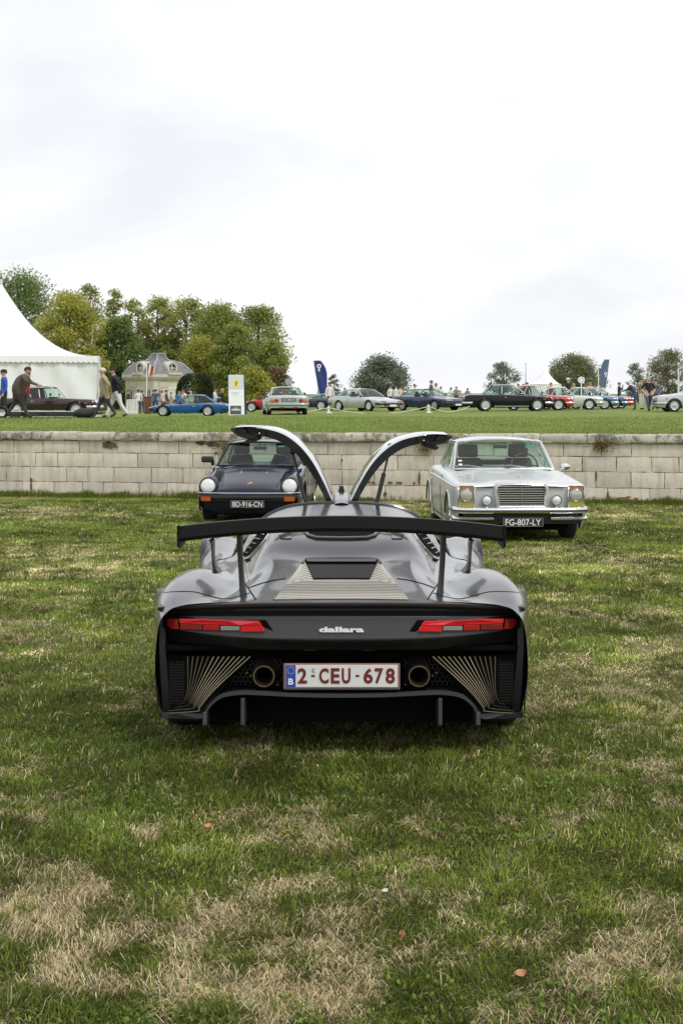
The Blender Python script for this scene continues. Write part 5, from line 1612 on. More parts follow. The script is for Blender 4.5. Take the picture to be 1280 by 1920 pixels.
mb = MB(); mb.box((.44, 2.055, 1.20), (.12, .003, .05), Matrix.Rotation(math.radians(-50), 3, 'X')); mb.build('sticker', MATS['turquoise'], me_, smooth=False)
for k in range(2):
    mb = MB(); mb.box((-.60, 1.66 + .05 * k, .965 + .05 * k), (.05, .003, .03), Matrix.Rotation(math.radians(-50), 3, 'X')); mb.build('sticker', white_paint, me_, smooth=False)
# ------------------------------------------------------------------ trees
leaf_m = attr_mat('foliage', r=.55, transl=.42, spec=.25)
bark_m = M('bark', (.09, .07, .05), r=.95, var=.4, vs=3)
def tree(px, Y, top, base, wpx, label, cols, name='tree', n=5200, leaf_s=.215, clumps=60, sparse=0.0, shape=1.0, bare=.28, group=None, seed=1, limbs=7, zg=None, fat=1.0):
    """a tapered trunk with limbs and a crown of separate leaves gathered in uneven clumps"""
    rg = np.random.default_rng(seed * 7 + 3); n = int(n * 1.75)
    X0 = at(px, Y); z0 = (zat(base, Y) if zg is None else zg); H = zat(top, Y) - z0; R = wpx * .5 * Y / F
    root = empty(name, (X0, Y, z0)); tag(root, label, 'tree', group)
    cz0 = H * bare
    mb = MB(); tr = max(.12, H * .022)
    lean = rg.normal(0, .02, 2)
    spine = [(lean[0] * h * H + .1 * math.sin(h * 5 + seed), lean[1] * h * H, h * H - (.2 if h == 0 else 0)) for h in (0, .2, .4, .6, .8, .93)]
    mb.tube(spine, [tr * 1.25, tr, tr * .8, tr * .55, tr * .3, tr * .1], 7)
    ends = []
    for k in range(limbs):
        h = rg.uniform(bare * .8, .75); a = 2 * math.pi * (k / limbs) + rg.normal(0, .4)
        p0 = Vector((lean[0] * h * H, lean[1] * h * H, h * H)); ln = R * rg.uniform(.55, .95); up = rg.uniform(.35, 1.0) * ln
        p1 = p0 + Vector((math.cos(a) * ln * .5, math.sin(a) * ln * .5, up * .6)); p2 = p0 + Vector((math.cos(a) * ln, math.sin(a) * ln, min(up * 1.1, H * .93 - p0.z)))
        mb.tube([p0, p1, p2], [tr * .5, tr * .33, tr * .1], 5); ends += [p1, p2]
    mb.build('trunk', bark_m, root)
    # clump centres inside the crown's envelope
    C = []; rr = []
    while len(C) < clumps:
        t = (len(C) + rg.random()) / clumps; a = rg.random() * 2 * np.pi
        prof = (math.sin(math.pi * min(1, (t * .86 + .10))) ** .75) * (1 - .25 * max(0, t - .55) * shape)
        q = math.sqrt(rg.random()) if rg.random() < .35 else rg.uniform(.7, 1.0)
        r = R * prof * q * rg.uniform(.82, 1.08)
        C.append((r * math.cos(a) * 1.0, r * math.sin(a) * .8, cz0 + (H - cz0) * t * .97)); rr.append(R * rg.uniform(.24, .42) * fat)
    C = np.array(C); rr = np.array(rr)
    k = rg.integers(0, clumps, n)
    off = rg.normal(0, 1, (n, 3)); off /= np.linalg.norm(off, axis=1)[:, None]
    off *= (rg.random(n) ** .62)[:, None] * 1.18
    n_ = n
    P = C[k] + off * rr[k][:, None] * np.array([1.1, 1.1, .72])
    u = rg.normal(0, 1, (n, 3)); u /= np.linalg.norm(u, axis=1)[:, None]
    w = np.cross(u, rg.normal(0, 1, (n, 3))); w /= np.linalg.norm(w, axis=1)[:, None]
    s = (leaf_s * rg.uniform(.5, 1.2, n))[:, None]
    V = np.stack([P - u * s * .7, P + w * s * .38, P + u * s * .7, P - w * s * .38], 1)
    b = np.arange(n)[:, None] * 4
    T = np.concatenate([b + np.array([0, 1, 2]), b + np.array([0, 2, 3])], 0)
    cm = rg.random(clumps)[k][:, None] * .7 + rg.random(n)[:, None] * .3
    col = (np.array(cols[0]) * cm + np.array(cols[1]) * (1 - cm)) * np.array([1.62, 1.58, 1.75]) * rg.uniform(.85, 1.15, n)[:, None]
    if len(cols) > 2:
        pick = (rg.random(clumps) < .3)[k] & (rg.random(n) < .8)
        col = np.where(pick[:, None], np.array(cols[2]) * rg.uniform(.8, 1.2, n)[:, None], col)
    raw_mesh('crown', V.reshape(-1, 3), T, leaf_m, np.repeat(col[:, None, :], 4, 1).reshape(-1, 3), root)
    return root
DG = [(.150, .200, .050), (.072, .108, .030)]
YG = [(.320, .320, .060), (.175, .190, .040)]
MG = [(.230, .275, .062), (.120, .155, .038), (.290, .285, .075)]
OL = [(.270, .300, .080), (.145, .175, .048), (.31, .290, .08)]
HAZED_GREEN = [(.160, .185, .120), (.100, .125, .082)]  # haze of distance mixed into the leaf colour of the far trees
GT = 'tall trees behind the tent and the pavilion'
tree(30, 150, 516, 765, 190, 'huge dark green tree rising behind the tent, leftmost of the tall trees', DG, n=14000, clumps=110, seed=1, group=GT, bare=.15)
tree(128, 140, 552, 765, 136, 'yellow green broad tree just right of the white tent peak', YG, n=13000, clumps=90, seed=2, group=GT, bare=.08)
tree(163, 156, 530, 765, 90, 'tall thin crowned tree with sky gaps above the yellow green one', OL, n=4200, clumps=44, seed=3, group=GT, limbs=10, bare=.12)
tree(213, 152, 542, 765, 62, 'slender open tree with bare stem showing left of the pavilion', OL, n=2800, clumps=34, seed=4, group=GT, limbs=11, bare=.08)
tree(222, 143, 596, 768, 100, 'dark bushy tree between the tent and the pavilion roof', DG, n=10000, clumps=80, seed=5, group=GT, bare=.06)
tree(255, 160, 562, 768, 76, 'thin olive tree just left above the pavilion roof', OL, n=4000, clumps=42, seed=16, group=GT, limbs=9, bare=.12)
tree(298, 162, 556, 768, 88, 'open olive tree with many limbs directly above the pavilion roof', OL, n=5200, clumps=50, seed=6, group=GT, limbs=12, bare=.28)
tree(352, 158, 560, 768, 104, 'olive tree with dark trunk rising above the right dormer', OL, n=7000, clumps=60, seed=7, group=GT, limbs=10, bare=.25)
tree(412, 154, 572, 768, 136, 'mid green full tree above the clipped hedge', MG, n=13000, clumps=100, seed=8, group=GT, bare=.10)
tree(482, 152, 576, 768, 128, 'rounded tree with fine leaves at the right end of the row', MG, n=10000, clumps=80, seed=9, group=GT, bare=.14)
tree(440, 146, 610, 768, 90, 'lower green tree filling the gap behind the white board', MG, n=10000, clumps=70, seed=17, group=GT, bare=.05)
tree(385, 150, 636, 768, 96, 'low yellow green tree filling in behind the clipped hedge', YG, n=7000, clumps=60, seed=31, group=GT, bare=.03)
tree(505, 147, 640, 768, 74, 'low mid green tree at the right foot of the row', MG, n=6000, clumps=54, seed=32, group=GT, bare=.03)
tree(318, 160, 625, 768, 90, 'dark green tree low behind the pavilion dome', DG, n=6000, clumps=54, seed=33, group=GT, bare=.05)
BG_ = 'bushes at the foot of the tall trees'
tree(470, 138, 690, 768, 80, 'light yellow green bush right of the white board', YG, 'bush', n=3000, clumps=40, seed=10, group=BG_, bare=.02, leaf_s=.26)
tree(518, 140, 690, 768, 62, 'brownish bush at the right end behind the pale green car', [(.17, .13, .06), (.10, .085, .035)], 'bush', n=2400, clumps=34, seed=11, group=BG_, bare=.02, leaf_s=.26)
tree(190, 132, 680, 770, 60, 'yellow bush beside the tent corner', YG, 'bush', n=2200, clumps=30, seed=12, group=BG_, bare=.02, leaf_s=.26)
FT = 'single trees far across the upper lawn'
tree(714, 260, 672, 752, 98, 'broad dense tree, its green greyed with haze, standing alone behind the silver and navy coupes', HAZED_GREEN, n=9000, clumps=90, seed=21, group=FT, leaf_s=.34, bare=.06)
tree(626, 240, 703, 752, 28, 'very small tree right of the navy feather flag', HAZED_GREEN, n=900, clumps=16, seed=22, group=FT, bare=.12)
tree(942, 250, 680, 752, 62, 'open leafed tree behind the black saloon', HAZED_GREEN, n=3200, clumps=36, seed=23, group=FT, limbs=9, bare=.2)
tree(1075, 230, 670, 752, 100, 'big dome shaped green tree behind the round sign', [(.160, .178, .078), (.090, .112, .050)], n=13000, clumps=90, seed=24, group=FT, bare=.08)
tree(1042, 235, 690, 752, 34, 'small dark tree at the left flank of the dome shaped one', HAZED_GREEN, n=900, clumps=14, seed=25, group=FT, bare=.1)
tree(1194, 240, 682, 754, 46, 'narrow ragged tree left of the man in black', HAZED_GREEN, n=1700, clumps=24, seed=26, group=FT, limbs=8, bare=.1)
tree(1252, 225, 658, 754, 84, 'large open tree at the right edge behind the mast', [(.175, .172, .085), (.10, .115, .056)], n=6500, clumps=60, seed=27, group=FT, limbs=10, bare=.08)

# far wooded rim of the park
mb = MB(); rg = np.random.default_rng(4)
hx = np.linspace(-420, 420, 140)
mb.grid([[(x, 560 + 14 * math.sin(x * .03), 0) for x in hx], [(x, 562 + 14 * math.sin(x * .03), 3.0 + 1.6 * float(fbm(np.array(x * .06), np.array(3.0), 4))) for x in hx], [(x, 590, 3.0) for x in hx]])
tag(mb.build('hills', M('far_woods', (.20, .25, .20), r=.95, var=.25, vs=.2)), kind='structure')

# clipped hedge and a spiky palm-like shrub in front of the pavilion
def leafy(name, label, cat, pts, norm, col, s, parent_loc, group=None):
    rg = np.random.default_rng(len(pts)); n = len(pts)
    u = rg.normal(0, 1, (n, 3)); u /= np.linalg.norm(u, axis=1)[:, None]; w = np.cross(u, rg.normal(0, 1, (n, 3))); w /= np.linalg.norm(w, axis=1)[:, None]
    ss = (s * rg.uniform(.6, 1.2, n))[:, None]
    V = np.stack([pts - u * ss * .7, pts + w * ss * .4, pts + u * ss * .7, pts - w * ss * .4], 1).reshape(-1, 3)
    b = np.arange(n)[:, None] * 4; T = np.concatenate([b + np.array([0, 1, 2]), b + np.array([0, 2, 3])], 0)
    c = np.repeat((np.array(col) * rg.uniform(.6, 1.3, n)[:, None])[:, None, :], 4, 1).reshape(-1, 3)
    o = raw_mesh(name, V, T, leaf_m, c); o.location = parent_loc
    return tag(o, label, cat, group)
rg = np.random.default_rng(31)
HY = 122; hw = 72 * .5 * HY / F; hh = zat(700, HY) - .5
q = rg.normal(0, 1, (6000, 3)); q[:, 2] = np.abs(q[:, 2]); q = np.sign(q) * np.abs(q / np.linalg.norm(q, axis=1)[:, None]) ** .62
leafy('hedge', 'dark clipped dome of hedge between the pavilion and the white board', 'hedge', q * np.array([hw, 1.4, hh]) * rg.uniform(.93, 1.02, 6000)[:, None], None, (.035, .055, .022), .14, (at(366, HY), HY, .45))
sp = empty('palm_shrub', (at(318, 122), 122, .5)); tag(sp, 'spiky grey green shrub left of the clipped hedge', 'shrub')
mb = MB()
for k in range(60):
    a = rg.random() * 6.283; e = rg.uniform(.35, 1.35); l = rg.uniform(1.0, 1.7)
    d = Vector((math.cos(a) * math.cos(e), math.sin(a) * math.cos(e), math.sin(e))); p0 = Vector((d.x * .1, d.y * .1, .35)); sd_ = d.cross(Vector((0, 0, 1))).normalized() * .05
    m_ = p0 + d * l * .6; t_ = p0 + d * l + Vector((0, 0, -.25 * l))
    mb.add([p0 - sd_, p0 + sd_, m_ + sd_, m_ - sd_, t_], [(0, 1, 2, 3), (3, 2, 4)])
mb.build('foliage', M('palm_green', (.075, .10, .055), r=.5, var=.25), sp, smooth=False)
mb = MB(); mb.tube([(0, 0, 0), (0, 0, .6)], [.2, .15], 7); mb.build('stem', bark_m, sp)

# ------------------------------------------------------------------ pavilion (square, seen on its corner)
BY = 134; sB = F / BY
pv = empty('pavilion', (at(297, BY), BY, .5), math.radians(45)); tag(pv, 'small cream stone pavilion with domed slate roof and two round dormers', 'building')
cream = M('pavilion_stone', (.62, .55, .42), r=.9, var=.12, vs=1.2, bump=.3, bs=6)
cream2 = M('pavilion_trim', (.56, .52, .43), r=.9, var=.15, vs=2)
slate = M('slate', (.17, .172, .170), r=.55, var=.35, vs=2.2, bump=.5, bs=9)
lead = M('lead', (.30, .31, .33), r=.5, var=.2, vs=2)
hB = 69 / sB / 1.414 - .32; zE = zat(712, BY) - .5; zC = zat(703, BY) - .5; zT = zat(664, BY) - .5
mb = MB(); mb.box((0, 0, zE / 2), (2 * hB, 2 * hB, zE)); mb.build('wall', cream, pv, smooth=False)
mb = MB()
for s_, a, b in ((hB + .10, zE - .12, zE), (hB + .22, zE + .002, zE + .16), (hB + .32, zE + .163, zC)): mb.box((0, 0, (a + b) / 2), (2 * s_, 2 * s_, b - a))
mb.build('cornice', cream2, pv, smooth=False, bevel=.03)
mb = MB(); mb.box((0, 0, zE - .95), (2 * hB + .12, 2 * hB + .12, .10)); mb.build('string_course', cream2, pv, smooth=False)
mb = MB(); mb.box((0, 0, .2), (2 * hB + .16, 2 * hB + .16, .4)); mb.build('plinth', cream2, pv, smooth=False)
for sx, sy in ((-1, -1), (-1, 1), (1, -1), (1, 1)):
    mb = MB(); mb.box((sx * (hB - .22), sy * (hB - .22), zE / 2), (.56, .56, zE - .2)); mb.build('pilaster', cream2, pv, smooth=False, bevel=.02)
hr = zT - zC
rp_ = spline([(hB + .25, zC), (hB - .05, zC + hr * .22), (hB * .80, zC + hr * .46), (hB * .58, zC + hr * .60), (hB * .34, zC + hr * .68), (hB * .24, zC + hr * .82), (hB * .21, zC + hr)], 4)
mb = MB(); G = []
for w, z in rp_:
    G.append([(-w, -w, z), (w, -w, z), (w, w, z), (-w, w, z)])
mb.grid(G, close_u=True); mb.add([G[-1][0], G[-1][1], G[-1][2], G[-1][3]], [(0, 1, 2, 3)])
rf = mb.build('roof', slate, pv, smooth=False)
mb = MB(); mb.box((0, 0, zT + .06), (hB * .46, hB * .46, .12)); mb.build('roof_cap', lead, rf, smooth=False)
for k in range(4):
    a = k * math.pi / 2 + math.pi / 4
    mb = MB(); mb.tube([(w * 1.415 * math.cos(a), w * 1.415 * math.sin(a), z + .03) for w, z in rp_], .10, 6); mb.build('hip_roll', lead, rf)
for rot in (0, -math.pi / 2):
    R = Matrix.Rotation(rot, 3, 'Z')          # faces -y and -x: the two sides turned to the camera
    c = R @ Vector((0, -hB - .02, zC + .62))
    mb = MB(); mb.lathe([(.40, .0), (.56, -.02), (.62, .06), (.62, 1.1), (.40, .3)], c=c, axis='Y', n=24, rot=R, cap=False); d_ = mb.build('dormer', cream2, pv)
    mb = MB(); mb.lathe([(.42, .12), (0, .12)], c=c, axis='Y', n=20, rot=R); mb.build('pane', M('old_glass', (.05, .06, .07), r=.1, spec=.6), d_)
    mb = MB()
    for v in ((.44, .035), (.035, .44)): mb.box(c + R @ Vector((0, .09, 0)), (v[0] * 2, .03, v[1] * 2), R)
    mb.build('glazing_bar', white_paint, d_, smooth=False)
    mb = MB(); mb.box(R @ Vector((0, -hB - .25, zC + .10)), (1.5, .45, .22), R); mb.build('dormer_sill', cream2, d_, smooth=False)
    mb = MB(); mb.box(R @ Vector((-1.0, -hB - .025, zE - .5)), (1.1, .05, .48), R); mb.build('wall_panel', cream2, pv, smooth=False, bevel=.02)
    mb = MB(); mb.box(R @ Vector((0, -hB - .01, 1.15)), (1.1, .06, 2.1), R); mb.build('door', M('door_white', (.66, .66, .62), r=.6), pv, smooth=False, bevel=.02)
    for q in (-1.45, 1.45):
        mb = MB(); mb.box(R @ Vector((q, -hB - .01, 1.45)), (.75, .05, 1.3), R); w_ = mb.build('window', M('old_glass_w', (.10, .11, .12), r=.15), pv, smooth=False)
        mb = MB()
        for v in ((.80, .05, 0, .68), (.80, .05, 0, -.68), (.05, 1.4, .4, 0), (.05, 1.4, -.4, 0), (.03, 1.3, 0, 0)): mb.box(R @ Vector((q + v[2], -hB - .05, 1.45 + v[3])), (v[0], .04, v[1]), R)
        mb.build('frame', white_paint, w_, smooth=False)

# ------------------------------------------------------------------ white marquee at the left
TY = 66; sT = F / TY
canvas = M('tent_canvas', (.80, .81, .81), r=.7, var=.03, vs=.6)
tz = .72
th_ = 190 / sT; ta = math.radians(9.9)
tn = empty('marquee', (at(186, TY) - th_ * (math.cos(ta) + math.sin(ta)), TY + th_ * (math.cos(ta) - math.sin(ta)), tz), ta); tag(tn, 'big white pagoda marquee with high concave peak at the left edge', 'tent')
ze = zat(668, TY) - tz; zp = zat(531, TY + 3.85) - tz
mb = MB(); G = []
for i in range(25):
    r = i / 24; row = []
    for k in range(48):
        t = (k % 12) / 12 * 2 - 1; sd_ = k // 12
        p = [(t, -1), (1, t), (-t, 1), (-1, -t)][sd_]
        sag = .04 * (1 - t * t) * math.sin(math.pi * r)
        row.append((p[0] * r * th_, p[1] * r * th_, ze + (zp - ze) * (1 - r) ** 2.25 - sag * 2))
    G.append(row)
mb.grid(G, close_u=True); mb.build('roof', canvas, tn, angle=25)
for sd_ in range(4):
    for t in (-1, -.34, .34):
        ring_ = []
        for i in range(2, 25, 2):
            r = i / 24; p = [(t, -1), (1, t), (-t, 1), (-1, -t)][sd_]
            ring_.append((p[0] * r * th_, p[1] * r * th_, ze + (zp - ze) * (1 - r) ** 2.25 + .004 - .08 * (1 - t * t) * math.sin(math.pi * r)))
        mb = MB(); mb.tube(ring_, .012, 4); mb.build('roof_seam', M('tent_seam', (.66, .67, .68), r=.7), tn)
for sx in (-1, 1):
    mb = MB(); mb.tube([(sx * th_, -th_, ze), (sx * (th_ + .5), -th_ - 1.5, -.1)], .012, 5); mb.build('guy_rope', M('guy_rope', (.5, .5, .48), r=.8), tn)
mb = MB()
for side in range(4):
    R = Matrix.Rotation(side * math.pi / 2, 3, 'Z'); top, bot = [], []
    for k in range(121):
        x = -th_ + 2 * th_ * k / 120; top.append(R @ Vector((x, -th_ - .02, ze + .01)))
        bot.append(R @ Vector((x, -th_ - .05 - .02 * math.sin(k * 2.1), ze - .26 - .05 * abs(math.sin(k * math.pi / 3)))))
    mb.grid([top, [(a + b) / 2 for a, b in zip(top, bot)], bot])
mb.build('valance', canvas, tn, angle=60)
for side in range(4):
    R = Matrix.Rotation(side * math.pi / 2, 3, 'Z')
    for pnl in range(3):
        x0, x1 = -th_ + 2 * th_ * pnl / 3 + .015, -th_ + 2 * th_ * (pnl + 1) / 3 - .015
        G = []
        for j in range(9):
            z = -.02 + (ze - .02) * j / 8; row = []
            for i in range(25):
                x = x0 + (x1 - x0) * i / 24
                f = .05 * math.sin(i * 1.3 + pnl * 2 + .6 * math.sin(j * .7)) * (.4 + .6 * abs(math.sin(i * .37 + pnl))) + .05 * math.sin((i + j * 1.6) * .5)
                row.append(R @ Vector((x, -th_ + .06 + f * (.3 + .7 * math.sin(math.pi * j / 8)), z)))
            G.append(row)
        mb = MB(); mb.grid(G); mb.build('wall_panel', canvas, tn, angle=60)
for sx in (-1, 1):
    for sy in (-1, 1):
        mb = MB(); mb.tube([(sx * (th_ - .0), sy * (th_ - .0), -.1), (sx * th_, sy * th_, ze)], .06, 8); mb.build('pole', M('tent_pole', (.7, .72, .74), r=.4, met=.6), tn)
mb = MB(); mb.tube([(0, 0, ze), (0, 0, zp + .2)], .06, 8); mb.build('mast', MATS['tent_pole'], tn)
# far tent
ft = empty('marquee', (at(1022, 150), 150, .95)); tag(ft, 'distant small white tent peak behind the red coupe roof', 'tent')
mb = MB(); G = []
for i in range(13):
    r = i / 12
    G.append([(1.7 * r * math.cos(t), 1.7 * r * math.sin(t), 2.2 + (zat(690, 150) - 3.15) * (1 - r) ** 1.6) for t in np.linspace(0, 2 * math.pi, 25)[:-1]])
mb.grid(G, close_u=True); mb.build('roof', canvas, ft)
mb = MB(); mb.lathe([(1.66, -.1), (1.66, 2.25)], n=24, cap=False); mb.build('wall_panel', canvas, ft)

# ------------------------------------------------------------------ flags, signs, boards, ropes
navy_cloth = M('navy_cloth', (.022, .045, .20), r=.75, var=.15, vs=3)
def feather(px0, px1, top, base, Y, label, mat, emb, flip=1):
    X = at((px0 + px1) / 2, Y); z0 = float(terr(X, Y)); w = (px1 - px0) * Y / F; zt = zat(top, Y) - z0; zb = zat(base, Y) - z0
    r = empty('feather_flag', (X, Y, z0)); tag(r, label, 'flag')
    G = []
    for i in range(17):
        t = i / 16; z = zb + (zt - zb) * t
        xl = -w / 2 * flip * (.25 + .75 * t) - flip * w * .10 * t; xr = w * flip * (.62 - .05 * t - .55 * max(0, (t - .55) / .45) ** 2.2)
        G.append([(xl + (xr - xl) * k / 6, .03 * math.sin(k * 1.1 + i * .4), z) for k in range(7)])
    mb = MB(); mb.slab(G, .012, (0, 1, 0)); f = mb.build('flag_sail', mat, r, angle=50)
    mb = MB(); mb.tube([(p[0][0] - .015 * flip, .0, p[0][2]) for p in [G[0], G[5], G[11], G[16]]], .02, 6); mb.tube([(G[0][0][0] - .015 * flip, 0, 0), (G[0][0][0] - .015 * flip, 0, zb)], .02, 6); mb.build('flag_pole', white_paint, r)
    mb = MB(); zz = zb + (zt - zb) * emb[0]; xx = emb[2] * w
    mb.lathe([(w * .20, -.034), (w * .20, -.05), (0, -.05)], c=(xx, 0, zz), axis='Y', n=18); e = mb.build('emblem', white_paint, f)
    mb = MB(); mb.lathe([(w * .09, -.051), (w * .09, -.056), (0, -.056)], c=(xx, 0, zz), axis='Y', n=14); mb.build('emblem_mark', mat, f)
    mb = MB(); mb.box((xx, -.042, zz - w * .34), (w * .16, .012, w * .25)); mb.build('emblem_stem', white_paint, f, smooth=False)
    mb = MB(); mb.lathe([(.25, 0), (.25, .03), (.05, .06)], n=12); mb.build('flag_base', black_trim, r)
feather(590, 611, 676, 738, 88, 'navy blue feather flag with white round emblem above the dark blue hatchback', navy_cloth, (.83, 0, -.12))
feather(1126, 1140, 674, 727, 105, 'blue grey feather flag leaning right with a long white emblem', M('bluegrey_cloth', (.10, .14, .25), r=.75, var=.2, vs=3), (.50, 0, .1), flip=-1)
def pole_flag(px, Y, top, zb_py, label, cols, w, h, group=None, horiz=False, hang=True):
    X = at(px, Y); z0 = float(terr(X, Y)); zt = zat(top, Y) - z0
    r = empty('flag', (X, Y, z0)); tag(r, label, 'flag', group)
    mb = MB(); mb.tube([(0, 0, -.1), (0, 0, zt)], .04, 6); mb.build('flag_pole', white_paint, r)
    n = len(cols)
    for k, c in enumerate(cols):
        G = []
        for j in range(7):
            v = j / 6; row = []
            for i in range(4):
                u = (k + i / 3) / n
                row.append((u * w * (1 - .35 * v), .10 * math.sin(u * 7 + v * 2), zt - .05 - v * h - u * .5 * h))
            G.append(row)
        mb = MB(); mb.slab(G, .01, (0, 1, 0)); mb.build('flag_band', c, r)
gcl, wcl, rcl = M('green_cloth', (.02, .20, .07), r=.8), M('white_cloth', (.75, .75, .73), r=.8), M('red_cloth', (.55, .03, .03), r=.8)
pole_flag(275.5, 112, 678, 740, 'green white and red striped flag hanging on a pale pole before the pavilion', [gcl, wcl, rcl], .55, .75)
pole_flag(1121, 120, 688, 740, 'small green flag beside the blue grey feather flag', [gcl, M('lime_cloth', (.12, .32, .06), r=.8)], .75, .55)
def pole(px, Y, top, label, r_=.03, mat=white_paint, head=None):
    X = at(px, Y); z0 = float(terr(X, Y)); zt = zat(top, Y) - z0
    o = empty('mast', (X, Y, z0)); tag(o, label, 'mast')
    mb = MB(); mb.tube([(0, 0, -.1), (0, 0, zt * .5), (0, 0, zt)], [r_ * 1.2, r_, r_ * .5], 6); mb.build('pole', mat, o)
    mb = MB(); mb.ball((0, 0, zt + r_), r_ * 1.3, 8, 6); mb.build('finial', mat, o)
    return o, zt
pole(985, 130, 683, 'thin pole behind the black saloon roof', .045, M('grey_pole', (.35, .33, .34), r=.5))
o_, zt_ = pole(1271, 95, 684, 'tall white mast at the right edge with a short cross arm', .06)
mb = MB(); mb.tube([(-.55, 0, zt_ - .05), (.1, 0, zt_ + .02)], .03, 6); mb.build('cross_arm', MATS['grey_pole'], o_)
mb = MB(); mb.box((.02, 0, zt_ - .05), (.2, .15, .22)); mb.build('lamp_box', MATS['grey_pole'], o_, smooth=False, bevel=.02)
def round_sign(px, py, r_px, Y, label):
    X = at(px, Y); z0 = float(terr(X, Y)); zc = zat(py, Y) - z0; r = r_px * Y / F
    o = empty('round_sign', (X, Y, z0)); tag(o, label, 'sign')
    mb = MB(); mb.lathe([(0, -.02), (r, -.02), (r, .02), (0, .02)], c=(0, 0, zc), axis='Y', n=24); mb.build('sign_disc', white_paint, o)
    mb = MB(); mb.lathe([(r * .62, -.024), (r * .70, -.026), (r * .62, -.021)], c=(0, 0, zc), axis='Y', n=24, cap=False); mb.build('sign_ring', M('sign_blue', (.35, .40, .55), r=.6), o)
    mb = MB(); mb.box((0, 0, (zc - r) / 2), (.06, .03, zc - r)); mb.build('post', white_paint, o, smooth=False)
round_sign(1089, 712.5, 6.5, 84, 'white round sign on a stick in front of the dome shaped tree')
round_sign(638, 724, 4, 95, 'white round sign on a stick right of the bearded man')
# hoop arch with hanging disc near the bushes
ho = empty('hoop_frame', (at(541, 96), 96, float(terr(at(541, 96), 96)))); tag(ho, 'grey hoop frame with a hanging disc behind the pale green car', 'frame')
zt_ = zat(701, 96) - ho.location.z; mb = MB()
mb.tube([(-.30, 0, zt_ - .05), (-.05, 0, zt_), (.14, 0, zt_ - .18), (.24, 0, zt_ - .55), (.26, 0, zt_ - 1.0), (.26, 0, 0)], .025, 6); mb.build('hoop', M('steel_grey', (.42, .43, .45), r=.4, met=.6), ho)
mb = MB(); mb.lathe([(.20, -.02), (.20, .02), (0, .02)], c=(-.04, 0, zt_ - .52), axis='Y', n=18); mb.build('disc', MATS['steel_grey'], ho)
mb = MB(); mb.tube([(-.04, 0, zt_), (-.04, 0, zt_ - .34)], .01, 5); mb.build('hanger', MATS['steel_grey'], ho)

# white A-board with yellow badge and a car picture
AY = 71; bd = empty('display_board', (at(442.5, AY), AY, float(terr(at(442, AY), AY)) - .02)); tag(bd, 'tall white display board with a yellow badge at top and a dark car photograph', 'board')
q = AY / F; hB_ = (778 - 702) * q
mb = MB(); mb.slab([[(-15.5 * q, .42 * 1, hB_), (13 * q, .42, hB_)], [(-13.5 * q, 0, 0), (16 * q, 0, 0)]], .03, (0, 1, 0)); mb.build('front_panel', M('board_white', (.78, .79, .80), r=.5), bd, smooth=False)
mb = MB(); mb.slab([[(-15 * q, .45, hB_), (14.2 * q, .45, hB_)], [(-12.5 * q, .95, 0), (18.5 * q, .95, 0)]], .03, (0, 1, 0)); mb.build('back_panel', M('board_blue', (.06, .09, .15), r=.5), bd, smooth=False)
bx_ = lambda py: .42 * (778 - py) / 76
def brd(name, a, b, c, d, mat, off=.006):
    mb = MB(); mb.slab([[((a - 442.5) * q, bx_(c) - off, (778 - c) * q), ((b - 442.5) * q, bx_(c) - off, (778 - c) * q)], [((a - 442.5) * q, bx_(d) - off, (778 - d) * q), ((b - 442.5) * q, bx_(d) - off, (778 - d) * q)]], .004, (0, 1, 0)); return mb.build(name, mat, bd, smooth=False)
brd('board_head', 427.8, 456, 703, 729, M('board_grey', (.55, .60, .63), r=.5))
brd('yellow_badge', 437, 446, 711.5, 726, M('badge_yellow', (.80, .62, .03), r=.4), .012)
brd('badge_mark', 440, 443.5, 715, 722, M('badge_olive', (.25, .20, .02), r=.5), .016)
brd('badge_mark', 441.5, 444.2, 714, 717, MATS['badge_olive'], .016)
for k, (a, b) in enumerate(((432, 448), (433, 447), (436, 445))):
    brd('text_line', a, b, 734.5 + k * 2.6, 735.3 + k * 2.6, M('text_grey', (.55, .55, .57), r=.6), .009)
brd('car_picture', 431.5, 452, 760, 776, M('picture_dark', (.07, .075, .085), r=.4, var=.6, vs=5), .010)
brd('picture_car', 434, 450, 766, 769, M('picture_light', (.55, .56, .57), r=.4), .014)
brd('picture_car', 438, 446, 763.5, 766, M('picture_mid', (.30, .31, .33), r=.4), .0145)

# rope barrier
posts = []
for px, Y in ((361, 64), (616, 66.5), (803, 70)):
    X = at(px, Y)
    pass
def rope_post(px, Y, top, label):
    X = at(px, Y); z0 = float(terr(X, Y)); h = zat(top, Y) - z0
    o = empty('rope_post', (X, Y, z0)); tag(o, label, 'post', 'white posts of the rope barrier')
    mb = MB(); mb.box((0, 0, h / 2), (.11, .09, h)); mb.build('shaft', white_paint, o, smooth=False, bevel=.012)
    mb = MB(); mb.box((.03, 0, .03), (.26, .2, .06)); mb.build('foot', white_paint, o, smooth=False, bevel=.01)
    return Vector((X, Y - .06, z0 + h * .82))
p1 = rope_post(616, 66.5, 762, 'white rope post in front of the silver coupe tail')
p2 = rope_post(803, 68.5, 759, 'white rope post before the front wheel of the navy coupe')
p0 = Vector((at(520, 62), 62, float(terr(at(520, 62), 62)) + .02)); p3 = Vector((at(880, 70), 70, float(terr(at(880, 70), 70)) + .30))
rope_m = M('rope', (.70, .66, .55), r=.9)
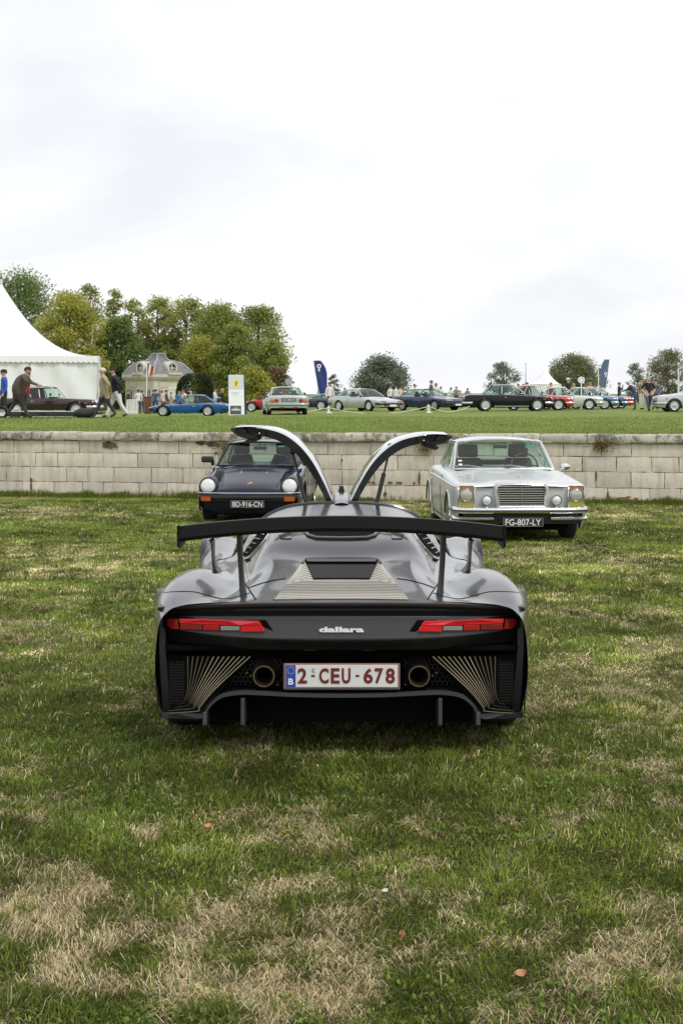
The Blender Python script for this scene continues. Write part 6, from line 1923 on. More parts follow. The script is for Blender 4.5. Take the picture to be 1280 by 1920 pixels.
for a, b, sag, lb in ((p0, p1, .05, 'slack white rope running down to the grass behind the pale green car'), (p1, p2, .33, 'slack white rope hanging between the two white posts'), (p2, p3, .26, 'slack white rope running right towards the black saloon')):
    mb = MB(); mb.tube([a.lerp(b, t) - Vector((0, 0, sag * 4 * t * (1 - t))) for t in np.linspace(0, 1, 17)], .018, 5)
    tag(mb.build('barrier_rope', rope_m), lb, 'rope')
def crate(name, px0, px1, top, Y, mat, label, cat, depth=.4):
    X = at((px0 + px1) / 2, Y); z0 = float(terr(X, Y)); h = zat(top, Y) - z0; w = (px1 - px0) * Y / F
    o = empty(name, (X, Y, z0)); tag(o, label, cat)
    mb = MB(); mb.box((0, 0, h / 2), (w, depth, h - .04)); mb.build('cabinet', mat, o, smooth=False, bevel=.015)
    mb = MB(); mb.box((0, -.01, h), (w * 1.08, depth * 1.1, .04)); mb.build('top', mat, o, smooth=False, bevel=.01)
    mb = MB(); mb.box((0, -depth / 2 - .008, h * .5), (w * .8, .016, h * .8)); mb.build('front_panel', mat, o, smooth=False, bevel=.008)
crate('lectern', 271.5, 284, 744, 98, M('mahogany', (.13, .05, .025), r=.45, var=.3), 'dark brown wooden lectern behind the nose of the blue coupe', 'lectern')
bar = empty('barrier', (at(248, 96), 96, float(terr(at(248, 96), 96)))); tag(bar, 'white slatted barrier left of the brown lectern', 'barrier')
wq = 9 * 96 / F; hq = zat(750, 96) - bar.location.z
for z in (hq, .12): 
    mb = MB(); mb.box((0, 0, z), (wq * 2, .05, .07)); mb.build('rail', white_paint, bar, smooth=False)
for k in range(6):
    mb = MB(); mb.box((-wq + 2 * wq * k / 5, .01, hq / 2), (.09, .03, hq)); mb.build('slat', white_paint, bar, smooth=False)

# mossy growth hanging under the coping
for k_, (px, py, wq_, hq_, cnt, lb) in enumerate(((1127, 834, 20, 13, 420, 'yellow moss hanging under the coping right of the silver coupe'), (797, 838, 14, 13, 300, 'yellow moss on the wall under the right raised door tip'), (428, 838, 26, 10, 420, 'yellow moss on the coping above the dark coupe'))):
    u_ = wu(px); Yw = 27.49 + math.sin(WALL_A) * u_; q_ = Yw / F; rg = np.random.default_rng(50 + k_)
    pts = np.stack([rg.normal(0, wq_ * q_ * .55, cnt), -.03 - np.abs(rg.normal(0, .018, cnt)), rg.normal(0, hq_ * q_ * .5, cnt)], 1)
    o_ = leafy('moss', lb, None, pts, None, (.26, .22, .07), .030, (u_ * math.cos(WALL_A), Yw - .02, zat(py, Yw)))
    o_['kind'] = 'stuff'; o_.rotation_euler = (0, 0, WALL_A)
# ------------------------------------------------------------------ the cars on the upper lawn
def show_car(label, px, Y, heading, L, W, H, paint, st, rim='five', roof=None, group='classic cars standing on the upper lawn', parts=(), dz=0.0, tail=None):
    """st: nose, hood, cowl, belt, deck, tail heights; a0,a1,c1,c0 as distances from the nose; fo front overhang, wb wheelbase"""
    X = at(px, Y); o = empty('car', (X, Y, float(terr(X, Y)) - .015 + dz), math.radians(heading)); tag(o, label, 'car', group)
    h2 = L / 2; w = W / 2; R = st.get('R', .31)
    def sec(y, zt, k=1.0, zb=.22, edge=.05):
        hw = w * k; zm = min(zt - .1, .62)
        return (y - h2, [(0, zt), (hw * .35, zt - .004), (hw * .65, zt - .012), (hw * .84, zt - edge * .45), (hw * .94, zt - edge), (hw * .985, zt - edge - .06), (hw, zm), (hw * .995, .42), (hw * .97, .30), (hw * .93, zb)])
    e = st.get('edge', .05)
    S_ = [sec(0, st['nose'], .86, .26, e), sec(.07, (st['nose'] + st['hood']) / 2, .92, .24, e), sec(.22, st['hood'], .96, .22, e), sec(st['fo'], st['hood'] + (st['cowl'] - st['hood']) * .5, .995, .20, e), sec(st['a0'] - .12, st['cowl'], 1, .20, e),
          sec((st['a0'] + st['c0']) / 2, st['belt'], 1, .20, e), sec(st['c0'] + .1, st['deck'], .99, .20, e), sec(L - .35, (st['deck'] + st['tail']) / 2 + .02, .96, .22, e), sec(L - .06, st['tail'], .93, .26, e), sec(L, st['tail'] - .10, .89, .32, e)]
    wy = (st['fo'] - h2, st['fo'] + st['wb'] - h2)
    mb = MB(); mb.grid(loft_body(S_, 7, 3, [(y, R - .01, R + .045) for y in wy]))
    for k, s_ in ((0, S_[0]), (1, S_[-1])):
        ring = [(-x, s_[0], z) for x, z in s_[1][::-1][:-1]] + [(x, s_[0], z) for x, z in s_[1]]
        mb.add(ring, [tuple(range(len(ring)))])
    mb.build('body', paint, o, angle=45)
    mb = MB(); mb.box((0, 0, .34), (W * .72, L * .92, .30)); mb.build('underbody', tar, o, smooth=False)
    for y in wy:
        for sx in (-1, 1): wheel(o, (sx * (w - .115), y, R), R, .19, R * .66, alloy, rim, sx, n=18)
    g = dict(a0=(st['a0'] - h2, st['belt'] - .005, w * .86), a1=(st['a1'] - h2, H - .05, w * .66), c1=(st['c1'] - h2, H - .055, w * .64), c0=(st['c0'] - h2, st['deck'] + .0, w * .80), crown=.045, bow=.06, arch=.02, beltout=.05)
    greenhouse(o, g, roof or paint, st.get('glass', clear_glass), st.get('trim', None), bpost=st.get('posts', [.55]), wide_c=st.get('wide_c', .0), pillar=.024)
    ym = (st['a0'] + st['c0']) / 2 - h2
    for x in (-w * .42, w * .42):
        mb = MB(); mb.box((x, ym + .10, st['belt'] - .08), (.44, .14, .40)); mb.box((x, ym + .14, st['belt'] + .17), (.24, .09, .16)); mb.build('seat', st.get('trimcloth', dark_cloth), o, bevel=.03)
    mb = MB(); mb.box((0, st['a0'] - h2 + .25, st['belt'] - .02), (w * 1.5, .3, .05)); mb.build('dashboard', dark_cloth, o, smooth=False, bevel=.01)
    for nm, y, zc, sg in (('bumper', -h2, st.get('bz', .44), -1), ('rear_bumper', h2, st.get('bz', .44), 1)):
        mb = MB(); P = [(-w * 1.0, y - sg * .40), (-w * .98, y - sg * .12), (-w * .86, y + sg * .03), (-w * .4, y + sg * .06), (w * .4, y + sg * .06), (w * .86, y + sg * .03), (w * .98, y - sg * .12), (w * 1.0, y - sg * .40)]
        P = spline(P, 3); mb.grid([[(x * k, yy * 1.0 + sg * d, zc + zz) for x, yy in P] for k, d, zz in ((.985, -.02, .055), (1, .0, .045), (1.004, .012, 0), (1, 0, -.045), (.985, -.02, -.055))]); mb.build(nm, st.get('bumper', chrome), o, angle=60)
    hl = st.get('lamps', 'round')
    for sx in (-1, 1):
        if hl == 'round':
            disc_lamp(o, 'headlight', (sx * w * .68, -h2 + .03, st['hood'] - .155), .085, clear_lens, chrome, depth=.02)
        else:
            mb = MB(); mb.box((sx * w * .66, -h2 + .10, st['hood'] - .10), (.40, .22, .06)); mb.build('headlight', st.get('lampmat', clear_lens), o, smooth=False, bevel=.015)
        if st.get('tl') == 'twin':
            for d in (0, .19): disc_lamp(o, 'tail_light', (sx * (w * .80 - d), h2 + .005, st['tail'] - .20), .085, red_lens if d else M('orange_tail', (.62, .17, .04), r=.12, coat=.8), chrome, yaw=math.pi, depth=.02)
        else:
            mb = MB(); mb.box((sx * w * .70, h2 - .02, st['tail'] - .20), (.26, .10, .11)); mb.build('tail_light', red_lens, o, smooth=False, bevel=.02)
        mb = MB(); mb.box((sx * w * .985, -h2 + .42 if hl == 'round' else -h2 + .30, st['hood'] - .17), (.03, .12, .05)); mb.build('indicator', amber, o, smooth=False, bevel=.01)
        mb = MB(); mb.ball((sx * (w + .04), st['a0'] - h2 + .28, st['belt'] + .10), (.08, .05, .06), 8, 6); mb.tube([(sx * (w - .06), st['a0'] - h2 + .3, st['belt']), (sx * (w + .02), st['a0'] - h2 + .28, st['belt'] + .07)], .014, 5); mb.build('door_mirror', st.get('mirror', black_trim), o)
        for y in (st['a0'] + .05, st['a0'] + .05 + st.get('door', 1.15)):
            mb = MB(); mb.tube([(sx * (w * .985 + .004), y - h2, st['belt'] - e - .05), (sx * (w + .003), y - h2, .6), (sx * (w * .985 + .004), y - h2, .28)], .006, 4); mb.build('door_gap', dim_gap, o)
        if st.get('strip'):
            mb = MB(); mb.tube([(sx * (w * .985 + .006), wy[0] + R + .1, .27), (sx * (w * .985 + .006), wy[1] - R - .1, .27)], .022, 5); mb.build('sill_strip', st['strip'], o)
        if st.get('crease'):
            mb = MB(); mb.tube([(sx * (w * .955 + .006), -h2 + .4, st['hood'] - e + .0), (sx * (w * .965 + .006), 0, st['belt'] - e + .0), (sx * (w * .95), h2 - .4, st['deck'] - e)], .009, 4); mb.build('belt_strip', st['crease'], o)
        mb = MB(); mb.tube([(sx * (w + .005), st['a0'] + .95 - h2, st['belt'] - e - .12), (sx * (w + .03), st['a0'] + 1.0 - h2, st['belt'] - e - .115), (sx * (w + .005), st['a0'] + 1.08 - h2, st['belt'] - e - .12)], .012, 5); mb.build('door_handle', chrome, o)
    if st.get('grille'):
        mb = MB(); mb.box((0, -h2 - .005, st.get('gz', .50)), (W * st['grille'], .05, .13)); gr_ = mb.build('grille', tar, o, smooth=False, bevel=.01)
        for k in range(3):
            mb = MB(); mb.box((0, -h2 - .034, st.get('gz', .50) - .04 + .04 * k), (W * st['grille'] * .96, .01, .008)); mb.build('grille_bar', chrome, gr_, smooth=False)
    if st.get('fplate'):
        mb = MB(); mb.box((0, -h2 - .085, st['fplate']), (.50, .012, .11)); mb.build('number_plate', white_paint, o, smooth=False)
    return o
def pm(name, col, met=0.0, r=.2, coat=.6, spec=.5): return M(name, col, r=r, met=met, coat=coat, spec=spec)
WEDGE = dict(nose=.50, hood=.66, cowl=.80, belt=.83, deck=.86, tail=.78, a0=1.55, a1=2.25, c1=3.25, c0=3.95, fo=.95, wb=2.60, lamps='flat', posts=[.58], wide_c=.0, bz=.42, bumper=black_trim, edge=.06, grille=.6, gz=.36)
def st(base, **k): d = dict(base); d.update(k); return d
# maroon convertible with a black hood
show_car('maroon convertible with black soft top standing before the white tent', 89, 58, 90, 4.29, 1.74, 1.24, pm('maroon_paint', (.022, .010, .011), r=.15), dict(nose=.62, hood=.74, cowl=.80, belt=.82, deck=.80, tail=.72, a0=1.55, a1=1.86, c1=2.88, c0=3.20, fo=.82, wb=2.40, lamps='round', posts=[.95], wide_c=.85, bz=.42, strip=chrome, edge=.05, trim=chrome, door=1.1), rim='cap', roof=dark_cloth)
show_car('bright blue notchback coupe facing left between the lectern and the white board', 357, 78, -90, 4.30, 1.72, 1.19, pm('blue_paint', (.012, .10, .30), met=.2, r=.18), st(WEDGE, nose=.46, hood=.58, cowl=.70, belt=.74, deck=.76, tail=.70, a0=1.40, a1=2.05, c1=2.95, c0=3.55, fo=.75, wb=2.42, crease=chrome, grille=0))
show_car('red sports coupe half hidden behind the pale green car and the board', 512, 84, -88, 4.2, 1.72, 1.18, pm('red_paint', (.42, .012, .016), r=.16), st(WEDGE, nose=.46, hood=.60, cowl=.74, belt=.78, deck=.80, tail=.74, a0=1.05, a1=1.72, c1=2.6, c0=3.3, fo=.85, wb=2.5))
pg = show_car('pale grey green coupe seen from behind with twin round tail lamps', 533, 63, 187, 4.5, 1.78, 1.24, pm('pale_green_paint', (.40, .46, .42), met=.35, r=.22), st(WEDGE, nose=.55, hood=.68, cowl=.80, belt=.83, deck=.86, tail=.84, a0=1.5, a1=2.15, c1=3.1, c0=3.85, fo=.9, wb=2.6, tl='twin', bumper=pm('pale_green_dark', (.30, .36, .32), met=.3), bz=.46, grille=0, trim=chrome))
mb = MB(); mb.box((0, 2.262, .66), (.62, .012, .13)); p_ = mb.build('number_plate', plate_black, pg, smooth=False)
mb = MB(); put_text(mb, 'CX-788-CZ', .27, .625, -.54, .07, 2.272, bold=.02, face=1) if False else put_text(mb, 'CX-788-CZ', -.27, .625, .54, .07, 2.270, bold=.02, face=1)
mb.build('plate_letters', plate_silver, p_, smooth=False)
for sx in (-.28, .28):
    mb = MB(); mb.box((sx, 2.24, .33), (.22, .04, .06)); mb.build('fog_reflector', red_lens, pg, smooth=False, bevel=.01)
show_car('dark blue grey hatchback tail between the pale green car and silver coupe', 642, 85, 88, 4.2, 1.7, 1.12, pm('slate_blue_paint', (.020, .055, .09), r=.18), st(WEDGE, nose=.5, hood=.62, cowl=.74, belt=.74, deck=.76, tail=.68, a0=1.3, a1=2.0, c1=2.7, c0=3.9, fo=.85, wb=2.5, posts=[.5], tl=None))
show_car('silver wedge coupe showing its nose behind the left rope post', 684, 80, 38, 4.75, 1.80, 1.27, pm('light_silver_paint', (.52, .54, .56), met=.4, r=.24), st(WEDGE, nose=.52, hood=.66, cowl=.82, belt=.85, deck=.86, tail=.80, a0=1.65, a1=2.35, c1=3.3, c0=4.0, fo=1.0, wb=2.68, lampmat=M('orange_blinker', (.60, .20, .10), r=.2, coat=.5), fplate=.33, bumper=black_trim, grille=.62, crease=chrome), rim='five')
show_car('navy wedge coupe with pale lamp covers right of the silver wedge coupe', 803, 83, 42, 4.6, 1.80, 1.27, pm('navy_paint', (.020, .034, .085), met=.2, r=.2), st(WEDGE, nose=.54, hood=.70, cowl=.84, belt=.86, deck=.88, tail=.82, a0=1.6, a1=2.3, c1=3.2, c0=3.9, fo=1.0, wb=2.62, lampmat=M('lamp_cover', (.55, .58, .60), r=.2, coat=.5), fplate=.35, grille=.55, bumper=black_trim))
SAL = dict(nose=.66, hood=.80, cowl=.88, belt=.90, deck=.90, tail=.84, a0=1.42, a1=1.95, c1=3.10, c0=3.55, fo=.80, wb=2.68, lamps='round', posts=[.10, .56], wide_c=.0, bz=.44, trim=chrome, edge=.05, strip=chrome, grille=.5, R=.335)
bs = show_car('black four light saloon in side view facing right', 950, 74.5, 90, 4.56, 1.62, 1.40, pm('black_paint', (.008, .008, .012), r=.12, spec=.35, coat=0), st(SAL, crease=chrome), rim='spoke8')
mb = MB(); mb.lathe([(.05, -.012), (.05, .012), (0, .014)], c=(.812, 1.96, .70), axis='X', n=12); mb.build('fuel_cap', chrome, bs)
CPE = dict(nose=.62, hood=.78, cowl=.84, belt=.86, deck=.84, tail=.76, a0=1.40, a1=1.95, c1=2.75, c0=3.45, fo=.78, wb=2.42, lamps='round', posts=[.12, .62], wide_c=.0, bz=.42, trim=chrome, edge=.07, grille=.4, R=.325)
show_car('bright red coupe nose and roof just behind the bonnet of the black saloon', 1002, 78.3, 86, 4.05, 1.60, 1.40, pm('bright_red_paint', (.50, .014, .016), r=.16), CPE, rim='spoke8')
show_car('pale cream silver coupe with white roof right of the red one', 1060, 82, 84, 4.15, 1.62, 1.33, pm('cream_silver_paint', (.56, .58, .54), met=.2), st(CPE, deck=.84, a0=1.62, a1=2.15, c1=3.0, c0=3.65), rim='spoke8', roof=pm('cream_roof', (.68, .68, .66)))
show_car('light blue fastback right of the cream silver coupe', 1092, 85.8, 82, 4.1, 1.62, 1.34, pm('mid_blue_paint', (.09, .19, .32), met=.2), st(CPE, c1=2.5, c0=3.7), rim='spoke8', roof=pm('pale_blue_roof', (.45, .50, .55)))
show_car('deeper blue coupe with chrome bumper behind the light blue fastback', 1113, 89.5, 82, 4.1, 1.62, 1.33, pm('deep_blue_paint', (.015, .085, .20)), CPE, rim='five')
show_car('red car nose peeping out at the end of the row', 1126, 93.5, 84, 4.1, 1.60, 1.28, pm('pillar_red_paint', (.48, .015, .015)), CPE, rim='cap')
show_car('silver saloon nose at the right edge facing left', 1312, 72, -90, 4.6, 1.70, 1.36, pm('grey_silver_paint', (.50, .54, .55), met=.35), st(SAL, nose=.66, hood=.84, cowl=.96, belt=.98, deck=.98, tail=.88, grille=.4, R=.33, strip=None), rim='cap')
# low wheeled form on the lawn edge, standing for an unclear black smear
tl = empty('black_smear', (at(100, 51), 51, float(terr(at(100, 51), 51)))); tag(tl, 'unclear low flat black smear with one pale rimmed wheel lying before the maroon convertible', 'black_smear')
k_ = 51 / F
mb = MB(); mb.prism([(-100 * k_, .22), (85 * k_, .22), (104 * k_, .17), (60 * k_, .06), (-90 * k_, .06)], -.5, .5); mb.build('flat_slab', gloss_carbon, tl, smooth=False, bevel=.02)
mb = MB(); mb.tube([(-100 * k_, -.52, .235), (88 * k_, -.52, .235), (106 * k_, -.3, .19)], .016, 5); mb.build('edge_rail', chrome, tl)
mb = MB(); mb.lathe([(.20, -.06), (.22, -.05), (.22, .05), (.20, .06), (.13, .06), (.13, -.06)], c=(-88 * k_, -.60, .20), axis='Y', n=22, cap=False); w_ = mb.build('wheel', M('blue_black_tyre', (.02, .028, .05), r=.6), tl)
mb = MB(); mb.lathe([(.13, -.045), (.05, -.02), (0, -.02)], c=(-88 * k_, -.60, .20), axis='Y', n=20, cap=False); mb.build('rim', alloy, w_)
mb = MB(); mb.ball((64 * k_, -.45, .17), (.42, .3, .19), 16, 10); mb.build('dark_round_end', rubber, tl)
# ------------------------------------------------------------------ people: one continuous skinned body each
PPL = []
def person(px, Y, label, top=(.5, .5, .5), legs=(.05, .05, .06), hair=(.04, .025, .015), skin=(.52, .33, .24), h=1.75, face=0.0, pose='stand', sleeves=True, shoes=(.02, .02, .02), cap=None, hands=False, zoff=0.0, longhair=False, lean=0.0, extra=None, group='visitors among the cars on the upper lawn', arms='down', build=1.0, bald=False, hem=.93):
    X = at(px, Y); k = h / 1.75
    V, E, Rr, B = [], [], [], []
    def v(p, r, parent=None, bone='top'):
        V.append(Vector(p)); Rr.append(r); i = len(V) - 1
        if parent is not None: E.append((parent, i)); B.append((parent, i, bone))
        return i
    L = lean
    def T(p):                                  # lean the upper body forwards (towards -y) from the hips
        z = p[2] - .95
        return (p[0], p[1] - math.sin(L) * z, .95 + math.cos(L) * z) if z > 0 and L else p
    b = build
    pel = v((0, 0, .95), .135 * b)
    bel = v(T((0, -.01, 1.10)), .132 * b, pel, 'top'); che = v(T((0, .0, 1.28)), .145 * b, bel, 'top'); nec0 = v(T((0, .01, 1.43)), .085, che, 'top')
    nec = v(T((0, .0, 1.50)), .052, nec0, 'skin'); hd = v(T((0, -.02, 1.585)), .078, nec, 'skin'); hd2 = v(T((0, -.015, 1.665)), .092, hd, 'skin'); hd3 = v(T((0, .0, 1.73)), .060, hd2, 'hair' if not bald else 'skin')
    stride = {'stand': (.03, -.03), 'walk': (.30, -.28), 'step': (.12, -.16)}[pose]
    for s, st_ in zip((-1, 1), stride):
        hip = v((s * .095, 0, .90), .095 * b, pel, 'legs'); kn = v((s * .10, -st_ * .45 - .02, .50), .066, hip, 'legs')
        lift = .06 if st_ < -.1 else 0
        an = v((s * .10, -st_ + (.04 if st_ < -.1 else 0), .10 + lift), .046, kn, 'legs'); v((s * .115, -st_ - .13, .045 + lift * .4), .042, an, 'shoes')
        sh = v(T((s * .165 * b, .0, 1.41)), .072, nec0, 'top')
        A = arms if isinstance(arms, str) else arms[0 if s < 0 else 1]
        if A == 'down': el, wr = (s * .235 * b, .02 - st_ * -.25, 1.12), (s * .235 * b, -.08 - st_ * -.45, .88)
        elif A == 'pocket': el, wr = (s * .29 * b, .07, 1.15), (s * .18 * b, -.06, .95)
        elif A == 'front': el, wr = (s * .24 * b, -.06, 1.14), (s * .10, -.26, 1.12)
        elif A == 'face': el, wr = (s * .25 * b, -.14, 1.22), (s * .08, -.20, 1.50)
        elif A == 'reach': el, wr = (s * .22 * b, -.22, 1.22), (s * .16, -.50, 1.12)
        else: el, wr = (s * .24 * b, .12, 1.14), (s * .10, .17, .98)
        e = v(T(el), .047, sh, 'top'); w = v(T(wr), .034, e, 'top' if sleeves else 'skin')
        d = (Vector(wr) - Vector(el)).normalized()
        hnd = v(Vector(T(wr)) + d * .075, .036, w, 'skin')
        if hands:
            side = d.cross(Vector((0, 1, 0))); side = side.normalized() if side.length > .1 else Vector((1, 0, 0))
            for q, ln in enumerate((.070, .082, .078, .062)):
                f0 = v(Vector(T(wr)) + d * .10 + side * (q - 1.5) * .019, .009, hnd, 'skin'); v(V[f0] + d * ln * .9 + Vector((0, -.02, 0)), .008, f0, 'skin')
            t0 = v(Vector(T(wr)) + d * .05 - side * .042, .010, hnd, 'skin'); v(V[t0] + d * .05 - side * .012, .009, t0, 'skin')
        else: v(Vector(T(wr)) + d * .14, .026, hnd, 'skin')
    me = bpy.data.meshes.new('body'); me.from_pydata(V, E, [])
    o = bpy.data.objects.new('person', me); COL.objects.link(o)
    m = o.modifiers.new('skin', 'SKIN'); m.use_smooth_shade = True
    for i, sv in enumerate(me.skin_vertices[0].data): sv.radius = (Rr[i], Rr[i] * (.80 if i in (pel, bel, che) else 1)); sv.use_root = (i == pel)
    o.modifiers.new('smooth', 'SUBSURF').levels = 1; o.modifiers['smooth'].render_levels = 1
    o.location = (X, Y, float(terr(X, Y)) + zoff - .01); o.scale = (k * 1.12, k * 1.12, k); o.rotation_euler = (0, 0, math.radians(face))
    tag(o, label, 'person', group)
    PPL.append((o, V, B, dict(top=top, legs=legs, hair=hair, skin=skin, shoes=shoes), T, cap, longhair, bald, hem, pose))
    return o
def cmat(c, kind):
    return M('%s_%02x%02x%02x' % (kind, int(c[0] * 255), int(c[1] * 255), int(c[2] * 255)), c, r=.85 if kind != 'skin' else .55, var=.12 if kind != 'skin' else .05, vs=14)
def head_y(top, h=1.75, z=1.02): return (h + z - EYE) * F / (HZ - top)
W_, NV, PK, BK, TN, OLV = (.72, .72, .71), (.03, .045, .10), (.62, .42, .40), (.015, .015, .018), (.40, .33, .22), (.16, .17, .10)
JN, DK, RD, LB = (.05, .08, .16), (.03, .03, .035), (.30, .04, .04), (.50, .57, .72)
GREY = (.55, .53, .50)
# the two men strolling and the group by the left edge
person(197, 50, 'grey haired man in beige jacket and dark trousers walking left past the tent', top=(.34, .285, .19), legs=(.035, .035, .045), hair=GREY, face=-75, pose='walk', h=1.78, lean=.10, hands=True, arms=('down', 'back'), build=1.55, hem=.74)
person(219, 50.5, 'dark haired man in navy jumper and white trousers walking behind the grey haired one', top=(.018, .02, .032), legs=(.74, .75, .80), hair=(.02, .012, .01), face=-75, pose='walk', h=1.80, lean=.16, hands=True, arms=('down', 'back'), build=1.4, hem=.90, shoes=(.06, .05, .045))
person(34, 49.3, 'person in brown jumper and dark trousers bending over at the left edge', top=(.085, .062, .055), legs=(.05, .042, .040), hair=(.025, .015, .012), face=95, pose='walk', h=1.86, lean=.42, hands=True, arms='reach', build=2.1, hem=.88)
person(8, 53, 'person in blue jacket and black cap behind the brown jumper', top=(.03, .10, .42), legs=DK, hair=BK, face=-60, h=1.78, cap=BK, pose='stand')
person(44, 52.5, 'person with black hair and red scarf leaning beside the brown jumper', top=(.35, .03, .03), legs=DK, hair=BK, face=70, h=1.72, lean=.25, longhair=True)
person(1215, 73, 'bald man in black T shirt and blue jeans striding towards the wall', top=BK, legs=JN, hair=GREY, face=5, pose='walk', h=1.76, sleeves=False, arms='pocket', build=1.12, hands=True, bald=True)
# by the pavilion
GP = 'visitors gathered before the pavilion'
for a in [
 (241, 104, 'woman in dark coat left of the white barrier', dict(top=(.06, .045, .04), hair=(.10, .06, .03), face=120)),
 (259.5, 102, 'person in white shirt and jeans between barrier and lectern', dict(top=W_, legs=JN, hair=(.03, .02, .015), face=200, arms=('down', 'front'))),
 (266, 110, 'person in brown jacket just left of the lectern', dict(top=(.22, .14, .10), legs=DK, face=150)),
 (292, 100, 'man in navy polo shirt seen from behind right of the lectern', dict(top=(.06, .08, .17), legs=JN, hair=(.05, .03, .02), face=170, sleeves=False, build=1.15)),
 (288, 106, 'person half hidden left of the navy polo shirt', dict(top=(.25, .25, .30), legs=DK, face=100)),
 (306, 101, 'bald man in pink shirt above the blue bonnet', dict(top=(.66, .47, .45), legs=DK, bald=True, face=80, build=1.1)),
 (312, 106, 'man in dark blue jacket behind the pink shirt', dict(top=(.04, .05, .10), legs=DK, face=100)),
 (321, 112, 'person in tan dress right of the dark blue jacket', dict(top=TN, legs=TN, hair=(.16, .09, .05), h=1.62, face=-60)),
 (336, 103, 'person in bright blue top behind the blue coupe windscreen', dict(top=(.04, .16, .36), legs=DK, hair=(.18, .09, .04), h=1.66, face=60, longhair=True)),
 (342, 108, 'person in rose top left of the cream jacket', dict(top=(.60, .40, .38), legs=DK, hair=(.12, .05, .03), h=1.68)),
 (350, 101, 'man in cream jacket bending above the blue roof', dict(top=(.64, .60, .50), legs=TN, hair=(.18, .10, .05), lean=.3, face=-70, build=1.15)),
 (358, 105, 'fair haired woman right of the cream jacket', dict(top=(.60, .56, .48), legs=DK, hair=(.45, .33, .18), h=1.66, longhair=True, face=-40)),
 (403, 96, 'man in pale blue shirt facing right by the board', dict(top=LB, legs=DK, hair=(.05, .03, .02), face=80, arms=('front', 'front'))),
 (417, 97, 'fair haired person in black jacket left of the white board', dict(top=BK, legs=BK, hair=(.36, .25, .14), face=-80, longhair=True, build=1.15)),
]: person(a[0], a[1], a[2], group=GP, **a[3])
# behind the middle cars
for a in [
 (603, 712, 'white haired woman in pale jacket left of the navy feather flag', dict(top=(.66, .68, .66), legs=(.6, .6, .58), hair=(.62, .58, .50), h=1.68)),
 (618, 718, 'bearded man in white shirt and dark red trousers right of the feather flag', dict(top=W_, legs=(.20, .035, .03), hair=(.08, .035, .02), h=1.64, face=30)),
 (646, 727, 'dark head above the silver coupe roof', dict(top=OLV, hair=(.05, .05, .04))),
 (661, 729, 'sandy head above the middle of the silver coupe roof', dict(top=PK, hair=(.30, .16, .10), h=1.7)),
 (732, 723, 'young man in white T shirt, left of the three beside the dense tree', dict(top=W_, hair=(.06, .03, .02), face=30)),
 (742, 723, 'man in white shirt with dark bag, middle of the three beside the dense tree', dict(top=(.66, .64, .64), hair=(.05, .03, .02), face=60)),
 (750, 725, 'brown haired man in beige, right of the three beside the dense tree', dict(top=(.62, .55, .48), hair=(.06, .035, .02), face=40)),
 (777, 721, 'lone head behind the navy coupe roof', dict(top=W_, hair=(.10, .06, .04), h=1.72)),
 (808, 714, 'tall man in dark green shirt behind the navy coupe', dict(top=(.08, .11, .07), hair=(.10, .06, .04), face=70, h=1.85)),
 (817, 719, 'long haired woman in white right of the green shirt', dict(top=W_, hair=(.20, .12, .07), longhair=True, h=1.7)),
 (826, 726, 'dark haired person in white right of the long haired woman', dict(top=W_, hair=(.07, .045, .03), h=1.7, face=-30)),
 (841, 727, 'woman with black hair and white blouse bending right of the navy coupe', dict(top=W_, hair=(.02, .02, .025), longhair=True, lean=.3, face=60)),
 (855, 726, 'man in olive waistcoat right of the black haired woman', dict(top=(.20, .20, .15), hair=(.10, .06, .03), face=-20, build=1.15)),
 (863, 733, 'small dark haired person right of the olive waistcoat', dict(top=(.55, .40, .35), hair=(.05, .03, .03), h=1.6)),
 (876, 729, 'person in teal cap behind the boot of the black saloon', dict(top=(.30, .22, .18), hair=(.05, .10, .12), cap=(.04, .16, .18), h=1.7)),
]: person(a[0], 83.2 if a[0] == 618 else max(88.5, head_y(a[1], a[3].get('h', 1.75), float(terr(0, 100)))), a[2], **a[3])
# behind the right-hand row
for a in [
 (971, 719, 'dark head left of two others behind the saloon windscreen', dict(top=OLV, hair=(.07, .07, .05))),
 (981, 719, 'brown head behind the saloon windscreen', dict(top=(.3, .1, .1), hair=(.12, .06, .04), h=1.7)),
 (987, 716, 'black haired head next to the thin pole', dict(top=BK, hair=(.02, .02, .02))),
 (1032, 713, 'red haired head above the white roof', dict(top=RD, hair=(.34, .20, .13))),
 (1064, 706, 'white haired man in black jacket above the white roof', dict(top=BK, legs=BK, hair=(.62, .60, .54), face=60, build=1.15, h=1.92)),
 (1075, 717, 'man with tanned bald head right of the white haired one', dict(top=TN, bald=True)),
 (1098, 720, 'person in rust top right of the round sign', dict(top=(.42, .24, .16), hair=(.22, .13, .08), lean=.25)),
 (1106, 716, 'fair person right of the rust top', dict(top=(.62, .45, .38), hair=(.35, .22, .12))),
 (1160, 714, 'man in navy suit drinking at the end of the row', dict(top=(.02, .025, .05), hair=(.14, .09, .05), face=70, arms=('down', 'face'))),
]: person(a[0], 87.6 if a[0] == 1064 else max(96.5, head_y(a[1], a[3].get('h', 1.75), 1.04)), a[2], **a[3])
person(1190, 79, 'stooping person in dark blue with pale cap near the red car nose', top=(.035, .045, .09), legs=JN, hair=(.6, .6, .6), cap=(.62, .62, .62), face=-110, lean=.55, arms='reach', h=1.72, build=1.2)
person(1201, 81, 'person in tan jacket and cream trousers left of the bald man', top=(.24, .20, .15), legs=(.62, .58, .48), hair=(.07, .04, .03), face=40, h=1.8)
person(1228, 80, 'person in dark jeans behind the bald man', top=(.10, .11, .16), legs=(.04, .05, .08), hair=(.05, .03, .03), face=-30, h=1.7)

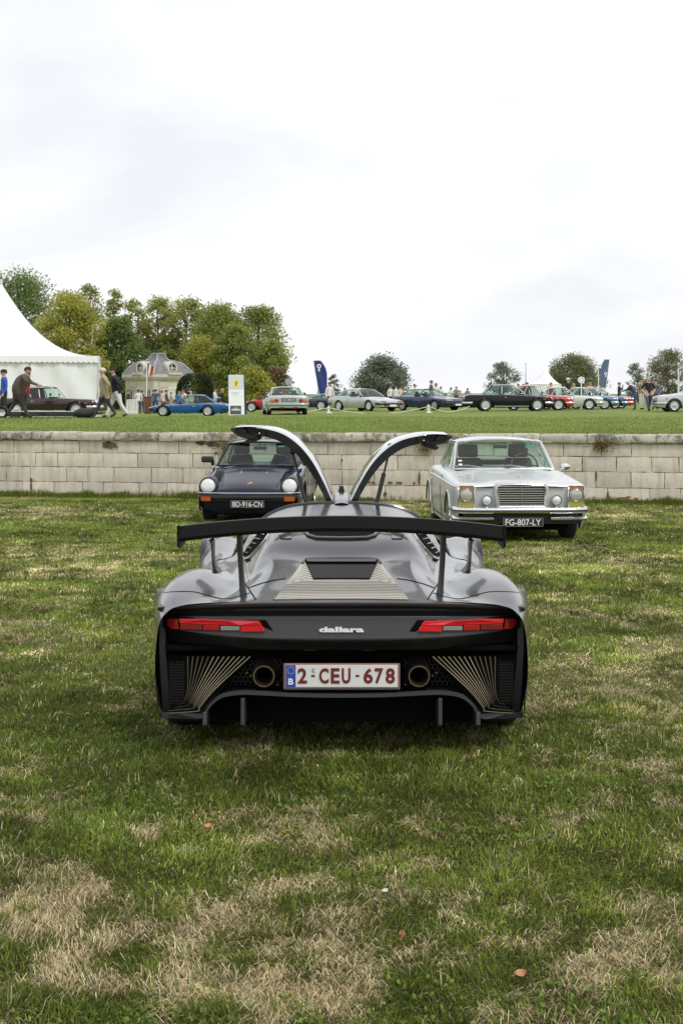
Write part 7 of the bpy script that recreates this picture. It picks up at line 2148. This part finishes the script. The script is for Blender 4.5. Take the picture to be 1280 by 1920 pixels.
dg = bpy.context.evaluated_depsgraph_get()
dg.update()
for (o, V, B, C, T, cap, longhair, bald, hem, pose) in PPL:
    me = bpy.data.meshes.new_from_object(o.evaluated_get(dg))
    keys = ['top', 'legs', 'hair', 'skin', 'shoes']
    me.materials.clear()
    for q in keys: me.materials.append(cmat(C[q], 'skin' if q == 'skin' else 'cloth' if q != 'hair' else 'hair'))
    P = np.array([p.center for p in me.polygons])
    A = np.array([V[i] for i, j, n in B]); D = np.array([V[j] for i, j, n in B]) - A
    t = np.clip(np.einsum('pbk,bk->pb', P[:, None, :] - A[None], D) / np.maximum(np.einsum('bk,bk->b', D, D), 1e-9), 0, 1)
    dist = np.linalg.norm(P[:, None, :] - (A[None] + D[None] * t[..., None]), axis=2)
    best = dist.argmin(1)
    mi = np.array([keys.index(B[b_][2]) for b_ in best], np.int32)
    mi[(P[:, 2] < hem) & (mi == 0) & (np.abs(P[:, 0]) < .17)] = 1
    mi[(P[:, 2] > hem) & (mi == 1)] = 0
    me.polygons.foreach_set('material_index', mi)
    me.polygons.foreach_set('use_smooth', np.ones(len(me.polygons), bool))
    old = o.data; o.modifiers.clear(); o.data = me; bpy.data.meshes.remove(old); me.name = 'person'
    # hair or cap, nose, ears, eyes
    hc = Vector(T((0, -.012, 1.645)))
    if not bald:
        mb = MB(); G = []
        for i in range(6):
            a = math.pi * (.02 + .098 * i); row = []
            for k in range(12):
                p = 2 * math.pi * k / 12
                back = .5 + .5 * math.sin(p)
                aa = a * (.80 + .45 * back)
                row.append((hc.x + .101 * math.sin(aa) * math.cos(p), hc.y + .010 + .112 * math.sin(aa) * math.sin(p), hc.z + .015 + .108 * math.cos(aa)))
            G.append(row)
        mb.grid(G, close_u=True); mb.add(G[0], [tuple(range(12))])
        if longhair: mb.ball((hc.x, hc.y + .06, hc.z - .10), (.085, .05, .16), 10, 8)
        mb.build('hair', cmat(C['hair'], 'hair'), o)
    mb = MB(); mb.ball(Vector(T((0, -.110, 1.625))), (.016, .022, .022), 6, 5); mb.build('nose', cmat(C['skin'], 'skin'), o)
    for s in (-1, 1):
        mb = MB(); mb.ball(Vector(T((s * .094, .0, 1.63))), (.012, .024, .034), 6, 5); mb.build('ear', cmat(C['skin'], 'skin'), o)
        if C['top'] and hasattr(o, 'name') and o.location.y < 75:
            mb = MB(); mb.ball(Vector(T((s * .034, -.098, 1.655))), (.012, .008, .008), 6, 5); mb.build('eye', black_trim, o)
    if o.location.y < 75:
        mb = MB(); mb.box(Vector(T((0, -.098, 1.578))), (.045, .012, .010)); mb.build('mouth', M('lips', (.32, .12, .10), r=.5), o, bevel=.003)
    if cap is not None:
        mb = MB(); mb.lathe([(.112, 0), (.112, .03), (.095, .085), (.05, .11), (0, .115)], c=hc + Vector((0, .005, .02)), n=14, cap=False); mb.slab([[(x, hc.y - .09 - d, hc.z + .03 - d * .15) for x in (-.08, 0, .08)] for d in (0, .05, .09)], .008, (0, 0, 1))
        mb.build('cap', cmat(cap, 'cloth'), o)
